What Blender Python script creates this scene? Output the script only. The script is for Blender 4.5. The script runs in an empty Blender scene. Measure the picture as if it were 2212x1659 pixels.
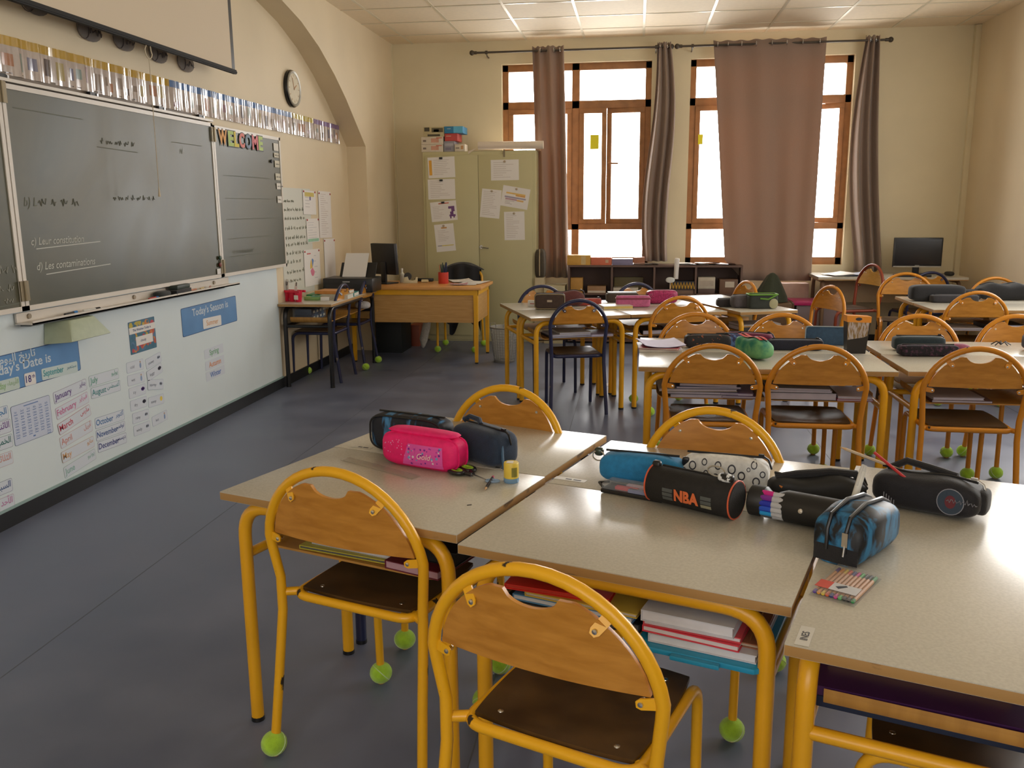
import bpy, bmesh, math, random
from mathutils import Vector, Matrix

S = bpy.context.scene
COL = S.collection
rnd = random.Random(7)
PI = math.pi

# ------------------------------------------------------------------ camera
cam_d = bpy.data.cameras.new('camera')
cam = bpy.data.objects.new('camera', cam_d)
COL.objects.link(cam)
S.camera = cam
cam_d.sensor_fit = 'HORIZONTAL'
cam_d.sensor_width = 36.0
cam_d.lens = 1900.0 / 2212.0 * 36.0
cam_d.clip_start = 0.02
cam_d.clip_end = 200
_y, _p, _r = 0.139787808, 0.198508491, -0.00747146388
_f = Vector((-math.sin(_y) * math.cos(_p), math.cos(_y) * math.cos(_p), -math.sin(_p)))
_rt = Vector((math.cos(_y), math.sin(_y), 0))
_up = _rt.cross(_f)
_rt2 = math.cos(_r) * _rt + math.sin(_r) * _up
_up2 = -math.sin(_r) * _rt + math.cos(_r) * _up
CAM_H = 1.40
cam.matrix_world = Matrix(((_rt2.x, _up2.x, -_f.x, 0), (_rt2.y, _up2.y, -_f.y, 0), (_rt2.z, _up2.z, -_f.z, CAM_H), (0, 0, 0, 1)))

# ------------------------------------------------------------------ world, daylight, exposure
S.view_settings.view_transform = 'Standard'
S.view_settings.look = 'None'
S.view_settings.gamma = 1.0
S.view_settings.use_curve_mapping = False
S.view_settings.exposure = 0.0
W = bpy.data.worlds.new('sky')
S.world = W
W.use_nodes = True
_nt = W.node_tree
_bg = _nt.nodes['Background']
_tc = _nt.nodes.new('ShaderNodeTexCoord')
_dot = _nt.nodes.new('ShaderNodeVectorMath'); _dot.operation = 'DOT_PRODUCT'
_dot.inputs[1].default_value = (0.0, 1.0, 0.0)
_ramp = _nt.nodes.new('ShaderNodeMapRange')
_ramp.interpolation_type = 'SMOOTHSTEP'
SKY_BACK, SKY_SUN = 3.6, 15.0          # the sky on the sunny side, beyond the far windows, is brighter
for _k, _v in (('From Min', 0.2), ('From Max', 0.95), ('To Min', SKY_BACK), ('To Max', SKY_SUN)): _ramp.inputs[_k].default_value = _v
_nt.links.new(_tc.outputs['Generated'], _dot.inputs[0])
_nt.links.new(_dot.outputs['Value'], _ramp.inputs['Value'])
_nt.links.new(_ramp.outputs['Result'], _bg.inputs[1])
_bg.inputs[0].default_value = (1.0, 0.975, 0.94, 1)

def portal(name, loc, rot, sx, sy):
    l = bpy.data.lights.new(name, 'AREA')
    l.shape = 'RECTANGLE'
    l.size, l.size_y = sx, sy
    l.cycles.is_portal = True
    o = bpy.data.objects.new(name, l)
    o.location = loc
    o.rotation_euler = rot
    COL.objects.link(o)

portal('daylight_window_left', (-0.68, 9.70, 1.82), (-PI / 2, 0, 0), 1.56, 2.06)
portal('daylight_window_right', (1.31, 9.70, 1.82), (-PI / 2, 0, 0), 1.58, 2.06)
portal('side_fill_openings', (3.40, 5.4, 1.85), (0, PI / 2, 0), 1.7, 4.4)
portal('rear_fill_openings', (-0.2, -2.15, 1.85), (PI / 2, 0, 0), 3.0, 1.7)
# nothing else lights the room: two windows at the back, and unseen openings added for fill in the side and rear walls

# ------------------------------------------------------------------ object helpers
def tag(o, label=None, cat=None, group=None, kind=None):
    if label: o['label'] = label
    if cat: o['category'] = cat
    if group: o['group'] = group
    if kind: o['kind'] = kind
    return o

def thing(name, label, cat, loc=(0, 0, 0), rz=0.0, group=None, rx=0.0, ry=0.0):
    o = bpy.data.objects.new(name, None)
    o.empty_display_size = 0.05
    COL.objects.link(o)
    o.location = loc
    o.rotation_euler = (rx, ry, rz)
    return tag(o, label, cat, group)

class MB:
    def __init__(s):
        s.v, s.f, s.m = [], [], []
    def add(s, vs, fs, m=0, M=None):
        b = len(s.v)
        for p in vs:
            p = Vector(p)
            s.v.append(tuple(M @ p) if M is not None else tuple(p))
        for f in fs:
            s.f.append([b + i for i in f])
            s.m.append(m)
        return s
    def box(s, x0, x1, y0, y1, z0, z1, m=0, M=None):
        vs = [(x, y, z) for z in (z0, z1) for y in (y0, y1) for x in (x0, x1)]
        return s.add(vs, [(0, 2, 3, 1), (4, 5, 7, 6), (0, 1, 5, 4), (2, 6, 7, 3), (0, 4, 6, 2), (1, 3, 7, 5)], m, M)
    def quad(s, a, b, c, d, m=0, M=None):
        return s.add([a, b, c, d], [(0, 1, 2, 3)], m, M)
    def tube(s, pts, r, n=10, closed=False, m=0, M=None):
        P = [Vector(p) for p in pts]
        N = len(P)
        rs = r if isinstance(r, (list, tuple)) else [r] * N
        up = None
        rings = []
        for i in range(N):
            if closed:
                t = P[(i + 1) % N] - P[i - 1]
            else:
                t = P[min(i + 1, N - 1)] - P[max(i - 1, 0)]
            t.normalize()
            if up is None:
                a = Vector((0, 0, 1)) if abs(t.z) < 0.9 else Vector((1, 0, 0))
                up = (a - t * a.dot(t)).normalized()
            else:
                up = (up - t * up.dot(t))
                up = up.normalized() if up.length > 1e-6 else t.orthogonal().normalized()
            sd = t.cross(up)
            rings.append([P[i] + rs[i] * (math.cos(2 * PI * k / n) * up + math.sin(2 * PI * k / n) * sd) for k in range(n)])
        vs = [p for rg in rings for p in rg]
        fs = []
        for i in range(N if closed else N - 1):
            j = (i + 1) % N
            for k in range(n):
                fs.append((i * n + k, i * n + (k + 1) % n, j * n + (k + 1) % n, j * n + k))
        if not closed:
            fs.append(tuple(range(n - 1, -1, -1)))
            fs.append(tuple((N - 1) * n + k for k in range(n)))
        return s.add(vs, fs, m, M)
    def lathe(s, prof, n=20, m=0, M=None, cap=True):
        vs, fs = [], []
        for (r, z) in prof:
            for k in range(n):
                a = 2 * PI * k / n
                vs.append((r * math.cos(a), r * math.sin(a), z))
        for i in range(len(prof) - 1):
            for k in range(n):
                fs.append((i * n + k, i * n + (k + 1) % n, (i + 1) * n + (k + 1) % n, (i + 1) * n + k))
        if cap:
            if prof[0][0] > 1e-4: fs.append(tuple(range(n - 1, -1, -1)))
            if prof[-1][0] > 1e-4: fs.append(tuple((len(prof) - 1) * n + k for k in range(n)))
        return s.add(vs, fs, m, M)
    def blob(s, a, b, c, e1=0.5, e2=0.5, m=0, M=None, nu=14, nv=24, taper=0.0):
        """pillow shape: superellipsoid with half sizes a, b, c"""
        def sp(w, e): return math.copysign(abs(w) ** e, w)
        vs, fs = [], []
        for i in range(nu + 1):
            u = -PI / 2 + PI * i / nu
            for k in range(nv):
                v = 2 * PI * k / nv
                zz = c * sp(math.sin(u), e1)
                tp = 1 - taper * (zz / c * 0.5 + 0.5)
                vs.append((a * sp(math.cos(u), e1) * sp(math.cos(v), e2) * tp, b * sp(math.cos(u), e1) * sp(math.sin(v), e2) * tp, zz))
        for i in range(nu):
            for k in range(nv):
                fs.append((i * nv + k, i * nv + (k + 1) % nv, (i + 1) * nv + (k + 1) % nv, (i + 1) * nv + k))
        return s.add(vs, fs, m, M)
    def prism(s, poly, d0, d1, m=0, M=None):
        """polygon in local xy extruded from z=d0 to d1"""
        n = len(poly)
        vs = [(x, y, d0) for x, y in poly] + [(x, y, d1) for x, y in poly]
        fs = [tuple(range(n - 1, -1, -1)), tuple(range(n, 2 * n))]
        for i in range(n):
            fs.append((i, (i + 1) % n, n + (i + 1) % n, n + i))
        return s.add(vs, fs, m, M)
    def grid(s, fn, nu, nv, m=0):
        vs = [fn(i / nu, j / nv) for j in range(nv + 1) for i in range(nu + 1)]
        fs = [(j * (nu + 1) + i, j * (nu + 1) + i + 1, (j + 1) * (nu + 1) + i + 1, (j + 1) * (nu + 1) + i) for j in range(nv) for i in range(nu)]
        return s.add(vs, fs, m)
    def mesh(s, name, mats, bevel=0, sharp=35):
        me = bpy.data.meshes.new(name)
        me.from_pydata(s.v, [], s.f)
        for mt in (mats if isinstance(mats, (list, tuple)) else [mats]):
            me.materials.append(mt)
        me.polygons.foreach_set('material_index', s.m)
        bm = bmesh.new()
        bm.from_mesh(me)
        bmesh.ops.recalc_face_normals(bm, faces=bm.faces)
        if bevel:
            es = [e for e in bm.edges if len(e.link_faces) == 2 and e.calc_face_angle(0) > 0.6]
            bmesh.ops.bevel(bm, geom=es, offset=bevel, segments=2, profile=0.6, affect='EDGES', clamp_overlap=True)
        bm.to_mesh(me)
        bm.free()
        me.polygons.foreach_set('use_smooth', [True] * len(me.polygons))
        me.set_sharp_from_angle(angle=math.radians(sharp))
        me.update()
        return me
    def build(s, name, mats, parent=None, bevel=0, loc=None, rz=0, sharp=35):
        return link(name, s.mesh(name, mats, bevel, sharp), parent, loc, rz)

def link(name, me, parent=None, loc=None, rz=0):
    o = bpy.data.objects.new(name, me)
    COL.objects.link(o)
    if parent is not None: o.parent = parent
    if loc is not None: o.location = loc
    if rz: o.rotation_euler.z = rz
    return o

def struct(o):
    o['kind'] = 'structure'
    return o

def fillet(pts, rad, n=6):
    """round the inner corners of a polyline"""
    P = [Vector(p) for p in pts]
    out = [P[0]]
    for i in range(1, len(P) - 1):
        r = rad[i - 1] if isinstance(rad, (list, tuple)) else rad
        a, b = (P[i - 1] - P[i]), (P[i + 1] - P[i])
        d = min(r, a.length * 0.49, b.length * 0.49)
        A, B = P[i] + a.normalized() * d, P[i] + b.normalized() * d
        for k in range(n + 1):
            t = k / n
            out.append(A * (1 - t) ** 2 + P[i] * 2 * t * (1 - t) + B * t * t)
    out.append(P[-1])
    return out

def T(x=0, y=0, z=0, rx=0, ry=0, rz=0):
    return Matrix.Translation((x, y, z)) @ Matrix.Rotation(rz, 4, 'Z') @ Matrix.Rotation(ry, 4, 'Y') @ Matrix.Rotation(rx, 4, 'X')

# ------------------------------------------------------------------ lettering
_tc = {}
def text_geo(s, bold=0.0, shear=0.0):
    k = (s, bold, shear)
    if k not in _tc:
        c = bpy.data.curves.new('lettering', 'FONT')
        c.body = s
        c.offset = bold
        c.shear = shear
        c.resolution_u = 3
        o = bpy.data.objects.new('lettering', c)
        COL.objects.link(o)
        bpy.context.view_layer.update()
        dg = bpy.context.evaluated_depsgraph_get()
        me = bpy.data.meshes.new_from_object(o.evaluated_get(dg))
        vs = [tuple(v.co) for v in me.vertices]
        fs = [tuple(p.vertices) for p in me.polygons]
        bpy.data.objects.remove(o)
        bpy.data.curves.remove(c)
        bpy.data.meshes.remove(me)
        _tc[k] = (vs, fs)
    return _tc[k]

def write(mb, s, M, h, x=0, y=0, m=0, align='L', width=None, bold=0.0, shear=0.0, z=0.0004):
    """flat letters of cap height h in the xy plane of M, baseline at (x, y)"""
    vs, fs = text_geo(s, bold, shear)
    if not vs: return
    x0, x1 = min(v[0] for v in vs), max(v[0] for v in vs)
    k = h / 0.69
    kx = k if width is None else width / max(1e-6, (x1 - x0))
    off = {'L': 0, 'C': -(x1 - x0) * kx / 2, 'R': -(x1 - x0) * kx}[align]
    mb.add([(x + off + (v[0] - x0) * kx, y + v[1] * k, z) for v in vs], fs, m, M)

_AR = {'ا': 0xFE8D, 'أ': 0xFE83, 'ب': 0xFE8F, 'ة': 0xFE93, 'ت': 0xFE95, 'ث': 0xFE99, 'ج': 0xFE9D, 'ح': 0xFEA1, 'خ': 0xFEA5, 'د': 0xFEA9,
       'ر': 0xFEAD, 'س': 0xFEB1, 'ط': 0xFEC1, 'ع': 0xFEC9, 'غ': 0xFECD, 'ف': 0xFED1, 'ك': 0xFED9, 'ل': 0xFEDD, 'م': 0xFEE1, 'ن': 0xFEE5,
       'و': 0xFEED, 'ي': 0xFEF1, 'ء': 0xFE80}
_NOJ = 'اأدروةء'
def arabic(w):
    """joined letter forms in visual order"""
    out = []
    for i, ch in enumerate(w):
        if ch not in _AR:
            out.append(ch)
            continue
        prev = i > 0 and w[i - 1] in _AR and w[i - 1] not in _NOJ and ch != 'ء'
        nxt = ch not in _NOJ and i + 1 < len(w) and w[i + 1] in _AR and w[i + 1] != 'ء'
        b = _AR[ch]
        if ch == 'ء': out.append(chr(b))
        elif ch in _NOJ: out.append(chr(b + (1 if prev else 0)))
        else: out.append(chr(b + (3 if prev and nxt else 1 if prev else 2 if nxt else 0)))
    return ''.join(reversed(out))
# ------------------------------------------------------------------ materials
def nt(name):
    m = bpy.data.materials.new(name)
    m.use_nodes = True
    t = m.node_tree
    return m, t, t.nodes['Principled BSDF']

def c4(c): return (c[0], c[1], c[2], 1)

def mat(name, col, rough=0.5, metal=0.0, ns=8.0, na=0.0, bump=0.0, bs=60.0, coat=0.0, spec=0.5, sheen=0.0, stretch=None, emit=None):
    m, t, b = nt(name)
    b.inputs['Base Color'].default_value = c4(col)
    b.inputs['Roughness'].default_value = rough
    b.inputs['Metallic'].default_value = metal
    b.inputs['Specular IOR Level'].default_value = spec
    if coat:
        b.inputs['Coat Weight'].default_value = coat
        b.inputs['Coat Roughness'].default_value = 0.08
    if sheen:
        b.inputs['Sheen Weight'].default_value = sheen
    if emit:
        b.inputs['Emission Color'].default_value = c4(col)
        b.inputs['Emission Strength'].default_value = emit
    if na or bump:
        tc = t.nodes.new('ShaderNodeTexCoord')
        vec = tc.outputs['Object']
        if stretch:
            mp = t.nodes.new('ShaderNodeMapping')
            mp.inputs['Scale'].default_value = stretch
            t.links.new(vec, mp.inputs['Vector'])
            vec = mp.outputs['Vector']
    if na:
        n = t.nodes.new('ShaderNodeTexNoise')
        n.inputs['Scale'].default_value = ns
        n.inputs['Detail'].default_value = 5
        t.links.new(vec, n.inputs['Vector'])
        r = t.nodes.new('ShaderNodeValToRGB')
        r.color_ramp.elements[0].position = 0.3
        r.color_ramp.elements[1].position = 0.7
        r.color_ramp.elements[0].color = c4([max(0, x * (1 - na)) for x in col])
        r.color_ramp.elements[1].color = c4([min(1, x * (1 + na)) for x in col])
        t.links.new(n.outputs['Fac'], r.inputs['Fac'])
        t.links.new(r.outputs['Color'], b.inputs['Base Color'])
    if bump:
        n2 = t.nodes.new('ShaderNodeTexNoise')
        n2.inputs['Scale'].default_value = bs
        n2.inputs['Detail'].default_value = 3
        t.links.new(vec, n2.inputs['Vector'])
        bp = t.nodes.new('ShaderNodeBump')
        bp.inputs['Strength'].default_value = bump
        bp.inputs['Distance'].default_value = 0.004
        t.links.new(n2.outputs['Fac'], bp.inputs['Height'])
        t.links.new(bp.outputs['Normal'], b.inputs['Normal'])
    return m

def two(name, c0, c1, scale, lo, hi, rough=0.5, stretch=None, rough1=None, tex='NOISE', detail=5, coat=0.0, distort=0.0, bump=0.0, spec=0.5):
    """two colours split by a texture mask"""
    m, t, b = nt(name)
    tc = t.nodes.new('ShaderNodeTexCoord')
    vec = tc.outputs['Object']
    if stretch:
        mp = t.nodes.new('ShaderNodeMapping')
        mp.inputs['Scale'].default_value = stretch[:3]
        if len(stretch) > 3: mp.inputs['Rotation'].default_value = stretch[3]
        t.links.new(vec, mp.inputs['Vector'])
        vec = mp.outputs['Vector']
    if tex == 'NOISE':
        n = t.nodes.new('ShaderNodeTexNoise')
        n.inputs['Detail'].default_value = detail
        n.inputs['Distortion'].default_value = distort
        fac = n.outputs['Fac']
    elif tex == 'WAVE':
        n = t.nodes.new('ShaderNodeTexWave')
        n.inputs['Distortion'].default_value = distort
        n.inputs['Detail'].default_value = detail
        fac = n.outputs['Fac']
    else:
        n = t.nodes.new('ShaderNodeTexVoronoi')
        fac = n.outputs['Distance']
    n.inputs['Scale'].default_value = scale
    t.links.new(vec, n.inputs['Vector'])
    r = t.nodes.new('ShaderNodeValToRGB')
    r.color_ramp.elements[0].position = lo
    r.color_ramp.elements[1].position = hi
    r.color_ramp.elements[0].color = c4(c0)
    r.color_ramp.elements[1].color = c4(c1)
    t.links.new(fac, r.inputs['Fac'])
    t.links.new(r.outputs['Color'], b.inputs['Base Color'])
    b.inputs['Roughness'].default_value = rough
    b.inputs['Specular IOR Level'].default_value = spec
    if coat:
        b.inputs['Coat Weight'].default_value = coat
        b.inputs['Coat Roughness'].default_value = 0.06
    if rough1 is not None:
        r2 = t.nodes.new('ShaderNodeMapRange')
        r2.inputs['From Min'].default_value = lo
        r2.inputs['From Max'].default_value = hi
        r2.inputs['To Min'].default_value = rough
        r2.inputs['To Max'].default_value = rough1
        t.links.new(fac, r2.inputs['Value'])
        t.links.new(r2.outputs['Result'], b.inputs['Roughness'])
    if bump:
        bp = t.nodes.new('ShaderNodeBump')
        bp.inputs['Strength'].default_value = bump
        bp.inputs['Distance'].default_value = 0.003
        t.links.new(fac, bp.inputs['Height'])
        t.links.new(bp.outputs['Normal'], b.inputs['Normal'])
    return m

def see_through(name, tint, alpha, rough=0.05):
    """thin clear sheet: mostly transparent with a reflection"""
    m, t, b = nt(name)
    b.inputs['Base Color'].default_value = c4(tint)
    b.inputs['Roughness'].default_value = rough
    tr = t.nodes.new('ShaderNodeBsdfTransparent')
    tr.inputs[0].default_value = c4(tint)
    mx = t.nodes.new('ShaderNodeMixShader')
    mx.inputs[0].default_value = alpha
    t.links.new(tr.outputs[0], mx.inputs[1])
    t.links.new(b.outputs[0], mx.inputs[2])
    t.links.new(mx.outputs[0], t.nodes['Material Output'].inputs['Surface'])
    return m

m_wall = mat('cream_wall_paint', (0.74, 0.62, 0.42), 0.55, ns=1.5, na=0.05, bump=0.05, bs=200)
m_wallback = mat('olive_cream_wall_paint', (0.72, 0.63, 0.42), 0.6, ns=1.5, na=0.05, bump=0.05, bs=200)
m_ceil = mat('ceiling_tile', (0.84, 0.71, 0.51), 0.7, ns=30, na=0.03, bump=0.1, bs=150)
m_tbar = mat('ceiling_grid_metal', (0.75, 0.68, 0.52), 0.3, metal=0.3)
m_white_panel = mat('white_wall_panel', (0.72, 0.80, 0.82), 0.4, ns=2, na=0.03, spec=0.35)
m_base = mat('black_skirting', (0.012, 0.013, 0.015), 0.4)
m_floor = two('grey_blue_lino', (0.115, 0.135, 0.205), (0.165, 0.186, 0.262), 3.0, 0.35, 0.68, 0.34, detail=9, rough1=0.5, spec=0.55)
m_frame = mat('brown_window_frame', (0.34, 0.155, 0.055), 0.5, ns=12, na=0.15)
m_glass = see_through('window_glass', (0.98, 0.99, 1.0), 0.06, 0.02)
m_paper = mat('white_paper', (0.80, 0.77, 0.73), 0.6)
m_paper_cool = mat('bluish_white_card', (0.70, 0.75, 0.82), 0.4, coat=0.25)
m_ink = mat('dark_ink', (0.03, 0.03, 0.04), 0.5)
m_greyink = mat('pale_grey_ink', (0.45, 0.44, 0.42), 0.6)
m_black = mat('black_plastic', (0.012, 0.012, 0.013), 0.35)
m_blackmatt = mat('black_fabric', (0.010, 0.010, 0.013), 0.8, bump=0.3, bs=400, sheen=0.2)
m_chrome = mat('steel', (0.6, 0.6, 0.6), 0.25, metal=1.0)
m_rod = mat('dark_curtain_rod', (0.06, 0.045, 0.03), 0.4)

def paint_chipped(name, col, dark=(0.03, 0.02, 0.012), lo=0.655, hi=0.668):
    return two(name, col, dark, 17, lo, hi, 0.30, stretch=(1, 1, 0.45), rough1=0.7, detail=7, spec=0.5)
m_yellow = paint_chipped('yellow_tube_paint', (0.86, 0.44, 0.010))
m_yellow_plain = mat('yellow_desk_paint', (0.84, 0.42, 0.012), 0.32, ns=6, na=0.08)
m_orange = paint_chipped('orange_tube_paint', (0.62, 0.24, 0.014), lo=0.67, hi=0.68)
m_navy = paint_chipped('navy_tube_paint', (0.022, 0.026, 0.075), (0.25, 0.2, 0.16), 0.70, 0.71)
m_redframe = mat('red_brown_tube_paint', (0.26, 0.045, 0.018), 0.35)
m_blacktube = mat('black_tube_paint', (0.010, 0.010, 0.011), 0.3)
m_beech = two('orange_varnished_ply', (0.46, 0.190, 0.022), (0.60, 0.27, 0.042), 5, 0.35, 0.65, 0.30, stretch=(2.0, 2.0, 9.0), detail=6, distort=0.4, spec=0.5)
m_beech_light = two('yellow_varnished_ply', (0.62, 0.34, 0.06), (0.74, 0.43, 0.10), 5, 0.35, 0.65, 0.28, stretch=(2.0, 2.0, 9.0), detail=6, distort=0.4)
m_seat = two('dark_worn_seat_ply', (0.045, 0.024, 0.009), (0.115, 0.062, 0.022), 7, 0.38, 0.70, 0.28, stretch=(1.0, 1.3, 1), detail=8, rough1=0.42)
m_lam = two('beige_grey_laminate', (0.53, 0.50, 0.42), (0.59, 0.56, 0.475), 160, 0.35, 0.65, 0.22, detail=3, spec=0.5)
m_edge = two('worn_wood_edge', (0.42, 0.235, 0.075), (0.09, 0.05, 0.02), 14, 0.60, 0.72, 0.5, stretch=(1, 1, 2.5), detail=7)
m_shelfply = two('shelf_ply', (0.42, 0.21, 0.045), (0.52, 0.27, 0.06), 6, 0.35, 0.65, 0.45, stretch=(1, 6, 1))
m_ball = mat('tennis_ball_felt', (0.42, 0.72, 0.035), 0.9, ns=40, na=0.18, bump=0.6, bs=500, sheen=0.4)
m_screw = mat('steel_screw', (0.75, 0.73, 0.68), 0.25, metal=1.0)
m_oak = two('oak_veneer', (0.50, 0.27, 0.075), (0.58, 0.33, 0.11), 7, 0.35, 0.65, 0.4, stretch=(1, 1, 10), detail=6)
m_oaktop = two('orange_desk_top', (0.62, 0.28, 0.07), (0.70, 0.34, 0.10), 5, 0.35, 0.65, 0.3, stretch=(1, 8, 1))
m_cabinet = mat('olive_cream_metal', (0.53, 0.485, 0.27), 0.45, ns=2, na=0.04)
m_board = two('green_chalkboard', (0.036, 0.042, 0.020), (0.120, 0.105, 0.056), 1.3, 0.34, 0.70, 0.34, detail=4, distort=0.8, rough1=0.46, spec=0.6)
m_chalk = mat('chalk', (0.60, 0.60, 0.54), 0.9)
m_chalkfaint = mat('faint_chalk', (0.16, 0.165, 0.125), 0.9)
m_boardframe = mat('pale_metal_frame', (0.72, 0.66, 0.58), 0.35, ns=3, na=0.05)

def curtain_mat(name, col):
    m, t, b = nt(name)
    tc = t.nodes.new('ShaderNodeTexCoord')
    n = t.nodes.new('ShaderNodeTexNoise')
    n.inputs['Scale'].default_value = 220
    t.links.new(tc.outputs['Object'], n.inputs['Vector'])
    r = t.nodes.new('ShaderNodeValToRGB')
    r.color_ramp.elements[0].color = c4([x * 0.85 for x in col])
    r.color_ramp.elements[1].color = c4([x * 1.15 for x in col])
    t.links.new(n.outputs['Fac'], r.inputs['Fac'])
    t.links.new(r.outputs['Color'], b.inputs['Base Color'])
    b.inputs['Roughness'].default_value = 0.85
    b.inputs['Sheen Weight'].default_value = 0.3
    tl = t.nodes.new('ShaderNodeBsdfTranslucent')
    tl.inputs[0].default_value = (0.55, 0.27, 0.12, 1)
    mx = t.nodes.new('ShaderNodeMixShader')
    mx.inputs[0].default_value = 0.16
    t.links.new(b.outputs[0], mx.inputs[1])
    t.links.new(tl.outputs[0], mx.inputs[2])
    t.links.new(mx.outputs[0], t.nodes['Material Output'].inputs['Surface'])
    return m
m_curtain = curtain_mat('taupe_curtain_cloth', (0.30, 0.22, 0.17))

_pc = {}
def plain(col, rough=0.5, metal=0.0):
    k = (tuple(round(x, 3) for x in col), rough, metal)
    if k not in _pc:
        _pc[k] = mat('plain_%02d' % len(_pc), col, rough, metal, ns=25, na=0.06)
    return _pc[k]
_fc = {}
def fabric(col):
    k = tuple(round(x, 3) for x in col)
    if k not in _fc:
        _fc[k] = mat('fabric_%02d' % len(_fc), col, 0.75, ns=60, na=0.15, bump=0.25, bs=350, sheen=0.15)
    return _fc[k]
# ------------------------------------------------------------------ room shell
XR, XF, XE, YB, ZC, YR = -2.78, -2.59, 3.24, 9.53, 3.09, -2.0
YJ = 8.45        # where the arched recess of the left wall ends
ARCH = [(YJ, 0.0), (YJ, 1.98), (8.16, 2.185), (7.92, 2.355), (7.63, 2.525), (7.28, 2.69), (6.90, 2.815), (6.5, 2.895)]
ARCH += [(5.6, 2.96), (4.7, 2.97), (3.6, 2.96), (2.7, 2.895), (2.3, 2.815), (1.92, 2.69), (1.57, 2.525), (1.28, 2.355), (1.04, 2.185), (0.75, 1.98), (0.75, 0.0)]

b = MB(); b.quad((XR - 0.1, YR, 0), (XE, YR, 0), (XE, YB, 0), (XR - 0.1, YB, 0))
floor = struct(b.build('floor', m_floor))
b = MB()
for k in range(4):
    x = -1.9 + 1.5 * k
    b.box(x, x + 0.004, YR, YB, 0.0, 0.0006)
struct(b.build('trim_1', mat('lino_seam', (0.10, 0.11, 0.14), 0.5)))

# recessed part of the left wall with boards, then the wall in front with the arch cut out
b = MB(); b.quad((XR, YR, 0), (XR, YJ + 0.3, 0), (XR, YJ + 0.3, ZC), (XR, YR, ZC))
struct(b.build('wall_left', m_wall))
b = MB()
for i in range(len(ARCH) - 1):
    (ya, za), (yb_, zb) = ARCH[i], ARCH[i + 1]
    b.quad((XF, ya, za), (XF, yb_, zb), (XR, yb_, zb), (XR, ya, za))
    if abs(ya - yb_) > 1e-6: b.quad((XF, ya, za), (XF, yb_, zb), (XF, yb_, ZC), (XF, ya, ZC))
b.quad((XF, YJ, 0), (XF, YB, 0), (XF, YB, ZC), (XF, YJ, ZC))
b.quad((XF, YR, 0), (XF, 0.75, 0), (XF, 0.75, ZC), (XF, YR, ZC))
struct(b.build('wall_left_arch', m_wall, sharp=25))

W1, W2, WZ = (-1.425, 0.125), (0.515, 2.11), (0.79, 2.857)
def holed(b, x0, x1, z0, z1, holes, put):
    xs = sorted({x0, x1} | {h[0] for h in holes} | {h[1] for h in holes})
    zs = sorted({z0, z1} | {h[2] for h in holes} | {h[3] for h in holes})
    for i in range(len(xs) - 1):
        for j in range(len(zs) - 1):
            cx, cz = (xs[i] + xs[i + 1]) / 2, (zs[j] + zs[j + 1]) / 2
            if any(h[0] < cx < h[1] and h[2] < cz < h[3] for h in holes): continue
            put(xs[i], xs[i + 1], zs[j], zs[j + 1])
b = MB()
hs = [(W1[0], W1[1], *WZ), (W2[0], W2[1], *WZ)]
holed(b, XF - 0.05, XE + 0.05, 0, ZC, hs, lambda a, c, d, e: b.quad((a, YB, d), (c, YB, d), (c, YB, e), (a, YB, e)))
for h in hs:
    for (p, q) in (((h[0], h[2]), (h[1], h[2])), ((h[1], h[2]), (h[1], h[3])), ((h[1], h[3]), (h[0], h[3])), ((h[0], h[3]), (h[0], h[2]))):
        b.quad((p[0], YB, p[1]), (q[0], YB, q[1]), (q[0], YB + 0.22, q[1]), (p[0], YB + 0.22, p[1]))
struct(b.build('wall_back', m_wallback))
b = MB()
holed(b, YR, YB + 0.05, 0, ZC, [(3.2, 5.2, 1.0, 2.7), (5.6, 7.6, 1.0, 2.7)], lambda a, c, d, e: b.quad((XE, a, d), (XE, c, d), (XE, c, e), (XE, a, e)))  # two openings added out of view to brighten the left and back walls
struct(b.build('wall_right', m_wall))
b = MB()
holed(b, XR - 0.1, XE, 0, ZC, [(-1.7, -0.3, 1.0, 2.7), (-0.1, 1.3, 1.0, 2.7)], lambda a, c, d, e: b.quad((a, YR, d), (c, YR, d), (c, YR, e), (a, YR, e)))  # unseen openings added behind the camera as fill for surfaces facing it
struct(b.build('wall_rear', m_wall))
# suspended ceiling of 60 cm tiles with a metal grid
b = MB(); b.quad((XR - 0.1, YR, ZC), (XE, YR, ZC), (XE, YB, ZC), (XR - 0.1, YB, ZC))
struct(b.build('ceiling', m_ceil))
b = MB()
for k in range(-5, 6):
    x = 0.033 + 0.6 * k
    if XF < x < XE: b.box(x - 0.012, x + 0.012, YR, YB, ZC - 0.004, ZC - 0.0005)
for k in range(0, 19):
    y = 9.065 - 0.6 * k
    if y > YR: b.box(XF, XE, y - 0.012, y + 0.012, ZC - 0.0042, ZC - 0.0007)
struct(b.build('trim_2', m_tbar))
# skirting boards and pipe casings
b = MB(); b.box(XR, XR + 0.012, YR, YJ, 0, 0.078)
struct(b.build('baseboard_left', m_base))
b = MB(); b.box(XF, XE, YB - 0.012, YB, 0, 0.07)
struct(b.build('baseboard_back', m_base))
b = MB(); b.box(-2.648, -2.585, YB - 0.05, YB, 0.07, ZC - 0.005)
struct(b.build('trim_3', m_wallback, bevel=0.004))
b = MB(); b.box(XE - 0.05, XE, YB - 0.06, YB, 0.07, ZC - 0.005)
struct(b.build('trim_4', m_wallback, bevel=0.004))
o = MB().box(-2.668, -2.625, YB - 0.085, YB - 0.051, 1.575, 1.675).build('junction_box', plain((0.42, 0.35, 0.24)), bevel=0.004)
tag(o, 'small grey socket box on the white pipe casing in the left corner', 'socket')

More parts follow.
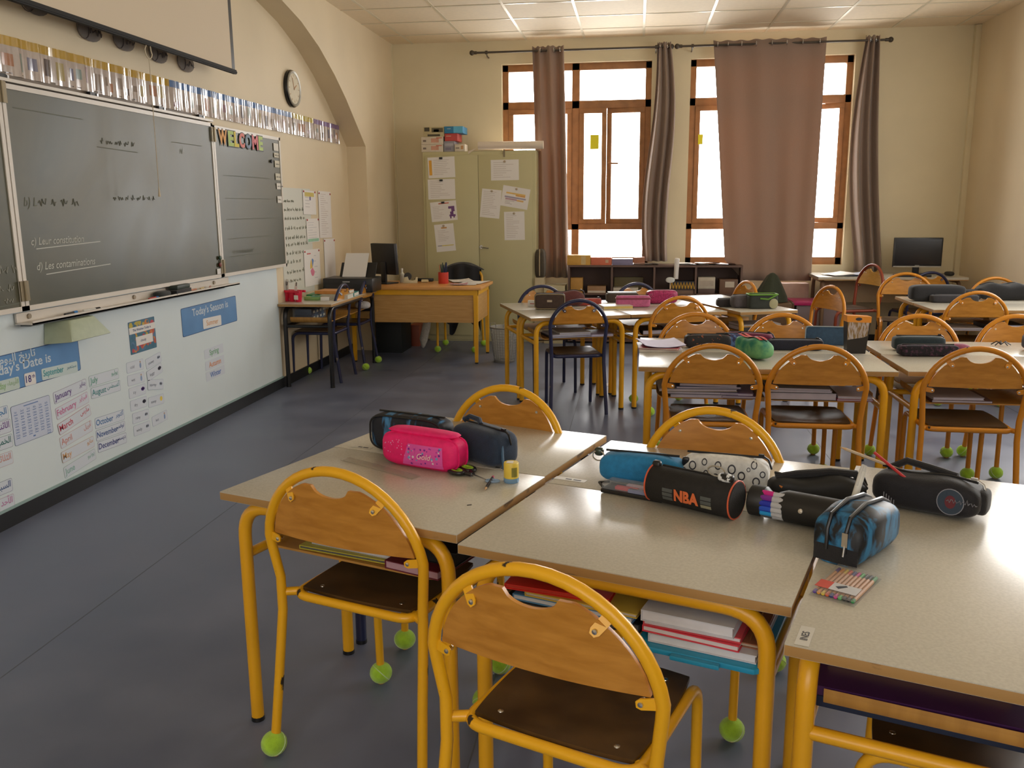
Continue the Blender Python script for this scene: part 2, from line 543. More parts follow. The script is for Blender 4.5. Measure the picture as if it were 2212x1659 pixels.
# ------------------------------------------------------------------ windows
def pane_frame(b, x0, x1, z0, z1, y, w=0.055, t=0.05, M=None):
    b.box(x0, x1, y, y + t, z0, z0 + w, 0, M); b.box(x0, x1, y, y + t, z1 - w, z1, 0, M)
    b.box(x0, x0 + w, y, y + t, z0 + w, z1 - w, 0, M); b.box(x1 - w, x1, y, y + t, z0 + w, z1 - w, 0, M)

def window(name, x0, x1, m1, open_leaf):
    y = YB + 0.07
    z0, z1 = WZ
    b = MB()
    b.box(x0, x1, y, y + 0.07, z0, z0 + 0.075); b.box(x0, x1, y, y + 0.07, z1 - 0.07, z1)
    b.box(x0, x0 + 0.062, y, y + 0.07, z0, z1); b.box(x1 - 0.062, x1, y, y + 0.07, z0, z1)
    b.box(x0, x1, y, y + 0.07, 1.155, 1.22); b.box(x0, x1, y, y + 0.07, 2.405, 2.485)
    b.box(m1 - 0.04, m1 + 0.04, y, y + 0.07, z0, z1)
    root = struct(b.build(name, m_frame, bevel=0.004))
    g = MB()
    for (a, c) in ((x0, m1), (m1, x1)):
        for (d, e) in ((z0 + 0.07, 1.16), (2.48, z1 - 0.06)):
            g.quad((a + 0.03, y + 0.035, d), (c - 0.03, y + 0.035, d), (c - 0.03, y + 0.035, e), (a + 0.03, y + 0.035, e))
    g.build('window_pane', m_glass, root)
    # casement leaves: one wide on the left, a pair on the right
    mid = m1 + 0.04 + (x1 - 0.062 - m1 - 0.04) * 0.42
    for i, (a, c, ang) in enumerate(((x0 + 0.062, m1 - 0.04, 0), (m1 + 0.04, mid, 0), (mid, x1 - 0.062, open_leaf))):
        f = MB()
        hinge = c if i == 2 else a
        M = T(hinge, y - 0.012, 0, rz=ang)
        pane_frame(f, a - hinge, c - hinge, 1.22, 2.405, 0, 0.05, 0.045, M)
        lf = f.build('window_leaf', m_frame, root, bevel=0.003)
        g = MB(); g.quad(*[M @ Vector(p) for p in ((a - hinge + 0.03, 0.02, 1.25), (c - hinge - 0.03, 0.02, 1.25), (c - hinge - 0.03, 0.02, 2.38), (a - hinge + 0.03, 0.02, 2.38))])
        g.build('leaf_pane', m_glass, lf)
        if i == 2:
            h = MB()
            h.box(0.012 + a - hinge, 0.038 + a - hinge, -0.012, 0.0, 1.775, 1.915, 0, M)
            h.tube(fillet([M @ Vector((0.025 + a - hinge, -0.01, 1.845)), M @ Vector((0.025 + a - hinge, -0.05, 1.845)), M @ Vector((0.13 + a - hinge, -0.055, 1.84))], 0.02), 0.009)
            h.build('window_handle', m_frame, lf)
    return root
window('window_1', W1[0], W1[1], -0.655, -0.10)
window('window_2', W2[0], W2[1], 1.30, -0.42)
o = MB().box(-0.50, -0.41, YB + 0.05, YB + 0.052, 1.99, 2.136).build('sticky_note', mat('yellow_note_paper', (0.78, 0.72, 0.02), 0.6))
tag(o, 'square yellow sticky note on the left window beside its handle', 'note')
o = MB().box(0.612, 0.66, YB + 0.05, YB + 0.052, 2.02, 2.12).build('sticky_note', bpy.data.materials['yellow_note_paper'])
tag(o, 'narrow yellow sticky note on the right window, left of the drawn curtain', 'note')

# ------------------------------------------------------------------ curtain rods and curtains
def rod(x0, x1, label):
    t = thing('curtain_rod', label, 'curtain rod', ((x0 + x1) / 2, 9.38, 2.955), 0, 'curtain rods')
    L = (x1 - x0) / 2
    b = MB(); b.tube([(-L, 0, 0), (L, 0, 0)], 0.0105, 12)
    b.build('pole', m_rod, t)
    for s in (-1, 1):
        b = MB(); b.blob(0.026, 0.026, 0.026, 1, 1, 0, T(s * (L + 0.02), 0, 0), 10, 16)
        b.tube([(s * (L - 0.03), 0, 0), (s * L, 0, 0)], 0.016, 12)
        b.build('finial', m_rod, t)
        b = MB(); b.tube(fillet([(s * (L - 0.13), 0, -0.012), (s * (L - 0.13), 0.06, -0.03), (s * (L - 0.13), 0.15, -0.03)], 0.02), 0.007, 8)
        b.lathe([(0.018, -0.012), (0.018, 0.012)], 10, 0, T(s * (L - 0.13), 0, 0, ry=PI / 2))
        b.build('bracket', m_rod, t)
rod(-1.69, 0.29, 'dark metal rod with ball ends above the left window')
rod(0.385, 2.37, 'dark metal rod with ball ends above the right window')

def curtain(label, xt0, xt1, xb0, xb1, zb, folds, amp, grom, swell=None, lift=0.0, hem=None):
    t = thing('curtain', label, 'curtain', ((xt0 + xt1) / 2, 9.38, 2.955), 0, 'taupe eyelet curtains')
    cx = (xt0 + xt1) / 2
    zt = 2.995
    def fn(u, v):
        k = v ** 0.9
        x = (xt0 + (xt1 - xt0) * u) * (1 - k) + (xb0 + (xb1 - xb0) * u) * k
        if swell: x += swell(u, v)
        z = zt + (zb - zt) * v + (hem(u) if hem else 0) * v
        y = 9.38 + amp * (0.75 + 0.5 * v) * math.sin(u * folds * 2 * PI + 0.7 * math.sin(2.2 * v + u * 5)) + 0.012 * math.sin(9 * u + 4 * v) - lift * v * v
        z += 0.006 * math.cos(u * folds * 4 * PI) * (1 - v) ** 8
        return (x - cx, y - 9.38, z - 2.955)
    b = MB(); b.grid(fn, max(24, folds * 14), 26)
    ob = b.build('cloth', m_curtain, t, sharp=80)
    sm = ob.modifiers.new('thickness', 'SOLIDIFY'); sm.thickness = 0.003
    b = MB()
    for g in grom:
        b.tube([(g - cx + 0.003 * math.cos(a), 0.02 * math.cos(a) - 0.02, 0.02 * math.sin(a)) for a in [2 * PI * k / 14 for k in range(14)]], 0.0055, 6, True)
    b.build('eyelets', m_chrome, t)
    return t
curtain('narrow taupe curtain at the left of the left window, hanging to the floor boxes', -1.085, -0.765, -1.03, -0.70, 0.66, 3, 0.035, [-1.0, -0.86, -0.80])
curtain('thin gathered taupe curtain at the right of the left window, bunched on the shelf', 0.17, 0.30, 0.08, 0.33, 0.835, 3, 0.04, [0.2, 0.27], swell=lambda u, v: 0.05 * math.sin(PI * v) * (u - 0.5) + 0.03 * math.sin(6 * v))
curtain('wide flat taupe curtain drawn across the right window', 0.716, 1.795, 0.90, 1.765, 0.645, 4, 0.014, [0.76, 0.86, 0.99, 1.13, 1.28, 1.42, 1.57, 1.73], lift=0.10, hem=lambda u: 0.21 * max(0, 1 - u * 4.5))
curtain('gathered taupe curtain hanging right of the right window', 2.165, 2.285, 2.20, 2.47, 0.735, 3, 0.045, [2.2, 2.25], swell=lambda u, v: -0.09 * math.sin(PI * min(1, v * 1.05)) * (1 - u * 0.6))
# ------------------------------------------------------------------ left wall: panel, boards, frieze, cards
def WL(y, z, x=XR, rot=0.0):
    """frame on the left wall: local x runs away from the camera along the wall, local y is up, local z is out of the wall"""
    return Matrix.Translation((x, y, z)) @ Matrix(((0, 0, 1, 0), (1, 0, 0, 0), (0, 1, 0, 0), (0, 0, 0, 1))) @ Matrix.Rotation(rot, 4, 'Z')

b = MB(); b.box(XR, XR + 0.005, 1.2, 6.58, 0.08, 0.955)
struct(b.build('trim_5', m_white_panel))
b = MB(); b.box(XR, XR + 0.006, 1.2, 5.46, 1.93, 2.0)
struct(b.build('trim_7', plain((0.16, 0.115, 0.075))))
b = MB(); b.box(XR, XR + 0.012, 1.2, 6.59, 0.078, 0.090)
struct(b.build('trim_6', plain((0.30, 0.42, 0.40))))
XP = XR + 0.0055
def scrib(b, M, x0, x1, y, h, m, rr, r=0.0013):
    """illegible handwriting: a wavy pen line"""
    pts, x = [], x0
    while x < x1:
        w = rr.uniform(0.03, 0.07)
        seg = []
        k = max(5, int(w / (h * 0.22)))
        for i in range(k):
            seg.append(M @ Vector((x + w * i / k, y + h * (0.5 + 0.5 * math.sin(i * 2.4 + x * 40)) * rr.uniform(0.5, 1.0), 0.0012)))
        if len(seg) > 1: b.tube(seg, r, 4, False, m)
        x += w + h * 0.5


bd = thing('chalkboard', 'large green chalkboard with two hinged side leaves and pale metal frame', 'chalkboard', (XR, 4.6, 0.955))
def leaf(name, y0, y1, z0, z1, x, inset=0.022, parent=None):
    b = MB()
    M = WL(0, 0, x)
    b.box(y0 + inset, y1 - inset, z0 + inset, z1 - inset, 0.0, 0.016, 0, M)
    for (a, c, d, e) in ((y0, y1, z0, z0 + inset), (y0, y1, z1 - inset, z1), (y0, y0 + inset, z0, z1), (y1 - inset, y1, z0, z1)):
        b.box(a, c, d, e, 0.0, 0.021, 1, M)
    o = b.build(name, [m_board, m_boardframe], parent)
    o.matrix_parent_inverse = Matrix.Translation(parent.location).inverted()
    return o
main = leaf('centre_panel', 3.632, 5.58, 0.955, 1.945, XR + 0.03, parent=bd)
right = leaf('side_leaf', 5.585, 6.69, 0.955, 1.935, XR + 0.03, parent=bd)
leftl = leaf('side_leaf', 2.52, 3.625, 0.955, 1.935, XR + 0.03, parent=bd)
def chalk(parent, items):
    b = MB()
    for (s, y, z, h, sl, mi) in items:
        M = WL(y, z, XR + 0.0465, sl)
        if s == '_': b.box(0, h, 0, 0.004, 0, 0.0004, mi, M)
        elif s[0] == '~': scrib(b, M, 0, float(s[1:]), 0, h, mi, random.Random(int(y * 100)))
        else: write(b, s, M, h, 0, 0, mi, shear=0.25)
    b.build('chalk_writing', [m_chalk, m_chalkfaint], parent)
chalk(main, [('d) Les contaminations', 3.74, 1.13, 0.035, 0.0, 0), ('_', 3.80, 1.105, 0.52, 0.03, 0), ('c) Leur constitution', 3.72, 1.245, 0.034, 0.0, 0), ('_', 3.75, 1.225, 0.50, 0.03, 0),
             ('b) L', 3.70, 1.42, 0.04, 0.0, 1), ('~0.3', 3.80, 1.42, 0.04, 0.0, 1), ('_', 3.70, 1.845, 0.5, -0.01, 1), ('~0.3', 4.33, 1.735, 0.035, 0, 1), ('~0.4', 4.4, 1.45, 0.03, 0, 1), ('_', 4.3, 1.715, 0.38, -0.02, 1),
             ('N', 5.14, 1.73, 0.03, 0, 1), ('_', 5.05, 1.79, 0.38, 0, 1)])
chalk(right, [('_', 5.7, 1.62, 0.75, 0, 1), ('_', 5.7, 1.47, 0.8, 0, 1), ('_', 5.7, 1.33, 0.8, 0, 1), ('_', 5.7, 1.20, 0.8, 0, 1), ('_', 5.7, 1.08, 0.85, 0, 1), ('Les contaminations', 5.75, 1.10, 0.03, 0, 1)])
chalk(leftl, [('~0.22', 3.36, 1.13, 0.04, 0, 0), ('~0.10', 3.46, 1.05, 0.035, 0, 0), ('_', 3.35, 0.985, 0.25, 0.03, 1), ('~0.05', 3.5, 1.0, 0.03, 0, 0)])
for (y, z) in ((5.582, 1.83), (5.582, 0.98), (3.628, 1.0), (3.628, 1.86)):
    b = MB(); b.box(-0.028, 0.028, 0, 0.09, 0.0, 0.006, 0, WL(y, z, XR + 0.052)); b.tube([WL(y, z, XR + 0.06) @ Vector((0, a, 0)) for a in (0, 0.09)], 0.006, 8)
    o = b.build('hinge', plain((0.25, 0.20, 0.12), 0.4, 0.5), bd); o.matrix_parent_inverse = Matrix.Translation(bd.location).inverted()
b = MB(); M = WL(0, 0, XR + 0.01)
b.box(3.6, 5.58, 1.952, 1.966, 0, 0.05, 0, M)
o = b.build('top_rail', m_boardframe, bd); o.matrix_parent_inverse = Matrix.Translation(bd.location).inverted()
b = MB()
b.box(3.60, 5.72, 0.90, 0.945, 0.0, 0.01, 0, M); b.box(3.60, 5.72, 0.895, 0.903, 0.0, 0.09, 0, M); b.box(3.60, 5.72, 0.895, 0.912, 0.085, 0.09, 0, M)
b.box(3.62, 5.55, 0.885, 0.895, 0.01, 0.06, 1, M)
for y in (3.68, 4.55, 5.5): b.lathe([(0.012, 0), (0.012, 0.008)], 10, 2, WL(y, 0.925, XR + 0.02))
o = b.build('chalk_tray', [m_boardframe, plain((0.08, 0.09, 0.09)), plain((0.3, 0.25, 0.18), 0.4, 0.5)], bd); o.matrix_parent_inverse = Matrix.Translation(bd.location).inverted()
for y in (3.70, 4.36, 5.02, 5.50):
    b = MB(); b.box(-0.05, 0.0, 0, 0.022, 0, 0.02, 0, WL(y, 1.966, XR + 0.012)); b.box(0, 0.012, -0.004, 0.018, 0, 0.025, 1, WL(y, 1.966, XR + 0.012))
    o = b.build('rail_clip', [m_black, m_chrome], bd); o.matrix_parent_inverse = Matrix.Translation(bd.location).inverted()

# things on the chalk tray
t = thing('board_eraser', 'black board duster lying at the far end of the chalk tray', 'eraser', (XR + 0.06, 4.98, 0.903), 0.1)
MB().box(-0.03, 0.03, -0.11, 0.11, 0.0, 0.028).build('felt', m_blackmatt, t, bevel=0.004)
MB().box(-0.028, 0.028, -0.09, 0.10, 0.028, 0.055).build('grip', plain((0.02, 0.035, 0.025)), t, bevel=0.008)
o = MB().blob(0.035, 0.07, 0.018, 0.7, 0.8).build('chalk_cloth', fabric((0.025, 0.03, 0.03)), loc=(XR + 0.06, 4.78, 0.921)); tag(o, 'crumpled dark wiping cloth beside the board duster', 'cloth')
def marker(name, label, cat, p, rz, cols, r=0.006, L=0.12, group=None):
    t = thing(name, label, cat, p, rz, group)
    a = MB(); a.tube([(0, -L / 2, r), (0, L * 0.22, r)], r, 10); a.build('barrel', cols[0], t)
    a = MB(); a.tube([(0, L * 0.22, r), (0, L / 2, r)], r * 1.15, 10); a.build('cap', cols[1], t)
    return t
marker('whiteboard_marker', 'blue capped marker at the near end of the chalk tray', 'marker', (XR + 0.06, 3.93, 0.903), 0.15, (plain((0.02, 0.02, 0.02)), plain((0.02, 0.22, 0.6))))
marker('whiteboard_marker', 'white and black marker beyond the blue capped one on the chalk tray', 'marker', (XR + 0.065, 4.09, 0.903), -0.1, (plain((0.7, 0.7, 0.66)), m_black))
marker('whiteboard_marker', 'red and blue marker in front of the board duster', 'marker', (XR + 0.075, 4.66, 0.903), 0.1, (plain((0.6, 0.04, 0.03)), plain((0.03, 0.2, 0.5))))
for i, (y, c, l) in enumerate(((5.16, (0.65, 0.3, 0.2), 'orange chalk stick beyond the board duster'), (5.27, (0.7, 0.55, 0.3), 'yellow chalk stick on the chalk tray'), (5.38, (0.6, 0.35, 0.3), 'pink chalk stick at the far end of the chalk tray'))):
    o = MB().tube([(0, -0.035, 0.006), (0, 0.035, 0.006)], 0.006, 8).build('chalk_stick', plain(c, 0.9), loc=(XR + 0.055, y, 0.903), rz=0.2 * i); tag(o, l, 'chalk', 'chalk sticks on the tray')
# dispenser under the tray
b = MB()
y0, z0 = 3.95, 0.80
P = [(XR + 0.006, 3.80, 0.884), (XR + 0.006, 4.10, 0.884), (XR + 0.10, 3.86, 0.884), (XR + 0.10, 4.05, 0.884), (XR + 0.006, 3.78, 0.775), (XR + 0.006, 4.13, 0.775), (XR + 0.14, 3.80, 0.785), (XR + 0.14, 4.13, 0.785)]
b.add(P, [(0, 1, 3, 2), (4, 6, 7, 5), (0, 2, 6, 4), (1, 5, 7, 3), (2, 3, 7, 6), (0, 4, 5, 1)])
o = b.build('chalk_dust_catcher', plain((0.42, 0.48, 0.34)), bevel=0.01); tag(o, 'pale green plastic holder under the near end of the chalk tray', 'holder')

# WELCOME letters
cols = [(0.78, 0.36, 0.08), (0.48, 0.62, 0.16), (0.74, 0.58, 0.05), (0.76, 0.22, 0.18), (0.20, 0.27, 0.36), (0.76, 0.20, 0.22), (0.50, 0.64, 0.20)]
ys = [5.655, 5.795, 5.885, 5.965, 6.065, 6.175, 6.285]
wd = [0.125, 0.085, 0.075, 0.085, 0.095, 0.10, 0.075]
for ch, c, y, w in zip('WELCOME', cols, ys, wd):
    b = MB()
    M = WL(y, 1.818, XR + 0.0515)
    vs, fs = text_geo(ch, 0.045)
    x0, x1 = min(v[0] for v in vs), max(v[0] for v in vs)
    z0, z1 = min(v[1] for v in vs), max(v[1] for v in vs)
    def put(d, zz, m):
        b.add([((v[0] - x0) / (x1 - x0) * (w + 2 * d) - d, (v[1] - z0) / (z1 - z0) * (0.10 + 2 * d) - d, zz) for v in vs], fs, m, M)
    put(0.006, 0.0006, 1); put(0, 0.0014, 0)
    o = b.build('letter', [mat('letter_card', c, 0.6), m_ink])
    n = {'orange': 0}
    tag(o, {5.655: 'orange letter W of the WELCOME sign', 5.795: 'green letter E second in the WELCOME sign', 5.885: 'yellow letter L of the WELCOME sign', 5.965: 'pink letter C of the WELCOME sign', 6.065: 'grey blue letter O of the WELCOME sign', 6.175: 'pink letter M of the WELCOME sign', 6.285: 'green letter E last in the WELCOME sign'}[y], 'letter', 'paper letters on the right board leaf')
# small cards down the edge of the right leaf
for i, (y, z, w, h, s, lab) in enumerate(((6.60, 1.86, 0.09, 0.055, '', 'blank white card at the top of the right board leaf'), (6.60, 1.80, 0.09, 0.035, '~', 'cream word card second from the top on the right board leaf'),
        (6.605, 1.735, 0.09, 0.05, '~', 'cream word card third from the top on the right board leaf'), (6.605, 1.64, 0.09, 0.05, '~', 'cream word card above the two white ones on the right board leaf'),
        (6.61, 1.57, 0.075, 0.045, '~', 'white word card with a dark rim on the right board leaf'), (6.615, 1.47, 0.085, 0.05, '~', 'lowest white word card on the right board leaf'))):
    b = MB(); M = WL(y, z, XR + 0.0515)
    b.box(-w / 2, w / 2, -h / 2, h / 2, 0, 0.0008, 0, M)
    if s: scrib(b, M, -w * 0.32, w * 0.3, -h * 0.12, h * 0.25, 1, random.Random(i), 0.0012)
    o = b.build('word_card', [mat('card_stock', (0.72, 0.68, 0.6) if i in (0, 4, 5) else (0.6, 0.55, 0.42), 0.6), m_greyink]); tag(o, lab, 'card', 'word cards on the right board leaf')
for i, (y, z, lab) in enumerate(((6.49, 1.75, 'black magnet near the word cards on the right board leaf'), (5.545, 1.085, 'green clip magnet low on the centre board edge'), (5.54, 1.04, 'red and black clip magnet below the green one on the board edge'))):
    o = MB().lathe([(0.014, 0), (0.014, 0.008), (0.008, 0.010)], 12, 0, WL(y, z, XR + 0.0525)).build('magnet', plain([(0.01, 0.01, 0.01), (0.02, 0.06, 0.03), (0.2, 0.03, 0.02)][i])); tag(o, lab, 'magnet')
o = MB().box(-0.055, 0.0, 0, 0.035, 0, 0.001, 0, WL(5.555, 0.98, XR + 0.0515)).build('word_card', m_paper); tag(o, 'tiny white label at the bottom right corner of the centre board', 'card')

# picture frieze above the board: laminated strips that ripple and shine
m_lamfilm = []
def frieze(label, y0, y1, col, seed, n):
    rr = random.Random(seed)
    t = thing('timeline_frieze', label, 'poster', (XR, (y0 + y1) / 2, 1.99), 0, 'laminated timeline strips above the chalkboard')
    L = y1 - y0
    base = [mat('frieze_paper', (0.50, 0.42, 0.37), 0.14, coat=0.8, na=0.1, ns=20), mat('frieze_band', col, 0.16, coat=0.8)]
    tones = [(0.30, 0.24, 0.2), (0.42, 0.20, 0.12), (0.2, 0.2, 0.28), (0.42, 0.34, 0.16), (0.25, 0.32, 0.30), (0.10, 0.08, 0.08), (0.36, 0.24, 0.28)]
    tm = [mat('frieze_print', c, 0.16, coat=0.8) for c in tones]
    ph = rr.random() * 6
    def off(s):
        return 0.010 + 0.0035 * math.sin(s * 38 + ph) + 0.003 * math.sin(s * 91 + ph * 2) + 0.002 * math.sin(s * 17)
    b = MB()
    nu = max(20, int(L / 0.012))
    def strip(u0, u1, z0, z1, m, lift=0.0, k=None):
        k = k or max(2, int((u1 - u0) / 0.012))
        for i in range(k):
            a, c = u0 + (u1 - u0) * i / k, u0 + (u1 - u0) * (i + 1) / k
            b.quad((off(a) + lift, a - L / 2, z0), (off(c) + lift, c - L / 2, z0), (off(c) * 0.7 + lift + 0.003, c - L / 2, z1), (off(a) * 0.7 + lift + 0.003, a - L / 2, z1), m)
    strip(0, L, 0.0, 0.128, 0); strip(0, L, 0.128, 0.168, 1)
    x = 0.02
    while x < L - 0.05:
        w = rr.uniform(0.02, 0.09)
        z0 = rr.uniform(0.015, 0.06); z1 = min(0.12, z0 + rr.uniform(0.03, 0.085))
        strip(x, min(L - 0.01, x + w * 0.75), z0, z1, 2 + rr.randrange(len(tm)), 0.0007)
        if rr.random() < 0.5: strip(x, min(L - 0.01, x + w * 0.6), 0.008, 0.012, 7, 0.0007)
        x += w + rr.uniform(0.01, 0.05)
    b.build('strip', base + tm, t, sharp=60)
    return t
frieze('long timeline strip with a yellow header at the near end of the frieze', 2.3, 5.145, (0.50, 0.30, 0.035), 1, 1)
frieze('timeline strip with a blue header in the middle of the frieze', 5.155, 7.06, (0.10, 0.20, 0.42), 2, 1)
frieze('short timeline strip with a yellow header, second from the far end', 7.07, 7.535, (0.50, 0.38, 0.03), 3, 1)
frieze('timeline strip with a purple header at the far end of the frieze', 7.545, 8.21, (0.20, 0.12, 0.30), 4, 1)

# date, month, weather and season cards on the white panel
def card(name, label, cat, y, z, w, h, rot=0, group=None, face=None, edge=None, texts=(), r=0.008, x=XP, extra=None):
    M = WL(y, z, x, rot)
    b = MB()
    def rr_(w, h, r):
        p = []
        for (sx, sy, a0) in ((1, 1, 0), (-1, 1, 90), (-1, -1, 180), (1, -1, 270)):
            for k in range(4):
                a = math.radians(a0 + 30 * k)
                p.append((sx * (w / 2 - r) + r * math.cos(a), sy * (h / 2 - r) + r * math.sin(a)))
        return p
    ew = 0.0035 if w > 0.5 else 0.0016
    b.prism(rr_(w, h, r), 0, 0.0008, 0 if edge is None else 1, M)
    if edge is not None: b.prism(rr_(w - 2 * ew, h - 2 * ew, r * 0.9), 0.0008, 0.0010, 0, M)
    mats = [face or m_paper_cool, edge or m_ink]
    for (s, tx, ty, th, col, al, bold, wid) in texts:
        mats.append(plain(col)); write(b, s, M, th, tx, ty, len(mats) - 1, al, wid, bold, z=0.0015)
    if extra: extra(b, M, mats)
    o = b.build(name, mats, sharp=20)
    return tag(o, label, cat, group)

MONTHS = [('January', 'يناير', 3.941, 0.518, 4.5, (0.12, 0.05, 0.25)), ('February', 'فبراير', 3.945, 0.444, 7, (0.62, 0.16, 0.35)), ('March', 'مارس', 3.949, 0.371, 9.5, (0.60, 0.06, 0.10)),
          ('April', 'أبريل', 3.952, 0.294, 6, (0.66, 0.30, 0.26)), ('May', 'مايو', 3.951, 0.215, 3.4, (0.70, 0.38, 0.16)), ('June', 'يونيو', 3.956, 0.141, 6, (0.25, 0.48, 0.42)),
          ('July', 'يوليو', 4.229, 0.532, -0.8, (0.10, 0.36, 0.26)), ('August', 'أغسطس', 4.235, 0.466, -1.7, (0.03, 0.24, 0.26)),
          ('October', 'أكتوبر', 4.243, 0.302, -2.4, (0.03, 0.17, 0.42)), ('November', 'نوفمبر', 4.241, 0.237, -2.2, (0.03, 0.09, 0.30)), ('December', 'ديسمبر', 4.245, 0.172, -3.0, (0.04, 0.05, 0.24))]
for (en, ar, y, z, a, c) in MONTHS:
    card('month_card', 'white month card reading %s in English and Arabic' % en, 'card', y, z, 0.265, 0.058, math.radians(a), 'month cards on the white panel', m_paper_cool, plain([0.25 + 0.5 * k for k in c]),
         [(en, -0.125, -0.012, 0.030, c, 'L', 0.012, None), (arabic(ar), 0.122, 0.0, 0.022, c, 'R', 0.01, None)], x=XP + (0.0014 if en in ('March', 'May') else 0))
def pic(kind):
    def ex(b, M, mats):
        c = {'sun': (0.8, 0.6, 0.08), 'cloud': (0.55, 0.62, 0.75), 'dark': (0.10, 0.10, 0.14), 'man': (0.25, 0.35, 0.55), 'purple': (0.12, 0.05, 0.3)}[kind]
        mats.append(plain(c)); k = len(mats) - 1
        if kind == 'man':
            b.prism([(0.052 + 0.009 * math.cos(t), -0.004 + 0.016 * math.sin(t)) for t in [2 * PI * i / 10 for i in range(10)]], 0.001, 0.0014, k, M)
            mats.append(plain((0.5, 0.35, 0.25))); b.prism([(0.052 + 0.006 * math.cos(t), 0.016 + 0.006 * math.sin(t)) for t in [2 * PI * i / 10 for i in range(10)]], 0.001, 0.0015, len(mats) - 1, M)
        else:
            for (dx, r) in (((0, 0.014),) if kind == 'sun' else ((-0.008, 0.009), (0.002, 0.012), (0.012, 0.008))):
                b.prism([(0.054 + dx + r * math.cos(t), 0.004 + r * math.sin(t)) for t in [2 * PI * i / 12 for i in range(12)]], 0.001, 0.0014, k, M)
    return ex
WEATHER = [('cold', 4.525, 0.540, -1, 'man'), ('wet', 4.523, 0.467, -2, 'man'), ('icy', 4.525, 0.396, -1, 'purple'), ('dry', 4.527, 0.323, -2, 'dark'), ('rainy', 4.535, 0.247, -2.9, 'cloud'), ('windy', 4.536, 0.176, -2.3, 'cloud'),
           ('snowy', 4.719, 0.538, 7, 'cloud'), ('foggy', 4.718, 0.471, 9.5, 'dark'), ('stormy', 4.717, 0.396, -9.5, 'cloud'), ('sunny', 4.71, 0.301, -3, 'sun'), ('hot', 4.732, 0.189, 2.3, 'man')]
for i, (s, y, z, a, k) in enumerate(WEATHER):
    card('weather_card', 'small weather picture card reading %s' % s, 'card', y, z, 0.17, 0.06, math.radians(a), 'weather cards on the white panel', m_paper_cool, plain((0.45, 0.52, 0.62)),
         [(s, -0.03, -0.009, 0.017, (0.12, 0.14, 0.2), 'C', 0.0, None)], extra=pic(k), x=XP + (0.0012 if s in ('foggy', 'stormy') else 0))
m_blueposter = mat('blue_poster', (0.13, 0.30, 0.57), 0.35, coat=0.3, na=0.08, ns=6)
navy_edge = plain((0.02, 0.07, 0.20))
WHITE = (0.62, 0.70, 0.76)
card('season_poster', "long blue poster reading Today's Season is", 'poster', 5.457, 0.714, 0.766, 0.178, 0.01, None, m_blueposter, navy_edge, [("Today's Season is", -0.06 + 0.065, 0.025, 0.045, WHITE, 'C', 0.015, 0.50)], 0.012)
card('season_card', 'white card reading Summer on the season poster', 'card', 5.468, 0.668, 0.255, 0.068, -0.02, 'season cards', m_paper, None, [('Summer', 0, -0.016, 0.034, (0.75, 0.35, 0.10), 'C', 0.0, None)], x=XP + 0.0018)
for (s, y, z, a, c) in (('Spring', 5.464, 0.472, 1.5, (0.16, 0.42, 0.20)), ('Autumn', 5.465, 0.393, 1.1, (0.75, 0.30, 0.12)), ('Winter', 5.464, 0.324, 1.7, (0.03, 0.14, 0.50))):
    card('season_card', 'white card reading %s below the season poster' % s, 'card', y, z, 0.268, 0.062, math.radians(a), 'season cards', m_paper_cool, None, [(s, 0, -0.016, 0.036, c, 'C', 0.01, None)])
def weath(b, M, mats):
    rr = random.Random(4)
    cs = [(0.55, 0.10, 0.05), (0.62, 0.22, 0.05), (0.05, 0.16, 0.25), (0.55, 0.42, 0.05), (0.10, 0.20, 0.34), (0.50, 0.06, 0.08)]
    k0 = len(mats)
    for c in cs: mats.append(plain(c))
    for i in range(46):
        x, yy = rr.uniform(-0.125, 0.125), rr.uniform(-0.08, 0.08)
        r = rr.uniform(0.010, 0.028)
        q = [(max(-0.132, min(0.132, x + r * math.cos(2 * PI * t / 6 + i))), max(-0.086, min(0.086, yy + r * math.sin(2 * PI * t / 6 + i)))) for t in range(6)]
        b.prism(q, 0.001, 0.0011 + i * 0.000008, k0 + i % len(cs), M)
    mats.append(m_paper); w = len(mats) - 1
    b.box(-0.134, 0.134, 0.022, 0.058, 0.0016, 0.0019, w, M); b.box(-0.075, 0.10, -0.05, 0.0, 0.0016, 0.0019, w, M)
    mats.append(plain((0.04, 0.08, 0.25))); k = len(mats) - 1
    write(b, 'The Weather Today is', M, 0.014, -0.005, 0.034, k, 'C', None, 0.01, z=0.0024); write(b, 'cloudy', M, 0.015, 0.0, -0.032, k, 'C', z=0.0024)
card('weather_poster', 'colourful leaf pattern poster reading The Weather Today is', 'poster', 4.63, 0.699, 0.272, 0.182, 0.01, None, mat('teal_poster', (0.06, 0.18, 0.26), 0.4), navy_edge, (), 0.005, extra=weath)
card('date_poster', "long blue poster reading Today's Date is in English and Arabic", 'poster', 3.545, 0.688, 0.99, 0.168, 0.005, None, m_blueposter, navy_edge,
     [("Today's Date is", 0.055, 0.0, 0.042, WHITE, 'C', 0.015, 0.44), (arabic('تاريخ اليوم'), 0.05, 0.047, 0.034, WHITE, 'C', 0.015, 0.24)], 0.012)
card('date_card', 'square white card reading 18th on the date poster', 'card', 3.659, 0.635, 0.078, 0.06, -0.02, None, m_paper, plain((0.5, 0.5, 0.62)), [('18', -0.012, -0.014, 0.032, (0.05, 0.03, 0.22), 'C', 0.015, None), ('th', 0.014, 0.003, 0.016, (0.05, 0.03, 0.22), 'L', 0.01, None)], x=XP + 0.0018)
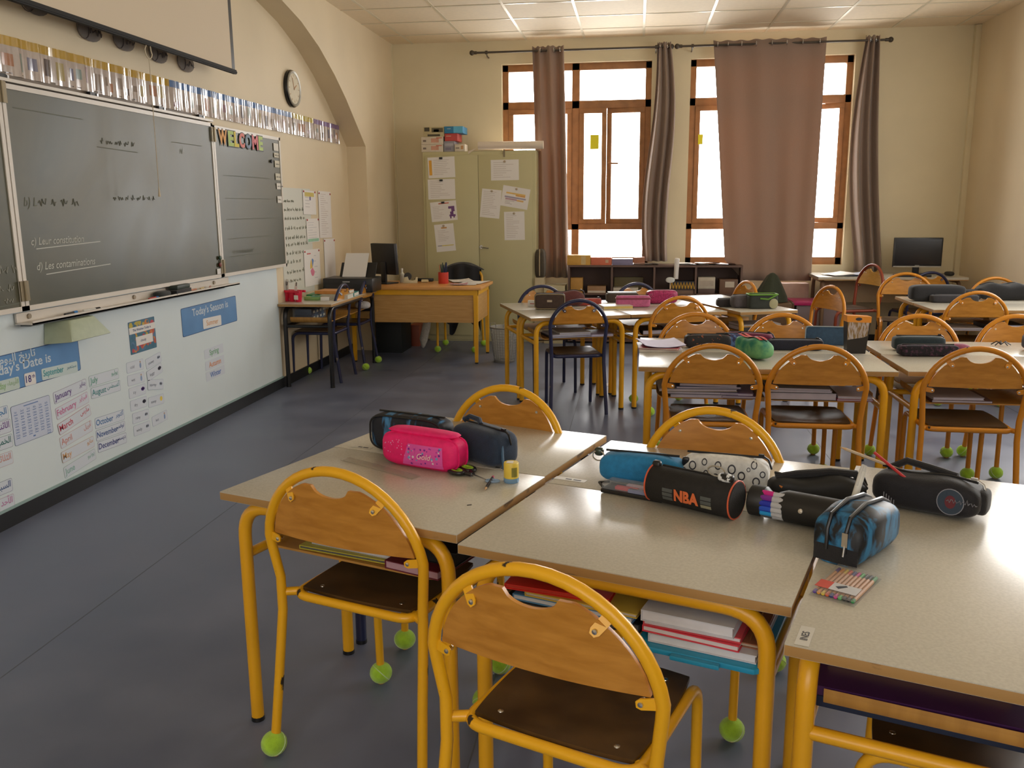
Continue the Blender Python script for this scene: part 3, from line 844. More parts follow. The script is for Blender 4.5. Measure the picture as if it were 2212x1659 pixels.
card('month_card', 'white month card reading September on the date poster', 'card', 3.877, 0.634, 0.272, 0.055, -0.03, 'month cards on the white panel', mat('mint_card', (0.60, 0.70, 0.68), 0.45), None, [('September', -0.125, -0.010, 0.029, (0.03, 0.33, 0.36), 'L', 0.01, 0.15), (arabic('سبتمبر'), 0.125, 0.0, 0.018, (0.1, 0.28, 0.36), 'R', 0.005, None)], x=XP + 0.0018)
card('weekday_card', 'pale green card reading Wednesday on the date poster', 'card', 3.462, 0.635, 0.246, 0.055, -0.01, 'weekday cards', mat('mint_card_b', (0.58, 0.68, 0.62), 0.45), None, [('Wednesday', -0.115, -0.010, 0.028, (0.30, 0.52, 0.22), 'L', 0.01, 0.15), (arabic('الأربعاء'), 0.118, -0.002, 0.02, (0.30, 0.50, 0.25), 'R', 0.005, None)], x=XP + 0.0018)
for (en, ar, y, z, c) in (('topmost at the left edge', 'الجمعة', 3.36, 0.521, (0.03, 0.20, 0.45)), ('second down with purple letters', 'الاثنين', 3.366, 0.457, (0.16, 0.05, 0.28)), ('third down with dark green letters', 'الخميس', 3.366, 0.388, (0.02, 0.16, 0.14)), ('fourth down with orange letters', 'الثلاثاء', 3.354, 0.313, (0.68, 0.34, 0.28)), ('second from the floor with navy letters', 'السبت', 3.33, 0.191, (0.02, 0.08, 0.26)), ('lowest with pink letters', 'الأحد', 3.33, 0.117, (0.55, 0.2, 0.42))):
    card('weekday_card', 'white weekday card with Arabic lettering, %s' % en, 'card', y, z, 0.267, 0.06, -0.025, 'weekday cards', m_paper_cool, plain([0.2 + 0.5 * k for k in c]), [(arabic(ar), 0.122, -0.006, 0.028, c, 'R', 0.012, None)])
def chart(b, M, mats):
    mats.append(plain((0.10, 0.20, 0.45))); k = len(mats) - 1
    b.box(-0.05, 0.05, 0.076, 0.080, 0.001, 0.0013, k, M)
    suf = lambda n: 'th' if 10 < n % 100 < 14 else {1: 'st', 2: 'nd', 3: 'rd'}.get(n % 10, 'th')
    for n in range(1, 32):
        r, c = (n - 1) // 6, (n - 1) % 6
        if n == 31: r, c = 5, 5
        x, yy = -0.108 + c * 0.0425, 0.055 - r * 0.027
        write(b, '%d%s' % (n, suf(n)), M, 0.0105, x, yy, k, 'C', z=0.0014)
        b.box(x - 0.012, x + 0.012, yy - 0.009, yy - 0.006, 0.001, 0.0013, k, M)
    b.box(-0.008, 0.008, -0.078, -0.072, 0.001, 0.0013, k, M)
card('number_chart', 'white chart of ordinal numbers 1st to 31st with a blue border', 'chart', 3.645, 0.442, 0.27, 0.184, 0.0, None, mat('lilac_white_card', (0.62, 0.67, 0.80), 0.4), navy_edge, (), 0.01, extra=chart)

# big sheet and papers right of the board
def lines(b, M, mats, w, h, n, col, rr, frac=0.9, top=0.0):
    mats.append(plain(col)); k = len(mats) - 1
    for i in range(n):
        yy = h / 2 - top - (i + 0.7) * (h - top) / (n + 0.5)
        b.box(-w * 0.42, -w * 0.42 + w * 0.84 * rr.uniform(0.4, frac), yy, yy + min(0.004, h / n * 0.25), 0.0008, 0.0010, k, M)
b = MB(); M = WL(0, 0, XR)
b.add([(XR + 0.002, 6.72, 0.70), (XR + 0.002, 7.40, 0.70), (XR + 0.002, 7.40, 1.565), (XR + 0.002, 6.745, 1.565)], [(0, 1, 2, 3)])
b.add([(XR + 0.0005, 6.72, 0.70), (XR + 0.0005, 7.40, 0.70), (XR + 0.0005, 7.40, 1.565), (XR + 0.0005, 6.745, 1.565)], [(0, 3, 2, 1)])
for (z, h, w) in ((1.45, 0.025, 0.2), (1.38, 0.03, 0.45), (1.31, 0.03, 0.4), (1.23, 0.035, 0.46), (1.155, 0.035, 0.45), (1.10, 0.035, 0.44), (1.03, 0.04, 0.46), (0.96, 0.04, 0.3), (0.88, 0.035, 0.4), (0.81, 0.03, 0.3)):
    scrib(b, WL(6.80, z, XR + 0.0022), 0, w, 0, h, 1, random.Random(int(z * 99)), 0.002)
o = b.build('handwritten_sheet', [mat('whiteboard_sheet', (0.66, 0.66, 0.58), 0.45), plain((0.30, 0.31, 0.24))]); tag(o, 'tall white sheet of handwriting right of the chalkboard', 'poster')
def wpaper(label, y, z, w, h, rot, fn, x=XR + 0.004):
    M = WL(y, z, x, rot)
    b = MB(); mats = [m_paper]
    b.box(-w / 2, w / 2, -h / 2, h / 2, 0, 0.0007, 0, M)
    fn(b, M, mats, random.Random(int(y * 100)))
    for s in (-1, 1):
        mats.append(plain((0.45, 0.05, 0.05))); b.lathe([(0.009, 0.0008), (0.007, 0.006)], 10, len(mats) - 1, M @ T(s * w * 0.44, h * 0.45, 0))
    o = b.build('pinned_paper', mats); return tag(o, label, 'paper', 'papers pinned right of the chalkboard')
def f_crest(b, M, mats, rr):
    mats.append(plain((0.62, 0.5, 0.12))); b.box(-0.11, 0.11, 0.05, 0.085, 0.0008, 0.001, len(mats) - 1, M)
    mats.append(plain((0.12, 0.08, 0.25))); b.prism([(0.0, 0.02), (0.03, 0.02), (0.03, 0.05), (0.0, 0.05)], 0.0008, 0.0011, len(mats) - 1, M)
    lines(b, M, mats, 0.24, 0.12, 4, (0.45, 0.42, 0.40), rr)
def f_green(b, M, mats, rr):
    lines(b, M, mats, 0.28, 0.16, 7, (0.55, 0.55, 0.55), rr)
    mats.append(plain((0.30, 0.55, 0.38))); b.box(-0.13, 0.13, -0.095, -0.07, 0.0008, 0.001, len(mats) - 1, M)
def f_pie(b, M, mats, rr):
    for (c, a0, a1) in (((0.08, 0.2, 0.5), 50, 100), ((0.7, 0.2, 0.3), 200, 330), ((0.75, 0.5, 0.1), 110, 190)):
        mats.append(plain(c)); b.prism([(0, 0)] + [(0.055 * math.cos(math.radians(a0 + (a1 - a0) * k / 6)), 0.075 * math.sin(math.radians(a0 + (a1 - a0) * k / 6))) for k in range(7)], 0.0008, 0.0011, len(mats) - 1, M)
    mats.append(plain((0.6, 0.1, 0.1))); b.box(-0.12, -0.03, 0.115, 0.125, 0.0008, 0.001, len(mats) - 1, M); lines(b, M @ T(0.09, 0, 0), mats, 0.1, 0.26, 5, (0.4, 0.4, 0.42), rr)
def f_list(b, M, mats, rr):
    lines(b, M, mats, 0.26, 0.38, 20, (0.55, 0.48, 0.44), rr)
wpaper('small pinned paper with a yellow band and purple crest', 7.37, 1.45, 0.30, 0.20, -0.02, f_crest, XR + 0.006)
wpaper('pinned paper with a green strip along its bottom', 7.42, 1.215, 0.30, 0.20, 0.0, f_green, XR + 0.006)
wpaper('pinned paper with a red and blue pie chart', 7.36, 0.90, 0.38, 0.31, -0.01, f_pie, XR + 0.006)
wpaper('tall pinned paper of small print at the far right of the group', 7.75, 1.345, 0.32, 0.41, -0.02, f_list)
wpaper('blank pinned paper below the small print sheet', 7.82, 0.955, 0.29, 0.35, -0.02, lambda *a: None)

# projection screen, its cord, wall clock and plastic stickers
t = thing('projection_screen', 'pulled down projection screen with black borders above the chalkboard', 'screen', (-2.6, 4.6, 2.27))
MB().box(-0.002, 0.002, -1.9, 1.045, 0.012, ZC - 2.29).build('screen_cloth', mat('screen_white', (0.72, 0.60, 0.44), 0.7), t)
b = MB(); b.box(0.002, 0.003, 1.045, 1.085, 0.012, ZC - 2.29); b.box(-0.003, -0.002, 1.045, 1.085, 0.012, ZC - 2.29); b.box(-0.002, 0.002, 1.045, 1.085, 0.012, ZC - 2.29); b.build('side_border', m_black, t)
b = MB(); b.box(-0.012, 0.012, -1.9, 1.09, -0.012, 0.014); b.box(0.012, 0.016, -1.9, 1.09, -0.006, -0.002, 1); b.tube([(0, 1.09, 0), (0, 1.10, 0)], 0.012, 10)
b.build('bottom_bar', [plain((0.012, 0.011, 0.010), 0.75), plain((0.30, 0.24, 0.16))], t, bevel=0.002)
b = MB(); b.tube([(-2.6, 4.642 + 0.03 * math.sin(a) * (1.2 if math.cos(a) < 0 else 0.8), 2.236 + 0.045 * math.cos(a)) for a in [2 * PI * k / 16 for k in range(16)]], 0.003, 6, True)
b.tube([(-2.6, 4.64, 2.19), (-2.6, 4.637, 1.9), (-2.6, 4.63, 1.52)], 0.0022, 6)
b.tube([(-2.6, 4.63, 1.52), (-2.6, 4.629, 1.47)], [0.003, 0.007], 8)
o = b.build('pull_cord', plain((0.62, 0.52, 0.36))); tag(o, 'thin beige pull cord hanging in front of the chalkboard', 'cord')
t = thing('wall_clock', 'round wall clock with a black rim above the frieze', 'clock', (XR, 7.085, 2.345))
M = WL(0, 0, 0)
b = MB(); b.lathe([(0.14, 0.0), (0.145, 0.02), (0.14, 0.032)], 40, 0, M); b.build('rim', m_black, t)
b = MB(); b.lathe([(0.14, 0.033), (0.135, 0.04), (0.118, 0.036)], 40, 0, M, cap=False); b.build('bezel', plain((0.36, 0.34, 0.28), 0.3, 0.3), t)
b = MB(); b.lathe([(0.0001, 0.0335), (0.120, 0.0335)], 40, 0, M, cap=False)
for k in range(12): b.box(-0.003, 0.003, 0.092, 0.108, 0.0337, 0.0345, 1, M @ Matrix.Rotation(k * PI / 6, 4, 'Z'))
b.build('dial', [plain((0.66, 0.58, 0.40)), plain((0.45, 0.25, 0.1))], t)
for (a, L) in ((1.95, 0.085), (0.55, 0.06)):
    b = MB(); b.box(-0.01, L, -0.004, 0.004, 0.035, 0.0362, 0, M @ Matrix.Rotation(a, 4, 'Z')); b.build('hand', plain((0.50, 0.26, 0.10)), t)
m_clear = see_through('clear_plastic', (0.55, 0.52, 0.50), 0.28, 0.1)
for i, (y, z) in enumerate(((3.95, 2.34), (4.36, 2.295), (4.67, 2.30), (5.02, 2.29), (5.34, 2.285))):
    b = MB(); M = WL(y, z, XR + 0.012)
    b.prism([(0.10 * math.cos(a) + 0.03, 0.055 * math.sin(a)) for a in [2 * PI * k / 18 for k in range(18)]], 0, 0.001, 0, M)
    b.tube([M @ Vector((0.05 * math.cos(a) - 0.03, 0.05 * math.sin(a), 0.003)) for a in [2 * PI * k / 16 for k in range(16)]], 0.0018, 5, True, 1)
    rr = random.Random(i)
    b.tube([M @ Vector((0.03 + 0.1 * k / 14, rr.uniform(-0.02, 0.02), 0.003)) for k in range(15)], 0.0016, 5, False, 1)
    b.tube([M @ Vector((0, 0.05, 0.003)), M @ Vector((0, 0.075, 0.003))], 0.003, 6, False, 1)
    o = b.build('plastic_pocket', [m_clear, plain((0.06, 0.05, 0.06))])
    tag(o, 'ringed clear pocket on the wall, %s' % ['nearest under the screen bar', 'second under the screen bar', 'third under the screen bar', 'behind the pull cord', 'shining at the far end of the row'][i], 'sticker', 'plastic pockets under the screen')
# ------------------------------------------------------------------ chairs
def rotv(x, y, a): return (x * math.cos(a) - y * math.sin(a), x * math.sin(a) + y * math.cos(a))
_ch = {}
def chair_meshes(style):
    """bent tube school chair, front towards +y, origin on the floor"""
    if style in _ch: return _ch[style]
    w, sz, top = {'navy': (0.195, 0.405, 0.785), 'red': (0.205, 0.44, 0.80), 'yellow': (0.228, 0.44, 0.795)}.get(style, (0.21, 0.44, 0.80))
    tr = 0.0125
    zc = top - w
    d = {}
    lean = lambda z: -0.165 - 0.045 * max(0, (z - sz) / (top - sz)) if z >= sz else -0.165 - 0.055 * (sz - z) / sz
    def arch_pts(r=w):
        p = [(-w * 0.99, lean(0), 0.0), (-w * 0.95, lean(sz * 0.5), sz * 0.5), (-w * 0.925, lean(sz - 0.05), sz - 0.05), (-w * 0.93, lean(sz + 0.04), sz + 0.04), (-w * 0.98, lean(zc), zc)]
        for k in range(1, 24):
            a = PI - PI * k / 24
            z = zc + w * math.sin(a)
            p.append((w * math.cos(a), lean(z), z))
        q = [(-x, y, z) for (x, y, z) in reversed(p[:5])]
        return p + q
    b = MB(); b.tube(arch_pts(), tr, 12); d['back_frame'] = b
    # seat frame: front leg, side rail, rear rail, side rail, front leg
    sx, sy0, sy1 = min(w * 0.83, 0.175), -0.165, 0.185
    zs = sz - 0.004
    P = [(-sx, sy1 + 0.012, 0), (-sx, sy1, zs), (-sx, sy0, zs), (sx, sy0, zs), (sx, sy1, zs), (sx, sy1 + 0.012, 0)]
    b = MB(); b.tube(fillet(P, [0.06, 0.045, 0.045, 0.06], 7), tr * 0.95, 10)
    for s in (-1, 1): b.tube([(s * (sx - 0.01), sy0 + 0.03, zs), (s * w * 0.93, lean(sz), zs)], tr * 0.9, 10)
    d['seat_frame'] = b
    b = MB()
    n = 16
    def seat(u, v):
        x, y = (u * 2 - 1), (v * 2 - 1)
        k = 1 - 0.06 * (x * x * y * y)
        return (x * (sx - 0.003) * k, 0.012 + y * 0.168 * k, sz + 0.012 - 0.010 * (1 - x * x) * (1 - y * y))
    b.grid(seat, n, n)
    vs = list(b.v)
    b.add([(x, y, z - 0.009) for x, y, z in vs], [tuple(reversed(f)) for f in list(b.f)])
    rim = [i for i in range(n)] + [(n + 1) * j + n for j in range(n)] + [(n + 1) * n + n - i for i in range(n)] + [(n + 1) * (n - j) for j in range(n)]
    o = len(vs)
    for i in range(len(rim)): b.f.append([rim[i], rim[i - 1], rim[i - 1] + o, rim[i] + o]); b.m.append(0)
    d['seat'] = b
    b = MB(); b.lathe([(0.008, -0.002), (0.006, 0.003), (0.0001, 0.004)], 8, 0, T(0, 0, sz + 0.008))
    d['seat_screw'] = b
    # backrest
    ri = w - tr - 0.006
    zl = zc + 0.04
    N = 46
    half = math.sqrt(max(0.001, ri * ri - (zl - zc) ** 2)) * 0.995
    fr, bk = [], []
    for i in range(N + 1):
        x = -half + 2 * half * i / N
        zu = zc + math.sqrt(max(0, ri * ri - x * x))
        cut = top - 0.035
        if abs(x) < 0.052: cut = top - 0.035 - 0.026 * math.sqrt(max(0, 1 - (x / 0.052) ** 2))
        zu = max(zl + 0.002, min(zu, cut))
        for (arr, t) in ((fr, 0.0045), (bk, -0.0045)):
            y = lambda z: lean(z) + 0.002 - 0.020 * (1 - (x / half) ** 2) + t
            arr.append(((x, y(zl), zl), (x, y(zu), zu)))
    b = MB()
    vs = [p for c in fr for p in c] + [p for c in bk for p in c]
    o = 2 * (N + 1)
    fs = []
    for i in range(N):
        a = 2 * i
        fs += [(a, a + 2, a + 3, a + 1), (o + a, o + a + 1, o + a + 3, o + a + 2), (a, o + a, o + a + 2, a + 2), (a + 1, a + 3, o + a + 3, o + a + 1)]
    fs += [(0, 1, o + 1, o), (2 * N, o + 2 * N, o + 2 * N + 1, 2 * N + 1)]
    b.add(vs, fs)
    d['backrest'] = b
    for bi, a in enumerate((52, 128, 8, 172)):
        a = math.radians(a)
        b = MB()
        p0 = Vector((w * math.cos(a), lean(zc + w * math.sin(a)), zc + w * math.sin(a)))
        p1 = Vector(((w - 0.036) * math.cos(a), 0, zc + (w - 0.036) * math.sin(a)))
        p1.y = lean(p1.z) - 0.020 * (1 - (p1.x / half) ** 2) - 0.006
        dr = (p1 - p0).normalized(); t = Vector((-math.sin(a), 0, math.cos(a))) * 0.0105
        e = Vector((0, 0.003, 0))
        q = [p0 - t, p0 + t, p1 + t * 0.95, p1 + t * 0.5 + dr * 0.008, p1 - t * 0.5 + dr * 0.008, p1 - t * 0.95]
        vs = [v - e for v in q] + [v + e * 0.3 for v in q]
        b.add(vs, [(0, 1, 2, 3, 4, 5), (11, 10, 9, 8, 7, 6)] + [(i, i + 6, (i + 1) % 6 + 6, (i + 1) % 6) for i in range(6)])
        for sg in (-1, 1):
            b.lathe([(0.0055, -0.001), (0.0048, 0.002), (0.0001, 0.003)], 8, 1, T(p1.x, p1.y + (-0.003 if sg < 0 else 0.0125), p1.z, rx=PI / 2 * (1 if sg < 0 else -1)))
        d['bracket%d' % bi] = b
    feet = [(-w * 0.99, lean(0)), (w * 0.99, lean(0)), (-sx, sy1 + 0.012), (sx, sy1 + 0.012)]
    mt = {'navy': m_navy, 'yellow': m_yellow, 'orange': m_orange, 'red': m_redframe, 'yellow_front': m_yellow}[style]
    wood = m_beech_light if style in ('red',) else m_beech
    mats = {'back_frame': mt, 'seat_frame': mt, 'seat': m_seat, 'seat_screw': m_screw, 'backrest': wood}
    for i in range(4): mats['bracket%d' % i] = [mt, m_screw]
    ms = {k: v.mesh(k.rstrip('0123'), mats[k], sharp=50) for k, v in d.items()}
    bl = MB(); bl.blob(0.0335, 0.0335, 0.032, 1, 1, 0, T(0, 0, 0.032), 16, 20)
    bl.tube([(0.0338 * math.cos(a), 0.0338 * math.sin(a) * 0.6, 0.032 + 0.0325 * math.sin(a) * 0.75) for a in [2 * PI * k / 24 for k in range(24)]], 0.0014, 5, True, 1)
    ms['tennis_ball'] = bl.mesh('tennis_ball', [m_ball, plain((0.62, 0.78, 0.45), 0.8)], sharp=60)
    _ch[style] = (ms, feet)
    return _ch[style]

def chair(label, style, x, y, deg, balls=(0, 1, 2, 3), group='bent tube school chairs', scale=1.0, wood=None, z=0.0):
    ms, feet = chair_meshes(style)
    t = thing('school_chair', label, 'chair', (x, y, z), math.radians(deg), group)
    t.scale = (scale, scale, scale)
    for k in ('back_frame', 'seat_frame', 'seat', 'backrest'):
        o = link(k, ms[k], t)
        if k == 'backrest':
            for i in range(4): link('bracket', ms['bracket%d' % i], o)
        if k == 'seat' and y < 3:
            for p in ((-0.12, -0.12, 0), (0.12, -0.12, 0), (-0.12, 0.14, 0), (0.12, 0.14, 0)): link('screw', ms['seat_screw'], o, p)
    for i in balls:
        link('tennis_ball', ms['tennis_ball'], t, (feet[i][0], feet[i][1], 0), rz=i * 1.3)
    return t
def chair_at_arch(label, style, ax, ay, deg, **k):
    a = math.radians(deg); s = k.get('scale', 1.0)
    return chair(label, style, ax - 0.205 * s * math.sin(a), ay + 0.205 * s * math.cos(a), deg, **k)

chair('yellow chair with chipped paint at the front of the left foreground desk', 'yellow', -0.628, 2.10, -18)
chair('yellow chair nearest the camera with pencil scratches on its backrest', 'yellow', -0.085, 1.585, -21, balls=())
chair('yellow chair behind the left foreground desk, facing the camera', 'yellow_front', -0.487, 2.684, 161)
chair('yellow chair behind the foreground desk with the orange lettered case, facing the camera', 'yellow_front', 0.178, 2.418, 161)
chair('yellow chair tucked from the right under the sideways desk at the bottom right', 'yellow', 0.655, 1.605, 71, balls=(3,))
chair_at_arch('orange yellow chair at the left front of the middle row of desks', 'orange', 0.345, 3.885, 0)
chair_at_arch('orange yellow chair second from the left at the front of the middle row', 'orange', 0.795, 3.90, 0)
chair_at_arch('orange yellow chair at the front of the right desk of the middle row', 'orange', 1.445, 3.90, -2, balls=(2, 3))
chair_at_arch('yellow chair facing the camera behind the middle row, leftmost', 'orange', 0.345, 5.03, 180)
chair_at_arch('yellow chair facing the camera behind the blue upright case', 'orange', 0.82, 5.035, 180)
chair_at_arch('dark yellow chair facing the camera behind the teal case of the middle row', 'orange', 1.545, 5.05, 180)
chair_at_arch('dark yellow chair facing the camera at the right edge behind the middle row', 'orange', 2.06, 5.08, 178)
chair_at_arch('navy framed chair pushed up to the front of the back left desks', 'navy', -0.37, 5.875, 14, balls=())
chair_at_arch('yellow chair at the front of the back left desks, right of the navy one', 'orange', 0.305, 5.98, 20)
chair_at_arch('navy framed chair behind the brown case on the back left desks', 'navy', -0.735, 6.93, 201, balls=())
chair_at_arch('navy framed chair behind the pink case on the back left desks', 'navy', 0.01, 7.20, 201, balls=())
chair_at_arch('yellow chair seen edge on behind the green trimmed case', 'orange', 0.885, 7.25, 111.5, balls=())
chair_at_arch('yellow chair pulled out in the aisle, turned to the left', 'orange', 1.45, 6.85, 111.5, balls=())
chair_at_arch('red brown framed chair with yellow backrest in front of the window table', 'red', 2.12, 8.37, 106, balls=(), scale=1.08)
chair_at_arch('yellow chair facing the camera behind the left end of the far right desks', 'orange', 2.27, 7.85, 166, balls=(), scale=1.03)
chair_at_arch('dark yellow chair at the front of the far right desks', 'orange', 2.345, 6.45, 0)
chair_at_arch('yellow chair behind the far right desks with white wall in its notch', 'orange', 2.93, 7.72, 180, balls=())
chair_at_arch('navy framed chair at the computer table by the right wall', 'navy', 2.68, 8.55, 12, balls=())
chair('navy framed chair facing the chalkboard wall, nearer of the two', 'navy', -2.585, 6.985, 90, balls=(3,))
chair('navy framed chair facing the chalkboard wall, farther of the two', 'navy', -2.555, 7.56, 90, balls=(0, 1))

# ------------------------------------------------------------------ desks
_dk = {}
def desk_parts(L, D, h, frame, bar_z=0.49):
    k = (L, D, h, frame.name)
    if k in _dk: return _dk[k]
    ms = {}
    b = MB()
    b.box(0, L, 0, D, h - 0.0015, h, 0)
    b.box(0.0, L, 0.0, D, h - 0.022, h - 0.0015, 1)
    ms['tabletop'] = b.mesh('tabletop', [m_lam, m_edge], 0.0018)
    tr = 0.0175
    ix, iy = 0.045, 0.035
    for (nm, y) in (('front', iy), ('rear', D - iy)):
        b = MB()
        P = [(ix, y, 0), (ix, y, h - 0.022 - tr), (L - ix, y, h - 0.022 - tr), (L - ix, y, 0)]
        b.tube(fillet(P, 0.09, 8), tr, 12)
        for x in (ix, L - ix): b.tube([(x, y, 0), (x, y, 0.012)], tr + 0.0012, 12, False, 1)
        ms['leg_frame_' + nm] = b.mesh('leg_frame', [frame, m_black], sharp=50)
    b = MB()
    for x in (ix, L - ix): b.tube([(x, iy, bar_z), (x, D - iy, bar_z)], tr * 0.75, 10)
    b.tube([(ix, D - iy, bar_z), (L - ix, D - iy, bar_z)], tr * 0.75, 10)
    ms['cross_bar'] = b.mesh('cross_bar', frame, sharp=50)
    b = MB()
    n = 1 if L < 0.9 else 2
    for i in range(n):
        x0 = 0.085 + i * (L - 0.17) / n + (0.02 if i else 0); x1 = 0.085 + (i + 1) * (L - 0.17) / n - (0.02 if i < n - 1 else 0)
        prof = []
        for kk in range(9):
            a = -PI / 2 - PI / 2 * kk / 8 * 1.1
            prof.append((x0 + 0.035 + 0.035 * math.cos(a), bar_z + 0.055 + 0.035 * math.sin(a)))
        left = list(reversed(prof))
        right = [(x0 + x1 - px, pz) for (px, pz) in prof]
        line = left + right
        m = len(line)
        vs = [(px, yy, pz) for yy in (0.07, D - 0.06) for (px, pz) in line] + [(px, yy, pz + 0.006) for yy in (0.07, D - 0.06) for (px, pz) in line]
        fs = []
        for q in range(m - 1):
            fs += [(q, q + 1, m + q + 1, m + q), (2 * m + q, 3 * m + q, 3 * m + q + 1, 2 * m + q + 1), (q, 2 * m + q, 2 * m + q + 1, q + 1), (m + q, m + q + 1, 3 * m + q + 1, 3 * m + q)]
        fs += [(0, m, 3 * m, 2 * m), (m - 1, 3 * m - 1, 4 * m - 1, 2 * m - 1)]
        b.add(vs, fs)
    b.box(L * 0.5 - 0.02, L * 0.5 + 0.02, D * 0.3, D * 0.7, bar_z - 0.0, bar_z + 0.021)
    ms['book_shelf'] = b.mesh('book_shelf', m_shelfply, sharp=40)
    _dk[k] = ms
    return ms
H = 0.67
def desk(label, x, y, deg, L, D, frame=None, h=H, group='school desks with grey tops'):
    ms = desk_parts(L, D, h, frame or m_yellow_plain)
    t = thing('school_desk', label, 'desk', (x, y, 0), math.radians(deg), group)
    for nm in ('tabletop', 'leg_frame_front', 'leg_frame_rear', 'cross_bar', 'book_shelf'):
        link(nm.replace('_front', '').replace('_rear', ''), ms[nm], t)
    t['_L'] = L
    del t['_L']
    return t
G1 = -18.7
desk('foreground desk at the left with scissors and glue on it', -1.075, 2.09, G1, 0.722, 0.485)
desk('desk behind the foreground left one, with navy legs', -0.922, 2.556, G1, 0.722, 0.485, m_navy)
desk('foreground desk in the middle with the orange lettered case on its far edge', -0.378, 1.803, G1, 0.715, 0.485)
desk('desk behind the middle foreground one, under the blue and ringed cases', -0.222, 2.268, G1, 0.715, 0.485)
desk('sideways foreground desk at the bottom right with a fineliner pack', 0.722, 1.272, 71.3, 1.16, 0.485)
desk('long desk at the front left of the middle row', 0.022, 4.055, -0.8, 1.145, 0.462)
desk('long desk behind the front left one of the middle row', 0.028, 4.522, -0.8, 1.145, 0.462)
desk('long desk at the front right of the middle row', 1.212, 4.055, 0.0, 1.145, 0.462)
desk('long desk behind the front right one of the middle row', 1.22, 4.522, 0.0, 1.145, 0.462)
desk('front desk at the left end of the back left group', -0.687, 5.812, 21, 0.705, 0.49)
desk('rear desk at the left end of the back left group', -0.866, 6.276, 21, 0.705, 0.47)
desk('front desk in the middle of the back left group', -0.022, 6.068, 21, 0.715, 0.49)
desk('rear desk in the middle of the back left group', -0.20, 6.53, 21, 0.715, 0.47)
desk('long sideways desk at the right end of the back left group', 1.145, 6.435, 111.5, 1.18, 0.445)
desk('front desk of the far right group by the wall', 2.085, 6.522, 0, 1.12, 0.468)
desk('rear desk of the far right group by the wall', 2.08, 6.997, 0, 1.12, 0.468)
desk('black framed desk along the chalkboard wall under the printer', -2.335, 6.555, 90, 1.24, 0.435, m_blacktube)
# ------------------------------------------------------------------ metal cabinet with papers
t = thing('metal_cabinet', 'tall olive cream metal cupboard with two doors and pinned papers', 'cupboard', (-1.60, 9.13, 0))
b = MB(); b.box(-0.60, 0.575, 0.008, 0.385, 0.02, 1.962); b.box(-0.575, 0.55, 0.02, 0.38, 0.0, 0.02)
b.build('carcass', m_cabinet, t, bevel=0.006)
for (x0, x1) in ((-0.57, -0.019), (-0.015, 0.540)):
    d = MB().box(x0, x1, -0.006, 0.007, 0.07, 1.925).build('door', m_cabinet, t, bevel=0.003)
    if x0 > -0.1:
        h = MB(); h.lathe([(0.018, 0), (0.018, 0.006)], 14, 0, T(0.005, -0.006, 0.995, rx=PI / 2)); h.tube(fillet([(0.005, -0.01, 0.995), (0.005, -0.032, 0.995), (0.085, -0.034, 0.985)], 0.012), 0.007, 8)
        h.build('handle', m_chrome, d)
        h = MB(); h.box(0.245, 0.262, -0.010, -0.006, 1.90, 1.975); h.build('latch', plain((0.25, 0.2, 0.12)), d)
YC = 9.1235
def cpaper(label, xc, zc, w, h, deg, fn, pin):
    M = Matrix.Translation((xc, YC, zc)) @ Matrix(((1, 0, 0, 0), (0, 0, -1, 0), (0, 1, 0, 0), (0, 0, 0, 1))) @ Matrix.Rotation(math.radians(deg), 4, 'Z')
    b = MB(); mats = [m_paper]
    b.box(-w / 2, w / 2, -h / 2, h / 2, 0, 0.0008, 0, M)
    if fn: fn(b, M, mats, random.Random(int(zc * 1000)))
    o = b.build('paper_sheet', mats); tag(o, label, 'paper', 'papers on the cupboard doors')
    p = MB()
    if pin == 'clip': p.box(-0.016, 0.016, h / 2 - 0.022, h / 2 - 0.002, 0.0008, 0.012, 0, M)
    else: p.lathe([(0.012, 0.0008), (0.012, 0.007), (0.008, 0.009)], 12, 0, M @ T(0, h / 2 - 0.018, 0))
    o2 = p.build('magnet', m_black if pin == 'clip' else plain((0.45, 0.36, 0.25)), None, bevel=0.001)
    tag(o2, ('black magnet holding the ' if pin == 'clip' else 'beige round magnet holding the ') + label.replace('white sheet', 'sheet')[:90], 'magnet', 'magnets on the cupboard doors')
def q_orange(b, M, mats, rr):
    mats.append(plain((0.75, 0.38, 0.04))); b.box(-0.13, -0.10, -0.075, 0.075, 0.0008, 0.001, len(mats) - 1, M); lines(b, M @ T(0.02, 0, 0), mats, 0.24, 0.17, 9, (0.56, 0.50, 0.46), rr)
def q_lines(n, w, h, c=(0.56, 0.5, 0.46)): return lambda b, M, mats, rr: lines(b, M, mats, w, h, n, c, rr)
def q_purple(b, M, mats, rr):
    mats.append(plain((0.60, 0.12, 0.05))); b.box(-0.05, 0.06, 0.075, 0.085, 0.0008, 0.001, len(mats) - 1, M)
    lines(b, M @ T(-0.04, -0.01, 0), mats, 0.18, 0.14, 8, (0.6, 0.54, 0.5), rr)
    mats.append(plain((0.16, 0.06, 0.20)))
    for (x0, x1, z0, z1) in ((0.05, 0.115, 0.02, 0.045), (0.08, 0.115, -0.01, 0.02), (0.065, 0.1, -0.04, -0.01), (0.055, 0.12, -0.06, -0.04), (0.06, 0.075, -0.08, -0.06), (0.095, 0.11, -0.075, -0.06)): b.box(x0, x1, z0, z1, 0.0008, 0.0011, len(mats) - 1, M)
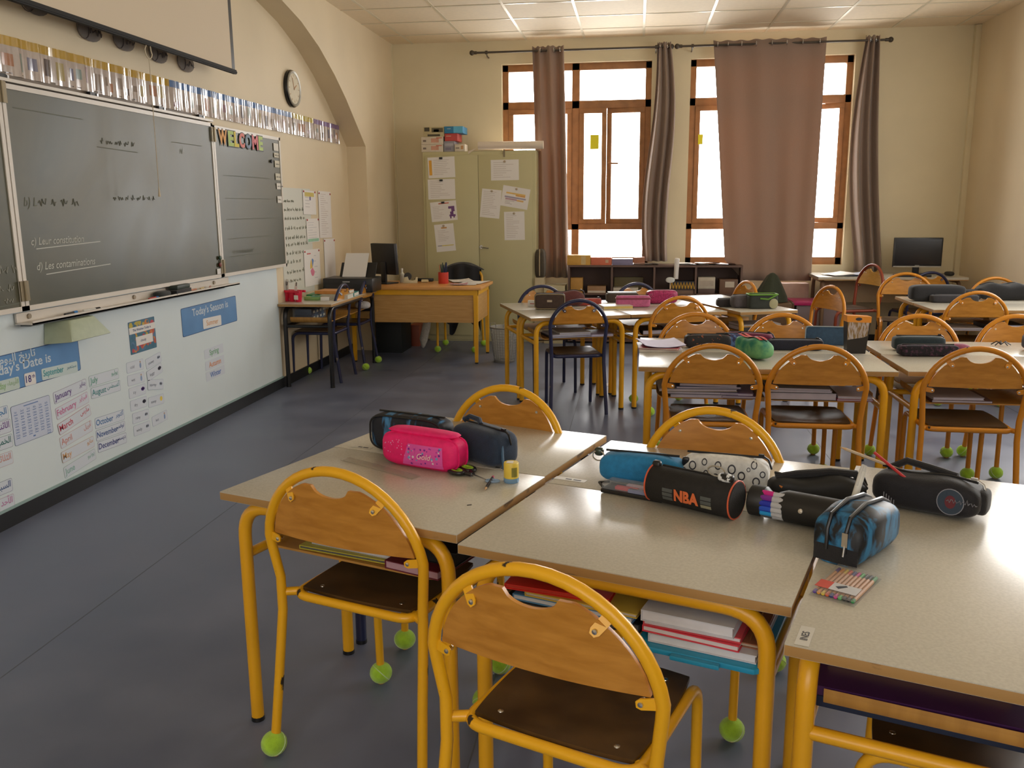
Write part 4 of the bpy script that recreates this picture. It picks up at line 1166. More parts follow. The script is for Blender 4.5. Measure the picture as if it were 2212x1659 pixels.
def q_yellow(b, M, mats, rr):
    mats.append(plain((0.55, 0.3, 0.1))); b.box(-0.03, 0.03, 0.095, 0.11, 0.0008, 0.001, len(mats) - 1, M); lines(b, M @ T(0, 0.02, 0), mats, 0.17, 0.13, 7, (0.58, 0.52, 0.48), rr)
    mats.append(plain((0.66, 0.55, 0.15))); b.box(-0.04, 0.085, -0.085, -0.075, 0.0008, 0.001, len(mats) - 1, M); mats.append(plain((0.35, 0.33, 0.36))); b.box(-0.085, -0.04, -0.085, -0.075, 0.0008, 0.001, len(mats) - 1, M)
def q_table(b, M, mats, rr):
    for (z, c, a, e) in ((0.035, (0.78, 0.52, 0.15), -0.10, 0.10), (0.02, (0.72, 0.38, 0.12), 0.0, 0.10), (-0.005, (0.38, 0.33, 0.42), -0.11, 0.11), (-0.025, (0.48, 0.30, 0.34), -0.10, 0.02), (-0.028, (0.75, 0.45, 0.15), 0.02, 0.09)):
        mats.append(plain(c)); b.box(a, e, z - 0.008, z + 0.008, 0.0008, 0.001, len(mats) - 1, M)
    lines(b, M @ T(-0.04, -0.06, 0), mats, 0.14, 0.05, 3, (0.4, 0.35, 0.33), rr)
cpaper('top left sheet with an orange bar on the cupboard', -2.0, 1.805, 0.282, 0.208, 2, q_orange, 'clip')
cpaper('second left sheet of pale print on the cupboard', -2.004, 1.586, 0.286, 0.203, 1, q_lines(10, 0.28, 0.19), 'clip')
cpaper('third left sheet with a purple map on the cupboard', -1.985, 1.363, 0.275, 0.20, 5, q_purple, 'clip')
cpaper('lowest left sheet with a yellow strip on the cupboard', -1.979, 1.091, 0.206, 0.282, 5, q_yellow, 'pin')
cpaper('landscape sheet at the top of the right cupboard door', -1.341, 1.771, 0.288, 0.204, 0.5, q_lines(8, 0.28, 0.18), 'pin')
cpaper('tilted portrait sheet left of the coloured timetable', -1.491, 1.436, 0.204, 0.288, -6, q_lines(14, 0.20, 0.26), 'pin')
cpaper('tilted coloured timetable sheet on the right cupboard door', -1.235, 1.496, 0.283, 0.207, -10, q_table, 'pin')
cpaper('portrait sheet below the coloured timetable', -1.246, 1.21, 0.212, 0.288, 1, q_lines(14, 0.20, 0.26), 'pin')

# boxes and the paper roll on top of the cupboard
def carton(name, label, x0, x1, y0, y1, z0, z1, col, marks=(), group='boxes on the cupboard', cat='box', rz=0):
    cx, cy = (x0 + x1) / 2, (y0 + y1) / 2
    t = thing(name, label, cat, (cx, cy, z0), rz, group)
    w, d, h = x1 - x0, y1 - y0, z1 - z0
    MB().box(-w / 2, w / 2, -d / 2, d / 2, 0, h).build('carton', plain(col), t, bevel=0.003)
    if marks:
        b = MB(); mats = []
        for (a, c, e, f, cc) in marks:
            mats.append(plain(cc)); b.box(-w / 2 + a * w, -w / 2 + c * w, -d / 2 - 0.0008, -d / 2, e * h, f * h, len(mats) - 1)
        b.build('print', mats, t)
    return t
zt = 1.963
red, dk, gr = (0.55, 0.22, 0.10), (0.06, 0.05, 0.03), (0.30, 0.3, 0.3)
bm_ = lambda: ((0.08, 0.22, 0.35, 0.6, (0.2, 0.15, 0.12)), (0.45, 0.8, 0.25, 0.8, (0.62, 0.32, 0.22)), (0.68, 0.95, 0.78, 0.9, (0.6, 0.15, 0.08)))
carton('cardboard_box', 'white box with an orange fan picture, bottom left of the stack on the cupboard', -2.212, -1.985, 9.15, 9.40, zt, zt + 0.073, (0.66, 0.58, 0.46), bm_())
carton('cardboard_box', 'white box with an orange fan picture, second from the bottom on the left', -2.212, -1.982, 9.15, 9.40, zt + 0.074, zt + 0.150, (0.66, 0.58, 0.46), bm_())
carton('cardboard_box', 'olive box with a dark pattern on top of the two fan boxes', -2.19, -1.972, 9.16, 9.40, zt + 0.151, zt + 0.248, (0.52, 0.44, 0.24), ((0.05, 0.3, 0.55, 0.95, dk), (0.4, 0.95, 0.45, 0.9, (0.12, 0.10, 0.05)), (0.5, 0.75, 0.5, 0.75, (0.45, 0.36, 0.2)), (0.2, 0.8, 0.05, 0.25, dk)))
carton('cardboard_box', 'grey patterned box at the bottom of the narrow stack on the cupboard', -1.978, -1.868, 9.16, 9.40, zt, zt + 0.105, (0.30, 0.29, 0.32), ((0.1, 0.9, 0.55, 0.8, (0.42, 0.4, 0.44)), (0.15, 0.7, 0.15, 0.4, (0.2, 0.18, 0.24))))
carton('cardboard_box', 'red box in the middle of the narrow stack on the cupboard', -1.966, -1.835, 9.16, 9.40, zt + 0.106, zt + 0.181, (0.55, 0.07, 0.06), ((0.1, 0.5, 0.6, 0.7, (0.7, 0.4, 0.3)),))
carton('cardboard_box', 'blue box on top of the narrow stack on the cupboard', -1.968, -1.775, 9.15, 9.40, zt + 0.182, zt + 0.25, (0.03, 0.22, 0.42), ((0.5, 1.0, 0.02, 0.98, (0.12, 0.48, 0.72)), (0.15, 0.35, 0.6, 0.7, (0.4, 0.5, 0.55))))
carton('cardboard_box', 'small white box beside the grey patterned one on the cupboard', -1.862, -1.755, 9.145, 9.3, zt, zt + 0.072, (0.66, 0.58, 0.45), ((0.1, 0.45, 0.4, 0.55, (0.2, 0.16, 0.12)), (0.6, 0.85, 0.3, 0.8, (0.55, 0.3, 0.12))))
b = MB(); b.tube([(-1.62, 9.17, zt + 0.055), (-0.95, 9.17, zt + 0.052)], 0.040, 18)
b.add([(-1.72, 9.14, zt + 0.001), (-1.0, 9.14, zt + 0.001), (-1.0, 9.40, zt + 0.001), (-1.72, 9.40, zt + 0.001), (-1.63, 9.13, zt + 0.03), (-1.72, 9.13, zt - 0.03)], [(0, 1, 2, 3), (0, 5, 4)])
o = b.build('paper_roll', mat('roll_paper', (0.74, 0.64, 0.52), 0.6)); tag(o, 'long roll of cream paper lying on the cupboard top', 'paper roll')

# ------------------------------------------------------------------ teacher's desk
t = thing('teacher_desk', 'wooden teacher desk with orange legs and oak front panel', 'desk', (-1.99, 7.775, 0))
ZT = 0.70
MB().box(-0.63, 0.625, -0.02, 0.66, ZT - 0.028, ZT).build('desktop', m_oaktop, t, bevel=0.006)
b = MB(); b.box(-0.595, 0.59, 0.002, 0.03, ZT - 0.075, ZT - 0.028); b.box(-0.595, 0.59, 0.61, 0.64, ZT - 0.075, ZT - 0.028); b.box(0.565, 0.59, 0.0, 0.64, ZT - 0.075, ZT - 0.028); b.box(-0.595, -0.57, 0.0, 0.64, ZT - 0.075, ZT - 0.028)
b.build('apron', m_yellow_plain, t)
for (x, y) in ((-0.595, 0.0), (0.55, 0.0), (-0.595, 0.60), (0.55, 0.60)):
    l = MB(); l.add([(x, y, ZT - 0.028), (x + 0.04, y, ZT - 0.028), (x + 0.04, y + 0.04, ZT - 0.028), (x, y + 0.04, ZT - 0.028), (x + 0.006, y + 0.006, 0.012), (x + 0.034, y + 0.006, 0.012), (x + 0.034, y + 0.034, 0.012), (x + 0.006, y + 0.034, 0.012)], [(0, 1, 2, 3), (7, 6, 5, 4), (0, 4, 5, 1), (1, 5, 6, 2), (2, 6, 7, 3), (3, 7, 4, 0)])
    l.box(x + 0.006, x + 0.034, y + 0.006, y + 0.034, 0, 0.012, 1)
    l.build('leg', [m_yellow_plain, m_black], t)
MB().box(-0.553, 0.548, 0.012, 0.028, 0.375, ZT - 0.075).build('modesty_panel', m_oak, t)
MB().box(0.562, 0.578, 0.045, 0.598, 0.375, ZT - 0.075).build('side_panel', m_oak, t)
MB().box(-0.55, 0.10, 0.10, 0.60, 0.36, 0.375).build('drawer_base', m_oak, t)

# printer on the long black desk
t = thing('printer', 'black printer with a white sheet standing in its feed', 'printer', (-2.515, 7.62, 0.672), 0.02)
MB().box(-0.215, 0.235, -0.15, 0.15, 0.0, 0.125).build('body', m_black, t, bevel=0.012)
b = MB(); b.box(-0.19, 0.21, -0.152, -0.15, 0.015, 0.07); b.build('paper_tray', plain((0.02, 0.02, 0.022)), t)
b = MB(); b.add([(-0.13, 0.06, 0.12), (0.20, 0.06, 0.12), (0.20, 0.15, 0.245), (-0.13, 0.15, 0.245), (-0.13, 0.08, 0.12), (0.20, 0.08, 0.12), (0.20, 0.165, 0.245), (-0.13, 0.165, 0.245)], [(0, 1, 2, 3), (4, 7, 6, 5), (0, 4, 5, 1), (1, 5, 6, 2), (2, 6, 7, 3), (3, 7, 4, 0)])
b.build('feed_support', m_black, t, bevel=0.006)
b = MB(); b.add([(-0.10, 0.045, 0.115), (0.115, 0.045, 0.115), (0.135, 0.135, 0.33), (-0.08, 0.135, 0.33)], [(0, 1, 2, 3)]); b.build('paper_sheet', m_paper, t)
b = MB(); M = T(0, -0.1508, 0.095, rx=PI / 2); b.box(-0.035, 0.03, -0.004, 0.004, 0, 0.0005, 0, M); b.build('maker_badge', plain((0.5, 0.5, 0.5)), t)

def monitor(label, p, rz, w, h, lift, stand=True, tilt=0.0, lip=None):
    t = thing('computer_monitor', label, 'monitor', p, rz)
    M = T(0, 0, lift, rx=tilt)
    s = MB(); s.box(-w / 2, w / 2, -0.012, 0.028, 0, h, 0, M); s.build('screen_housing', m_black, t, bevel=0.006)
    s = MB(); s.box(-w / 2 + 0.015, w / 2 - 0.015, -0.0135, -0.012, 0.025, h - 0.015, 0, M); s.build('screen', mat('dark_screen', (0.006, 0.006, 0.008), 0.18), t)
    if lip:
        s = MB(); s.box(-w / 2 + 0.004, w / 2 - 0.004, -0.016, -0.012, 0.0, 0.012, 0, M); s.box(-0.02, 0.02, -0.0145, -0.012, 0.015, 0.020, 0, M); s.build('silver_trim', plain((0.35, 0.33, 0.28), 0.35, 0.3), t)
    s = MB(); s.box(-0.03, 0.03, 0.02, 0.045, 0.01, lift + h * 0.4); s.box(-0.11, 0.11, -0.05, 0.11, 0, 0.012); s.build('stand', m_black, t, bevel=0.005)
    return t
monitor('black monitor on the teacher desk, seen from behind at an angle', (-2.34, 8.14, ZT), PI - 0.50, 0.31, 0.29, 0.085, tilt=-0.06)
t = thing('glue_bottle', 'white plastic bottle beside the monitor on the teacher desk', 'bottle', (-2.215, 8.24, ZT))
b = MB(); b.lathe([(0.022, 0), (0.023, 0.004), (0.023, 0.08), (0.011, 0.095)], 16); b.build('body', plain((0.66, 0.66, 0.56), 0.35), t)
b = MB(); b.lathe([(0.011, 0.095), (0.011, 0.13), (0.008, 0.134)], 14); b.build('cap', plain((0.78, 0.77, 0.7), 0.4), t)
t = thing('tape_dispenser', 'cream desktop tape dispenser on the teacher desk', 'tape dispenser', (-2.12, 8.17, ZT), 0.1)
b = MB(); b.prism([(-0.065, 0), (0.07, 0), (0.07, 0.055), (0.058, 0.055), (0.05, 0.03), (0.02, 0.022), (-0.01, 0.03), (-0.02, 0.062), (-0.055, 0.055)], -0.025, 0.025, 0, Matrix.Rotation(PI / 2, 4, 'X')); b.build('body', plain((0.62, 0.56, 0.36), 0.4), t, bevel=0.003)
b = MB(); b.lathe([(0.012, -0.01), (0.036, -0.01), (0.036, 0.01), (0.012, 0.01)], 20, 0, T(-0.02, 0, 0.062, rx=PI / 2)); b.build('tape_roll', plain((0.04, 0.04, 0.04)), t)
t = thing('pen_pot', 'red pot full of pens on the teacher desk', 'pen pot', (-1.79, 8.14, ZT))
b = MB(); b.lathe([(0.046, 0), (0.048, 0.004), (0.049, 0.105), (0.044, 0.105), (0.042, 0.01)], 24); b.build('pot', plain((0.58, 0.05, 0.03), 0.35), t)
for i in range(11):
    a = i * 2.4; r0 = 0.022; c = [(0.01, 0.02, 0.06), (0.01, 0.01, 0.01), (0.02, 0.06, 0.05), (0.02, 0.03, 0.12), (0.62, 0.25, 0.12)][i % 5]
    pn = thing('pen', ['dark pen standing in the red pot', 'orange pen leaning in the red pot'][1 if i % 5 == 4 else 0], 'pen', (-1.79, 8.14, ZT + 0.008), 0, 'pens in the red pot')
    q = MB(); q.tube([(r0 * 0.5 * math.cos(a), r0 * 0.5 * math.sin(a), 0), (r0 * 1.5 * math.cos(a), r0 * 1.5 * math.sin(a), 0.135 + 0.02 * (i % 3))], 0.0055, 8); q.build('barrel', plain(c), pn)
    e = Vector((r0 * 1.5 * math.cos(a), r0 * 1.5 * math.sin(a), 0.135 + 0.02 * (i % 3))); q = MB(); q.tube([e, e + Vector((0, 0, 0.014))], 0.0042, 8); q.build('end_cap', plain([x * 0.7 for x in c]), pn)
o = MB().tube([(-0.032, 0, 0.016), (-0.03, 0, 0.016), (0.03, 0.01, 0.016), (0.034, 0.01, 0.016)], [0.008, 0.015, 0.015, 0.008], 12).build('eraser', plain((0.72, 0.62, 0.36)), loc=(-1.985, 8.20, ZT)); tag(o, 'pale yellow rounded eraser left of the red pen pot', 'eraser')
o = MB().box(-0.09, 0.09, -0.025, 0.025, 0, 0.03).build('hole_punch', m_black, bevel=0.006, loc=(-2.03, 8.36, ZT)); tag(o, 'black low desk tool behind the pale eraser', 'tool')
for i, (x, y, r, w, d, lab, c) in enumerate(((-1.56, 8.02, 0.15, 0.21, 0.15, 'white sheet at the front corner of the teacher desk', m_paper), (-1.50, 8.2, -0.2, 0.21, 0.29, 'loose white papers behind the front sheet on the teacher desk', m_paper), (-1.66, 8.34, 0.4, 0.21, 0.29, 'tilted white paper at the back of the teacher desk', m_paper), (-1.60, 7.93, 0.05, 0.16, 0.06, 'thin pink booklet at the front edge of the teacher desk', plain((0.55, 0.25, 0.3))))):
    b = MB(); b.grid(lambda u, v: ((u - 0.5) * w, (v - 0.5) * d, 0.003 + 0.01 * (u - 0.4) ** 2 * (1 + i) * v), 8, 8); b.add([(x_, y_, z_ - 0.002) for x_, y_, z_ in b.v], [tuple(reversed(f)) for f in list(b.f)])
    o = b.build('paper_sheet' if i < 3 else 'booklet', c, loc=(x, y, ZT + 0.001 + 0.003 * i), rz=r); tag(o, lab, 'paper', 'papers on the teacher desk' if i < 3 else None)
# teacher's chair with a black jacket over its back
t = thing('teacher_chair', 'yellow legged chair behind the teacher desk, under a black jacket', 'chair', (-1.735, 8.60, 0), PI)
b = MB(); b.tube(fillet([(-0.185, 0.20, 0), (-0.185, 0.18, 0.44), (-0.185, -0.18, 0.44), (0.185, -0.18, 0.44), (0.185, 0.18, 0.44), (0.185, 0.20, 0)], 0.05), 0.012); b.build('seat_frame', m_yellow_plain, t)
b = MB(); b.tube(fillet([(-0.20, -0.24, 0), (-0.19, -0.18, 0.44), (-0.2, -0.22, 0.78), (0.2, -0.22, 0.78), (0.19, -0.18, 0.44), (0.20, -0.24, 0)], 0.1), 0.012); b.build('back_frame', m_yellow_plain, t)
MB().box(-0.18, 0.18, -0.17, 0.17, 0.445, 0.46).build('seat', m_seat, t, bevel=0.004)
_bm = chair_meshes('orange')[0]['tennis_ball']
for p in ((-0.185, 0.20, 0), (0.185, 0.20, 0), (-0.20, -0.24, 0), (0.20, -0.24, 0)): link('tennis_ball', _bm, t, p)
t = thing('jacket', 'black jacket draped over the chair behind the teacher desk', 'jacket', (-1.735, 8.82, 0))
b = MB()
def jk(u, v):
    a = PI * v
    x = (u - 0.5) * 0.44 * (1.0 - 0.25 * abs(math.cos(a)) ** 2)
    arch = 0.86 - 1.6 * x * x
    s = 1 - abs(2 * v - 1)
    y = 0.06 * math.cos(a) + 0.012 * math.sin(17 * u + 5 * v)
    drop = 0.0 if s > 0.35 else (0.35 - s) / 0.35
    z = arch - (0.55 + (0.16 * math.sin(u * 6 + 1) if v < 0.5 else 0.05 * math.sin(9 * u))) * drop ** 0.9 - 0.02 * abs(math.cos(a))
    return (x, y - 0.005, z)
b.grid(jk, 20, 30)
b.build('body', m_blackmatt, t, sharp=80)
b = MB(); b.blob(0.05, 0.04, 0.18, 0.9, 1, 0, T(-0.17, -0.06, 0.42, ry=0.25)); b.build('sleeve', m_blackmatt, t)
t = thing('plastic_bag', 'white rolled bag hanging behind the desk panel', 'bag', (-2.10, 8.66, 0.022))
b = MB(); b.tube([(-0.03, 0, 0.0), (-0.025, 0, 0.06), (0.01, 0, 0.2), (0.03, 0, 0.32)], [0.022, 0.042, 0.042, 0.035], 12); b.build('body', fabric((0.60, 0.56, 0.48)), t)
MB().tube([(-0.03, 0, 0.0), (-0.035, 0, -0.02)], [0.022, 0.012], 10).build('tied_end', fabric((0.60, 0.56, 0.48)), t)
o = MB().box(-0.05, 0.05, -0.11, 0.11, 0, 0.22).build('red_box', plain((0.30, 0.07, 0.035)), bevel=0.004, loc=(-2.24, 8.85, 0)); tag(o, 'brick red box on the floor behind the black computer case', 'box')
t = thing('computer_case', 'black box shaped computer case on the floor under the teacher desk', 'computer', (-2.385, 8.40, 0))
MB().box(-0.13, 0.13, -0.1, 0.28, 0.0, 0.37).build('case', plain((0.012, 0.016, 0.018), 0.6), t, bevel=0.008)
MB().box(-0.02, 0.02, -0.102, -0.1, 0.33, 0.36).build('badge', plain((0.4, 0.42, 0.42)), t)
b = MB()
for k in range(3): b.tube(fillet([(-2.53 - 0.01 * k, 8.50, 0.55), (-2.545 + 0.02 * k, 8.46, 0.3), (-2.52, 8.44, 0.12), (-2.57, 8.43, 0.02)], 0.08), 0.005, 6)
o = b.build('cables', plain((0.03, 0.03, 0.03))); tag(o, 'tangled cables beside the black computer case', 'cable')
# waste bin
t = thing('waste_bin', 'grey wire mesh waste bin with clear liner beside the teacher desk', 'bin', (-1.185, 7.93, 0))
b = MB()
for k in range(28):
    a = 2 * PI * k / 28; b.tube([(0.095 * math.cos(a), 0.095 * math.sin(a), 0.01), (0.128 * math.cos(a), 0.128 * math.sin(a), 0.315)], 0.0016, 4)
for z in [0.02 + 0.025 * k for k in range(12)]:
    r = 0.095 + 0.033 * (z - 0.01) / 0.305; b.tube([(r * math.cos(a), r * math.sin(a), z) for a in [2 * PI * i / 28 for i in range(28)]], 0.0014, 4, True)
b.build('mesh', plain((0.30, 0.30, 0.29), 0.4, 0.5), t)
b = MB(); b.tube([(0.129 * math.cos(a), 0.129 * math.sin(a), 0.32) for a in [2 * PI * i / 32 for i in range(32)]], 0.006, 8, True); b.build('rim', plain((0.22, 0.21, 0.2), 0.4, 0.5), t)
b = MB(); b.lathe([(0.085, 0.006), (0.098, 0.02), (0.098, 0.0), (0.085, 0.0)], 24, cap=False); b.lathe([(0.0001, 0.004), (0.095, 0.004)], 24, cap=False); b.build('base', plain((0.16, 0.16, 0.16)), t)
rr = random.Random(3)
b = MB(); b.lathe([(0.088, 0.012), (0.10, 0.08), (0.112, 0.2), (0.122, 0.312), (0.125, 0.33)], 26, cap=False); b.v = [(x + rr.uniform(-0.003, 0.003), y + rr.uniform(-0.003, 0.003), z) for x, y, z in b.v]
b.build('liner', see_through('bin_liner', (0.78, 0.78, 0.76), 0.35, 0.2), t)
b = MB()
for s in (-1, 1): b.tube(fillet([(s * 0.06, -0.112, 0.32), (s * 0.06, -0.12, 0.375), (s * 0.06 - 0.05, -0.12, 0.375), (s * 0.06 - 0.05, -0.115, 0.32)], 0.012), 0.0022, 6)
b.build('handle', m_chrome, t)

# things on the long black desk by the board
t = thing('pencil_caddy', 'bright red three cup pencil holder on the black desk', 'holder', (-2.72, 6.74, H), -0.35)
b = MB()
for k in range(3):
    x = (k - 1) * 0.062
    b.lathe([(0.022, 0), (0.024, 0.003), (0.031, 0.075), (0.034, 0.09), (0.031, 0.09), (0.027, 0.07), (0.021, 0.006), (0.0001, 0.005)], 16, 0, T(x, 0, 0))
b.box(-0.105, 0.105, -0.04, -0.028, 0.075, 0.092); b.box(-0.105, 0.105, 0.028, 0.04, 0.075, 0.092)
b.build('body', plain((0.70, 0.015, 0.06), 0.35), t)
b = MB(); b.box(0.045, 0.085, -0.034, -0.031, 0.02, 0.055); b.build('label', m_paper, t)
for i in range(5):
    mk_ = thing('paper_strip' if i < 3 else 'scissors', ['wide white paper strip standing in the red holder', 'white paper strip leaning left in the red holder', 'white paper strip leaning right in the red holder', 'black handled scissors in the red holder', 'steel scissors in the red holder'][i], 'paper' if i < 3 else 'scissors', (-2.72, 6.74, H + 0.008), -0.35, 'strips and tools in the red holder')
    x = (-0.06, -0.045, 0.02, -0.08, -0.065)[i]
    q = MB()
    if i < 3: q.box(-0.014, 0.014, -0.001, 0.001, 0, 0.17 - 0.012 * i, 0, T(x + 0.0, 0.0, 0.0, ry=(0.1, -0.12, 0.2)[i])); q.box(-0.004, 0.004, -0.0013, 0.0013, 0.12, 0.15, 1, T(x, 0, 0, ry=(0.1, -0.12, 0.2)[i])); q.build('strip', [m_paper, m_ink], mk_)
    else:
        q.tube([(x, 0.008, 0), (x - 0.012 * (i - 3), 0.01, 0.10)], 0.004, 6); q.build('blade', m_chrome, mk_)
        q = MB(); q.tube([(x + 0.016 * math.cos(a), 0.01, 0.118 + 0.018 * math.sin(a)) for a in [2 * PI * k / 12 for k in range(12)]], 0.0035, 6, True); q.build('handle', m_black if i == 3 else plain((0.4, 0.35, 0.3)), mk_)
t = thing('pencil_box', 'clear green and yellow pencil box beside the red holder', 'pencil box', (-2.60, 6.86, H), 0.1)
MB().box(-0.06, 0.06, -0.035, 0.035, 0, 0.03).build('base', see_through('green_plastic', (0.45, 0.75, 0.30), 0.5, 0.1), t, bevel=0.005)
MB().box(-0.058, -0.005, -0.03, 0.03, 0.004, 0.024).build('contents', plain((0.65, 0.5, 0.05)), t)
MB().box(0.0, 0.06, -0.037, 0.037, 0.03, 0.036).build('lid', see_through('teal_plastic', (0.2, 0.65, 0.5), 0.5, 0.1), t)
o = MB().box(-0.035, 0.035, -0.02, 0.02, 0, 0.028).build('chalk_box', m_paper, bevel=0.002, loc=(-2.48, 6.83, H), rz=0.15); tag(o, 'small white carton on the black desk in front of the books', 'box')
def book(name, label, p, rz, w, d, h, cover, group=None, cat='book', pages=(0.66, 0.62, 0.54), rx=0.0, ry=0.0, label2=None):
    t = thing(name, label, cat, p, rz, group, rx, ry)
    c = MB(); e = 0.0022 if h > 0.008 else 0.0009
    c.box(-w / 2, w / 2, -d / 2, d / 2, 0, e); c.box(-w / 2, w / 2, -d / 2, d / 2, h - e, h); c.box(-w / 2, -w / 2 + e, -d / 2, d / 2, e, h - e)
    c.build('cover', plain(cover, 0.4), t)
    q = MB(); q.box(-w / 2 + e, w / 2 - 0.003, -d / 2 + 0.003, d / 2 - 0.003, e, h - e); q.build('pages', plain(pages, 0.8), t)
    if label2 is not None:
        q = MB(); q.box(*label2[:6]); q.build('label', plain(label2[6]), t)
    return t
book('book', 'dark green book at the bottom left of the stack on the black desk', (-2.585, 7.12, H), PI / 2 + 0.05, 0.20, 0.26, 0.028, (0.02, 0.25, 0.06), 'books on the black desk')
book('book', 'white book with a teal end lying in front on the black desk', (-2.46, 7.06, H), -PI / 2 + 0.06, 0.21, 0.24, 0.032, (0.55, 0.62, 0.55), 'books on the black desk', label2=(-0.106, -0.105, 0.06, 0.12, 0, 0.032, (0.01, 0.25, 0.26)))
book('book', 'orange topped white book on top of the stack on the black desk', (-2.50, 7.12, H + 0.033), PI / 2 - 0.08, 0.20, 0.27, 0.026, (0.70, 0.30, 0.08), 'books on the black desk')
book('book', 'teal covered book under the orange topped one', (-2.40, 7.24, H), 0.1 + PI / 2, 0.2, 0.1, 0.03, (0.02, 0.28, 0.28), 'books on the black desk')
t = thing('battery_box', 'clear box of dark blue labelled cartons on the shelf of the black desk', 'box', (-2.62, 6.86, 0.512), PI / 2)
rr = random.Random(5)
for k in range(8):
    x, z = -0.12 + (k % 4) * 0.075, 0.004 + (k // 4) * 0.046
    MB().box(x, x + 0.07, -0.05, 0.09, z, z + 0.042).build('carton', plain([(0.02, 0.05, 0.12), (0.05, 0.16, 0.30)][k % 2]), t)
b = MB(); b.box(-0.135, 0.19, -0.06, 0.10, 0, 0.1); b.build('shell', see_through('clear_box', (0.85, 0.88, 0.9), 0.12, 0.05), t)
b = MB()
for k in range(8):
    x, z = -0.105 + (k % 4) * 0.075, 0.018 + (k // 4) * 0.046
    b.box(x, x + 0.04, -0.0612, -0.0602, z, z + 0.018)
b.build('labels', plain((0.55, 0.58, 0.52)), t)
o = MB().blob(0.07, 0.05, 0.035, 0.8, 0.9).build('crumpled_paper', fabric((0.60, 0.58, 0.56)), loc=(-2.42, 7.62, 0.56)); o.location.z = 0.548; tag(o, 'crumpled white paper on the shelf behind the farther navy chair', 'paper')
# ------------------------------------------------------------------ pencil cases and tools on the desks
def zip_line(parent, pts, r=0.0035, col=None, name='zip'):
    b = MB(); b.tube(pts, r, 6); return b.build(name, col or m_black, parent)
def pouch(label, p, rz, L, W, Hh, col, e1=0.45, e2=0.35, zipc=None, pull=True, group='pencil cases', name='pencil_case', m2=None, taper=0.0, rx=0.0, zip_h=0.995, bodymat=None, n2=None, wave=0.0):
    t = thing(name, label, 'pencil case', p, rz, group, rx)
    b = MB(); b.blob(L / 2, W / 2, Hh / 2, e1, e2, 0, T(0, 0, Hh / 2), 18, 36, taper)
    if wave:
        b.v = [(x, y + wave * 0.4 * math.sin(x * 50 + z * 30), z + wave * math.sin(x * 37 + y * 20) * (z / Hh)) for x, y, z in b.v]
    b.build('body', bodymat or fabric(col), t, sharp=70)
    zy = 0.0
    zb = MB(); n = 16
    pts = [(L * 0.44 * (-1 + 2 * i / n), zy, Hh * zip_h + 0.001 + (wave * math.sin(L * 0.44 * (-1 + 2 * i / n) * 37) if wave else 0)) for i in range(n + 1)]
    zo = zip_line(t, pts, 0.0032, zipc or m_black)
    if pull:
        q = MB(); q.box(-0.007, 0.007, -0.004, 0.004, 0, 0.006, 0, T(L * 0.40, 0, Hh * zip_h + 0.003)); q.tube([(L * 0.41, 0, Hh * zip_h + 0.006), (L * 0.48, 0.004, Hh * 0.93), (L * 0.5 + 0.004, 0.006, Hh * 0.66)], 0.003, 6)
        q.build('zip_pull', m_chrome if pull == 'c' else m_black, t)
    return t
DZ = H + 0.0005
A18 = math.radians(G1)
# foreground left pair of desks
m_stripe = two('streaked_navy_print', (0.006, 0.008, 0.018), (0.05, 0.22, 0.46), 16, 0.52, 0.66, 0.55, stretch=(3.2, 1, 0.9, (0, 0.75, 0)), detail=6)
t = pouch('navy pencil case with diagonal blue streaks, behind the pink one', (-0.665, 2.535, DZ), A18 - 0.02, 0.27, 0.085, 0.115, None, 0.42, 0.35, bodymat=m_stripe, pull=False)
b = MB(); b.tube([(0.128 * math.copysign(abs(math.cos(a)) ** 0.42, math.cos(a)), -0.041, 0.058 + 0.054 * math.copysign(abs(math.sin(a)) ** 0.5, math.sin(a))) for a in [2 * PI * k / 40 for k in range(40)]], 0.003, 6, True); b.build('piping', m_black, t)
m_pink = mat('hot_pink_fabric', (0.86, 0.008, 0.17), 0.6, ns=60, na=0.08, bump=0.15, bs=350)
t = pouch('hot pink pencil case with a starry Gold patch', (-0.59, 2.385, DZ), A18 - 0.05, 0.262, 0.10, 0.098, None, 0.5, 0.42, bodymat=m_pink, zipc=m_pink, pull=False)
b = MB(); b.blob(0.118, 0.030, 0.010, 0.8, 0.5, 0, T(0.0, 0.0, 0.100), 8, 30); b.build('top_ridge', m_pink, t)
for y in (-0.022, 0.022):
    b = MB(); b.tube([(0.131 * math.copysign(abs(math.cos(a)) ** 0.46, math.cos(a)), y, 0.049 + 0.049 * math.copysign(abs(math.sin(a)) ** 0.55, math.sin(a))) for a in [2 * PI * k / 40 for k in range(40)]], 0.0028, 6, True); b.build('piping', m_pink, t)
b = MB(); mats = [mat('pink_patch', (0.78, 0.10, 0.45), 0.5)]
def onface(x, z, lift=0.0):
    """point on the rounded front of the pink case"""
    zz = max(-0.97, min(0.97, (z - 0.049) / 0.049)); xx = max(-0.97, min(0.97, x / 0.131))
    u = math.copysign(math.asin(abs(zz) ** (1 / 0.5)), zz)
    c = max(0.05, math.cos(u) ** 0.5)
    k = max(0.0, 1 - (abs(xx) / c) ** (2 / 0.42)) ** (0.42 / 2)
    return Vector((x, -0.05 * c * k - 0.0008 - lift, z))
def face_poly(poly, m, lift=0.0, sub=None):
    b.add([onface(x, z, lift) for x, z in poly], [tuple(range(len(poly)))], m)
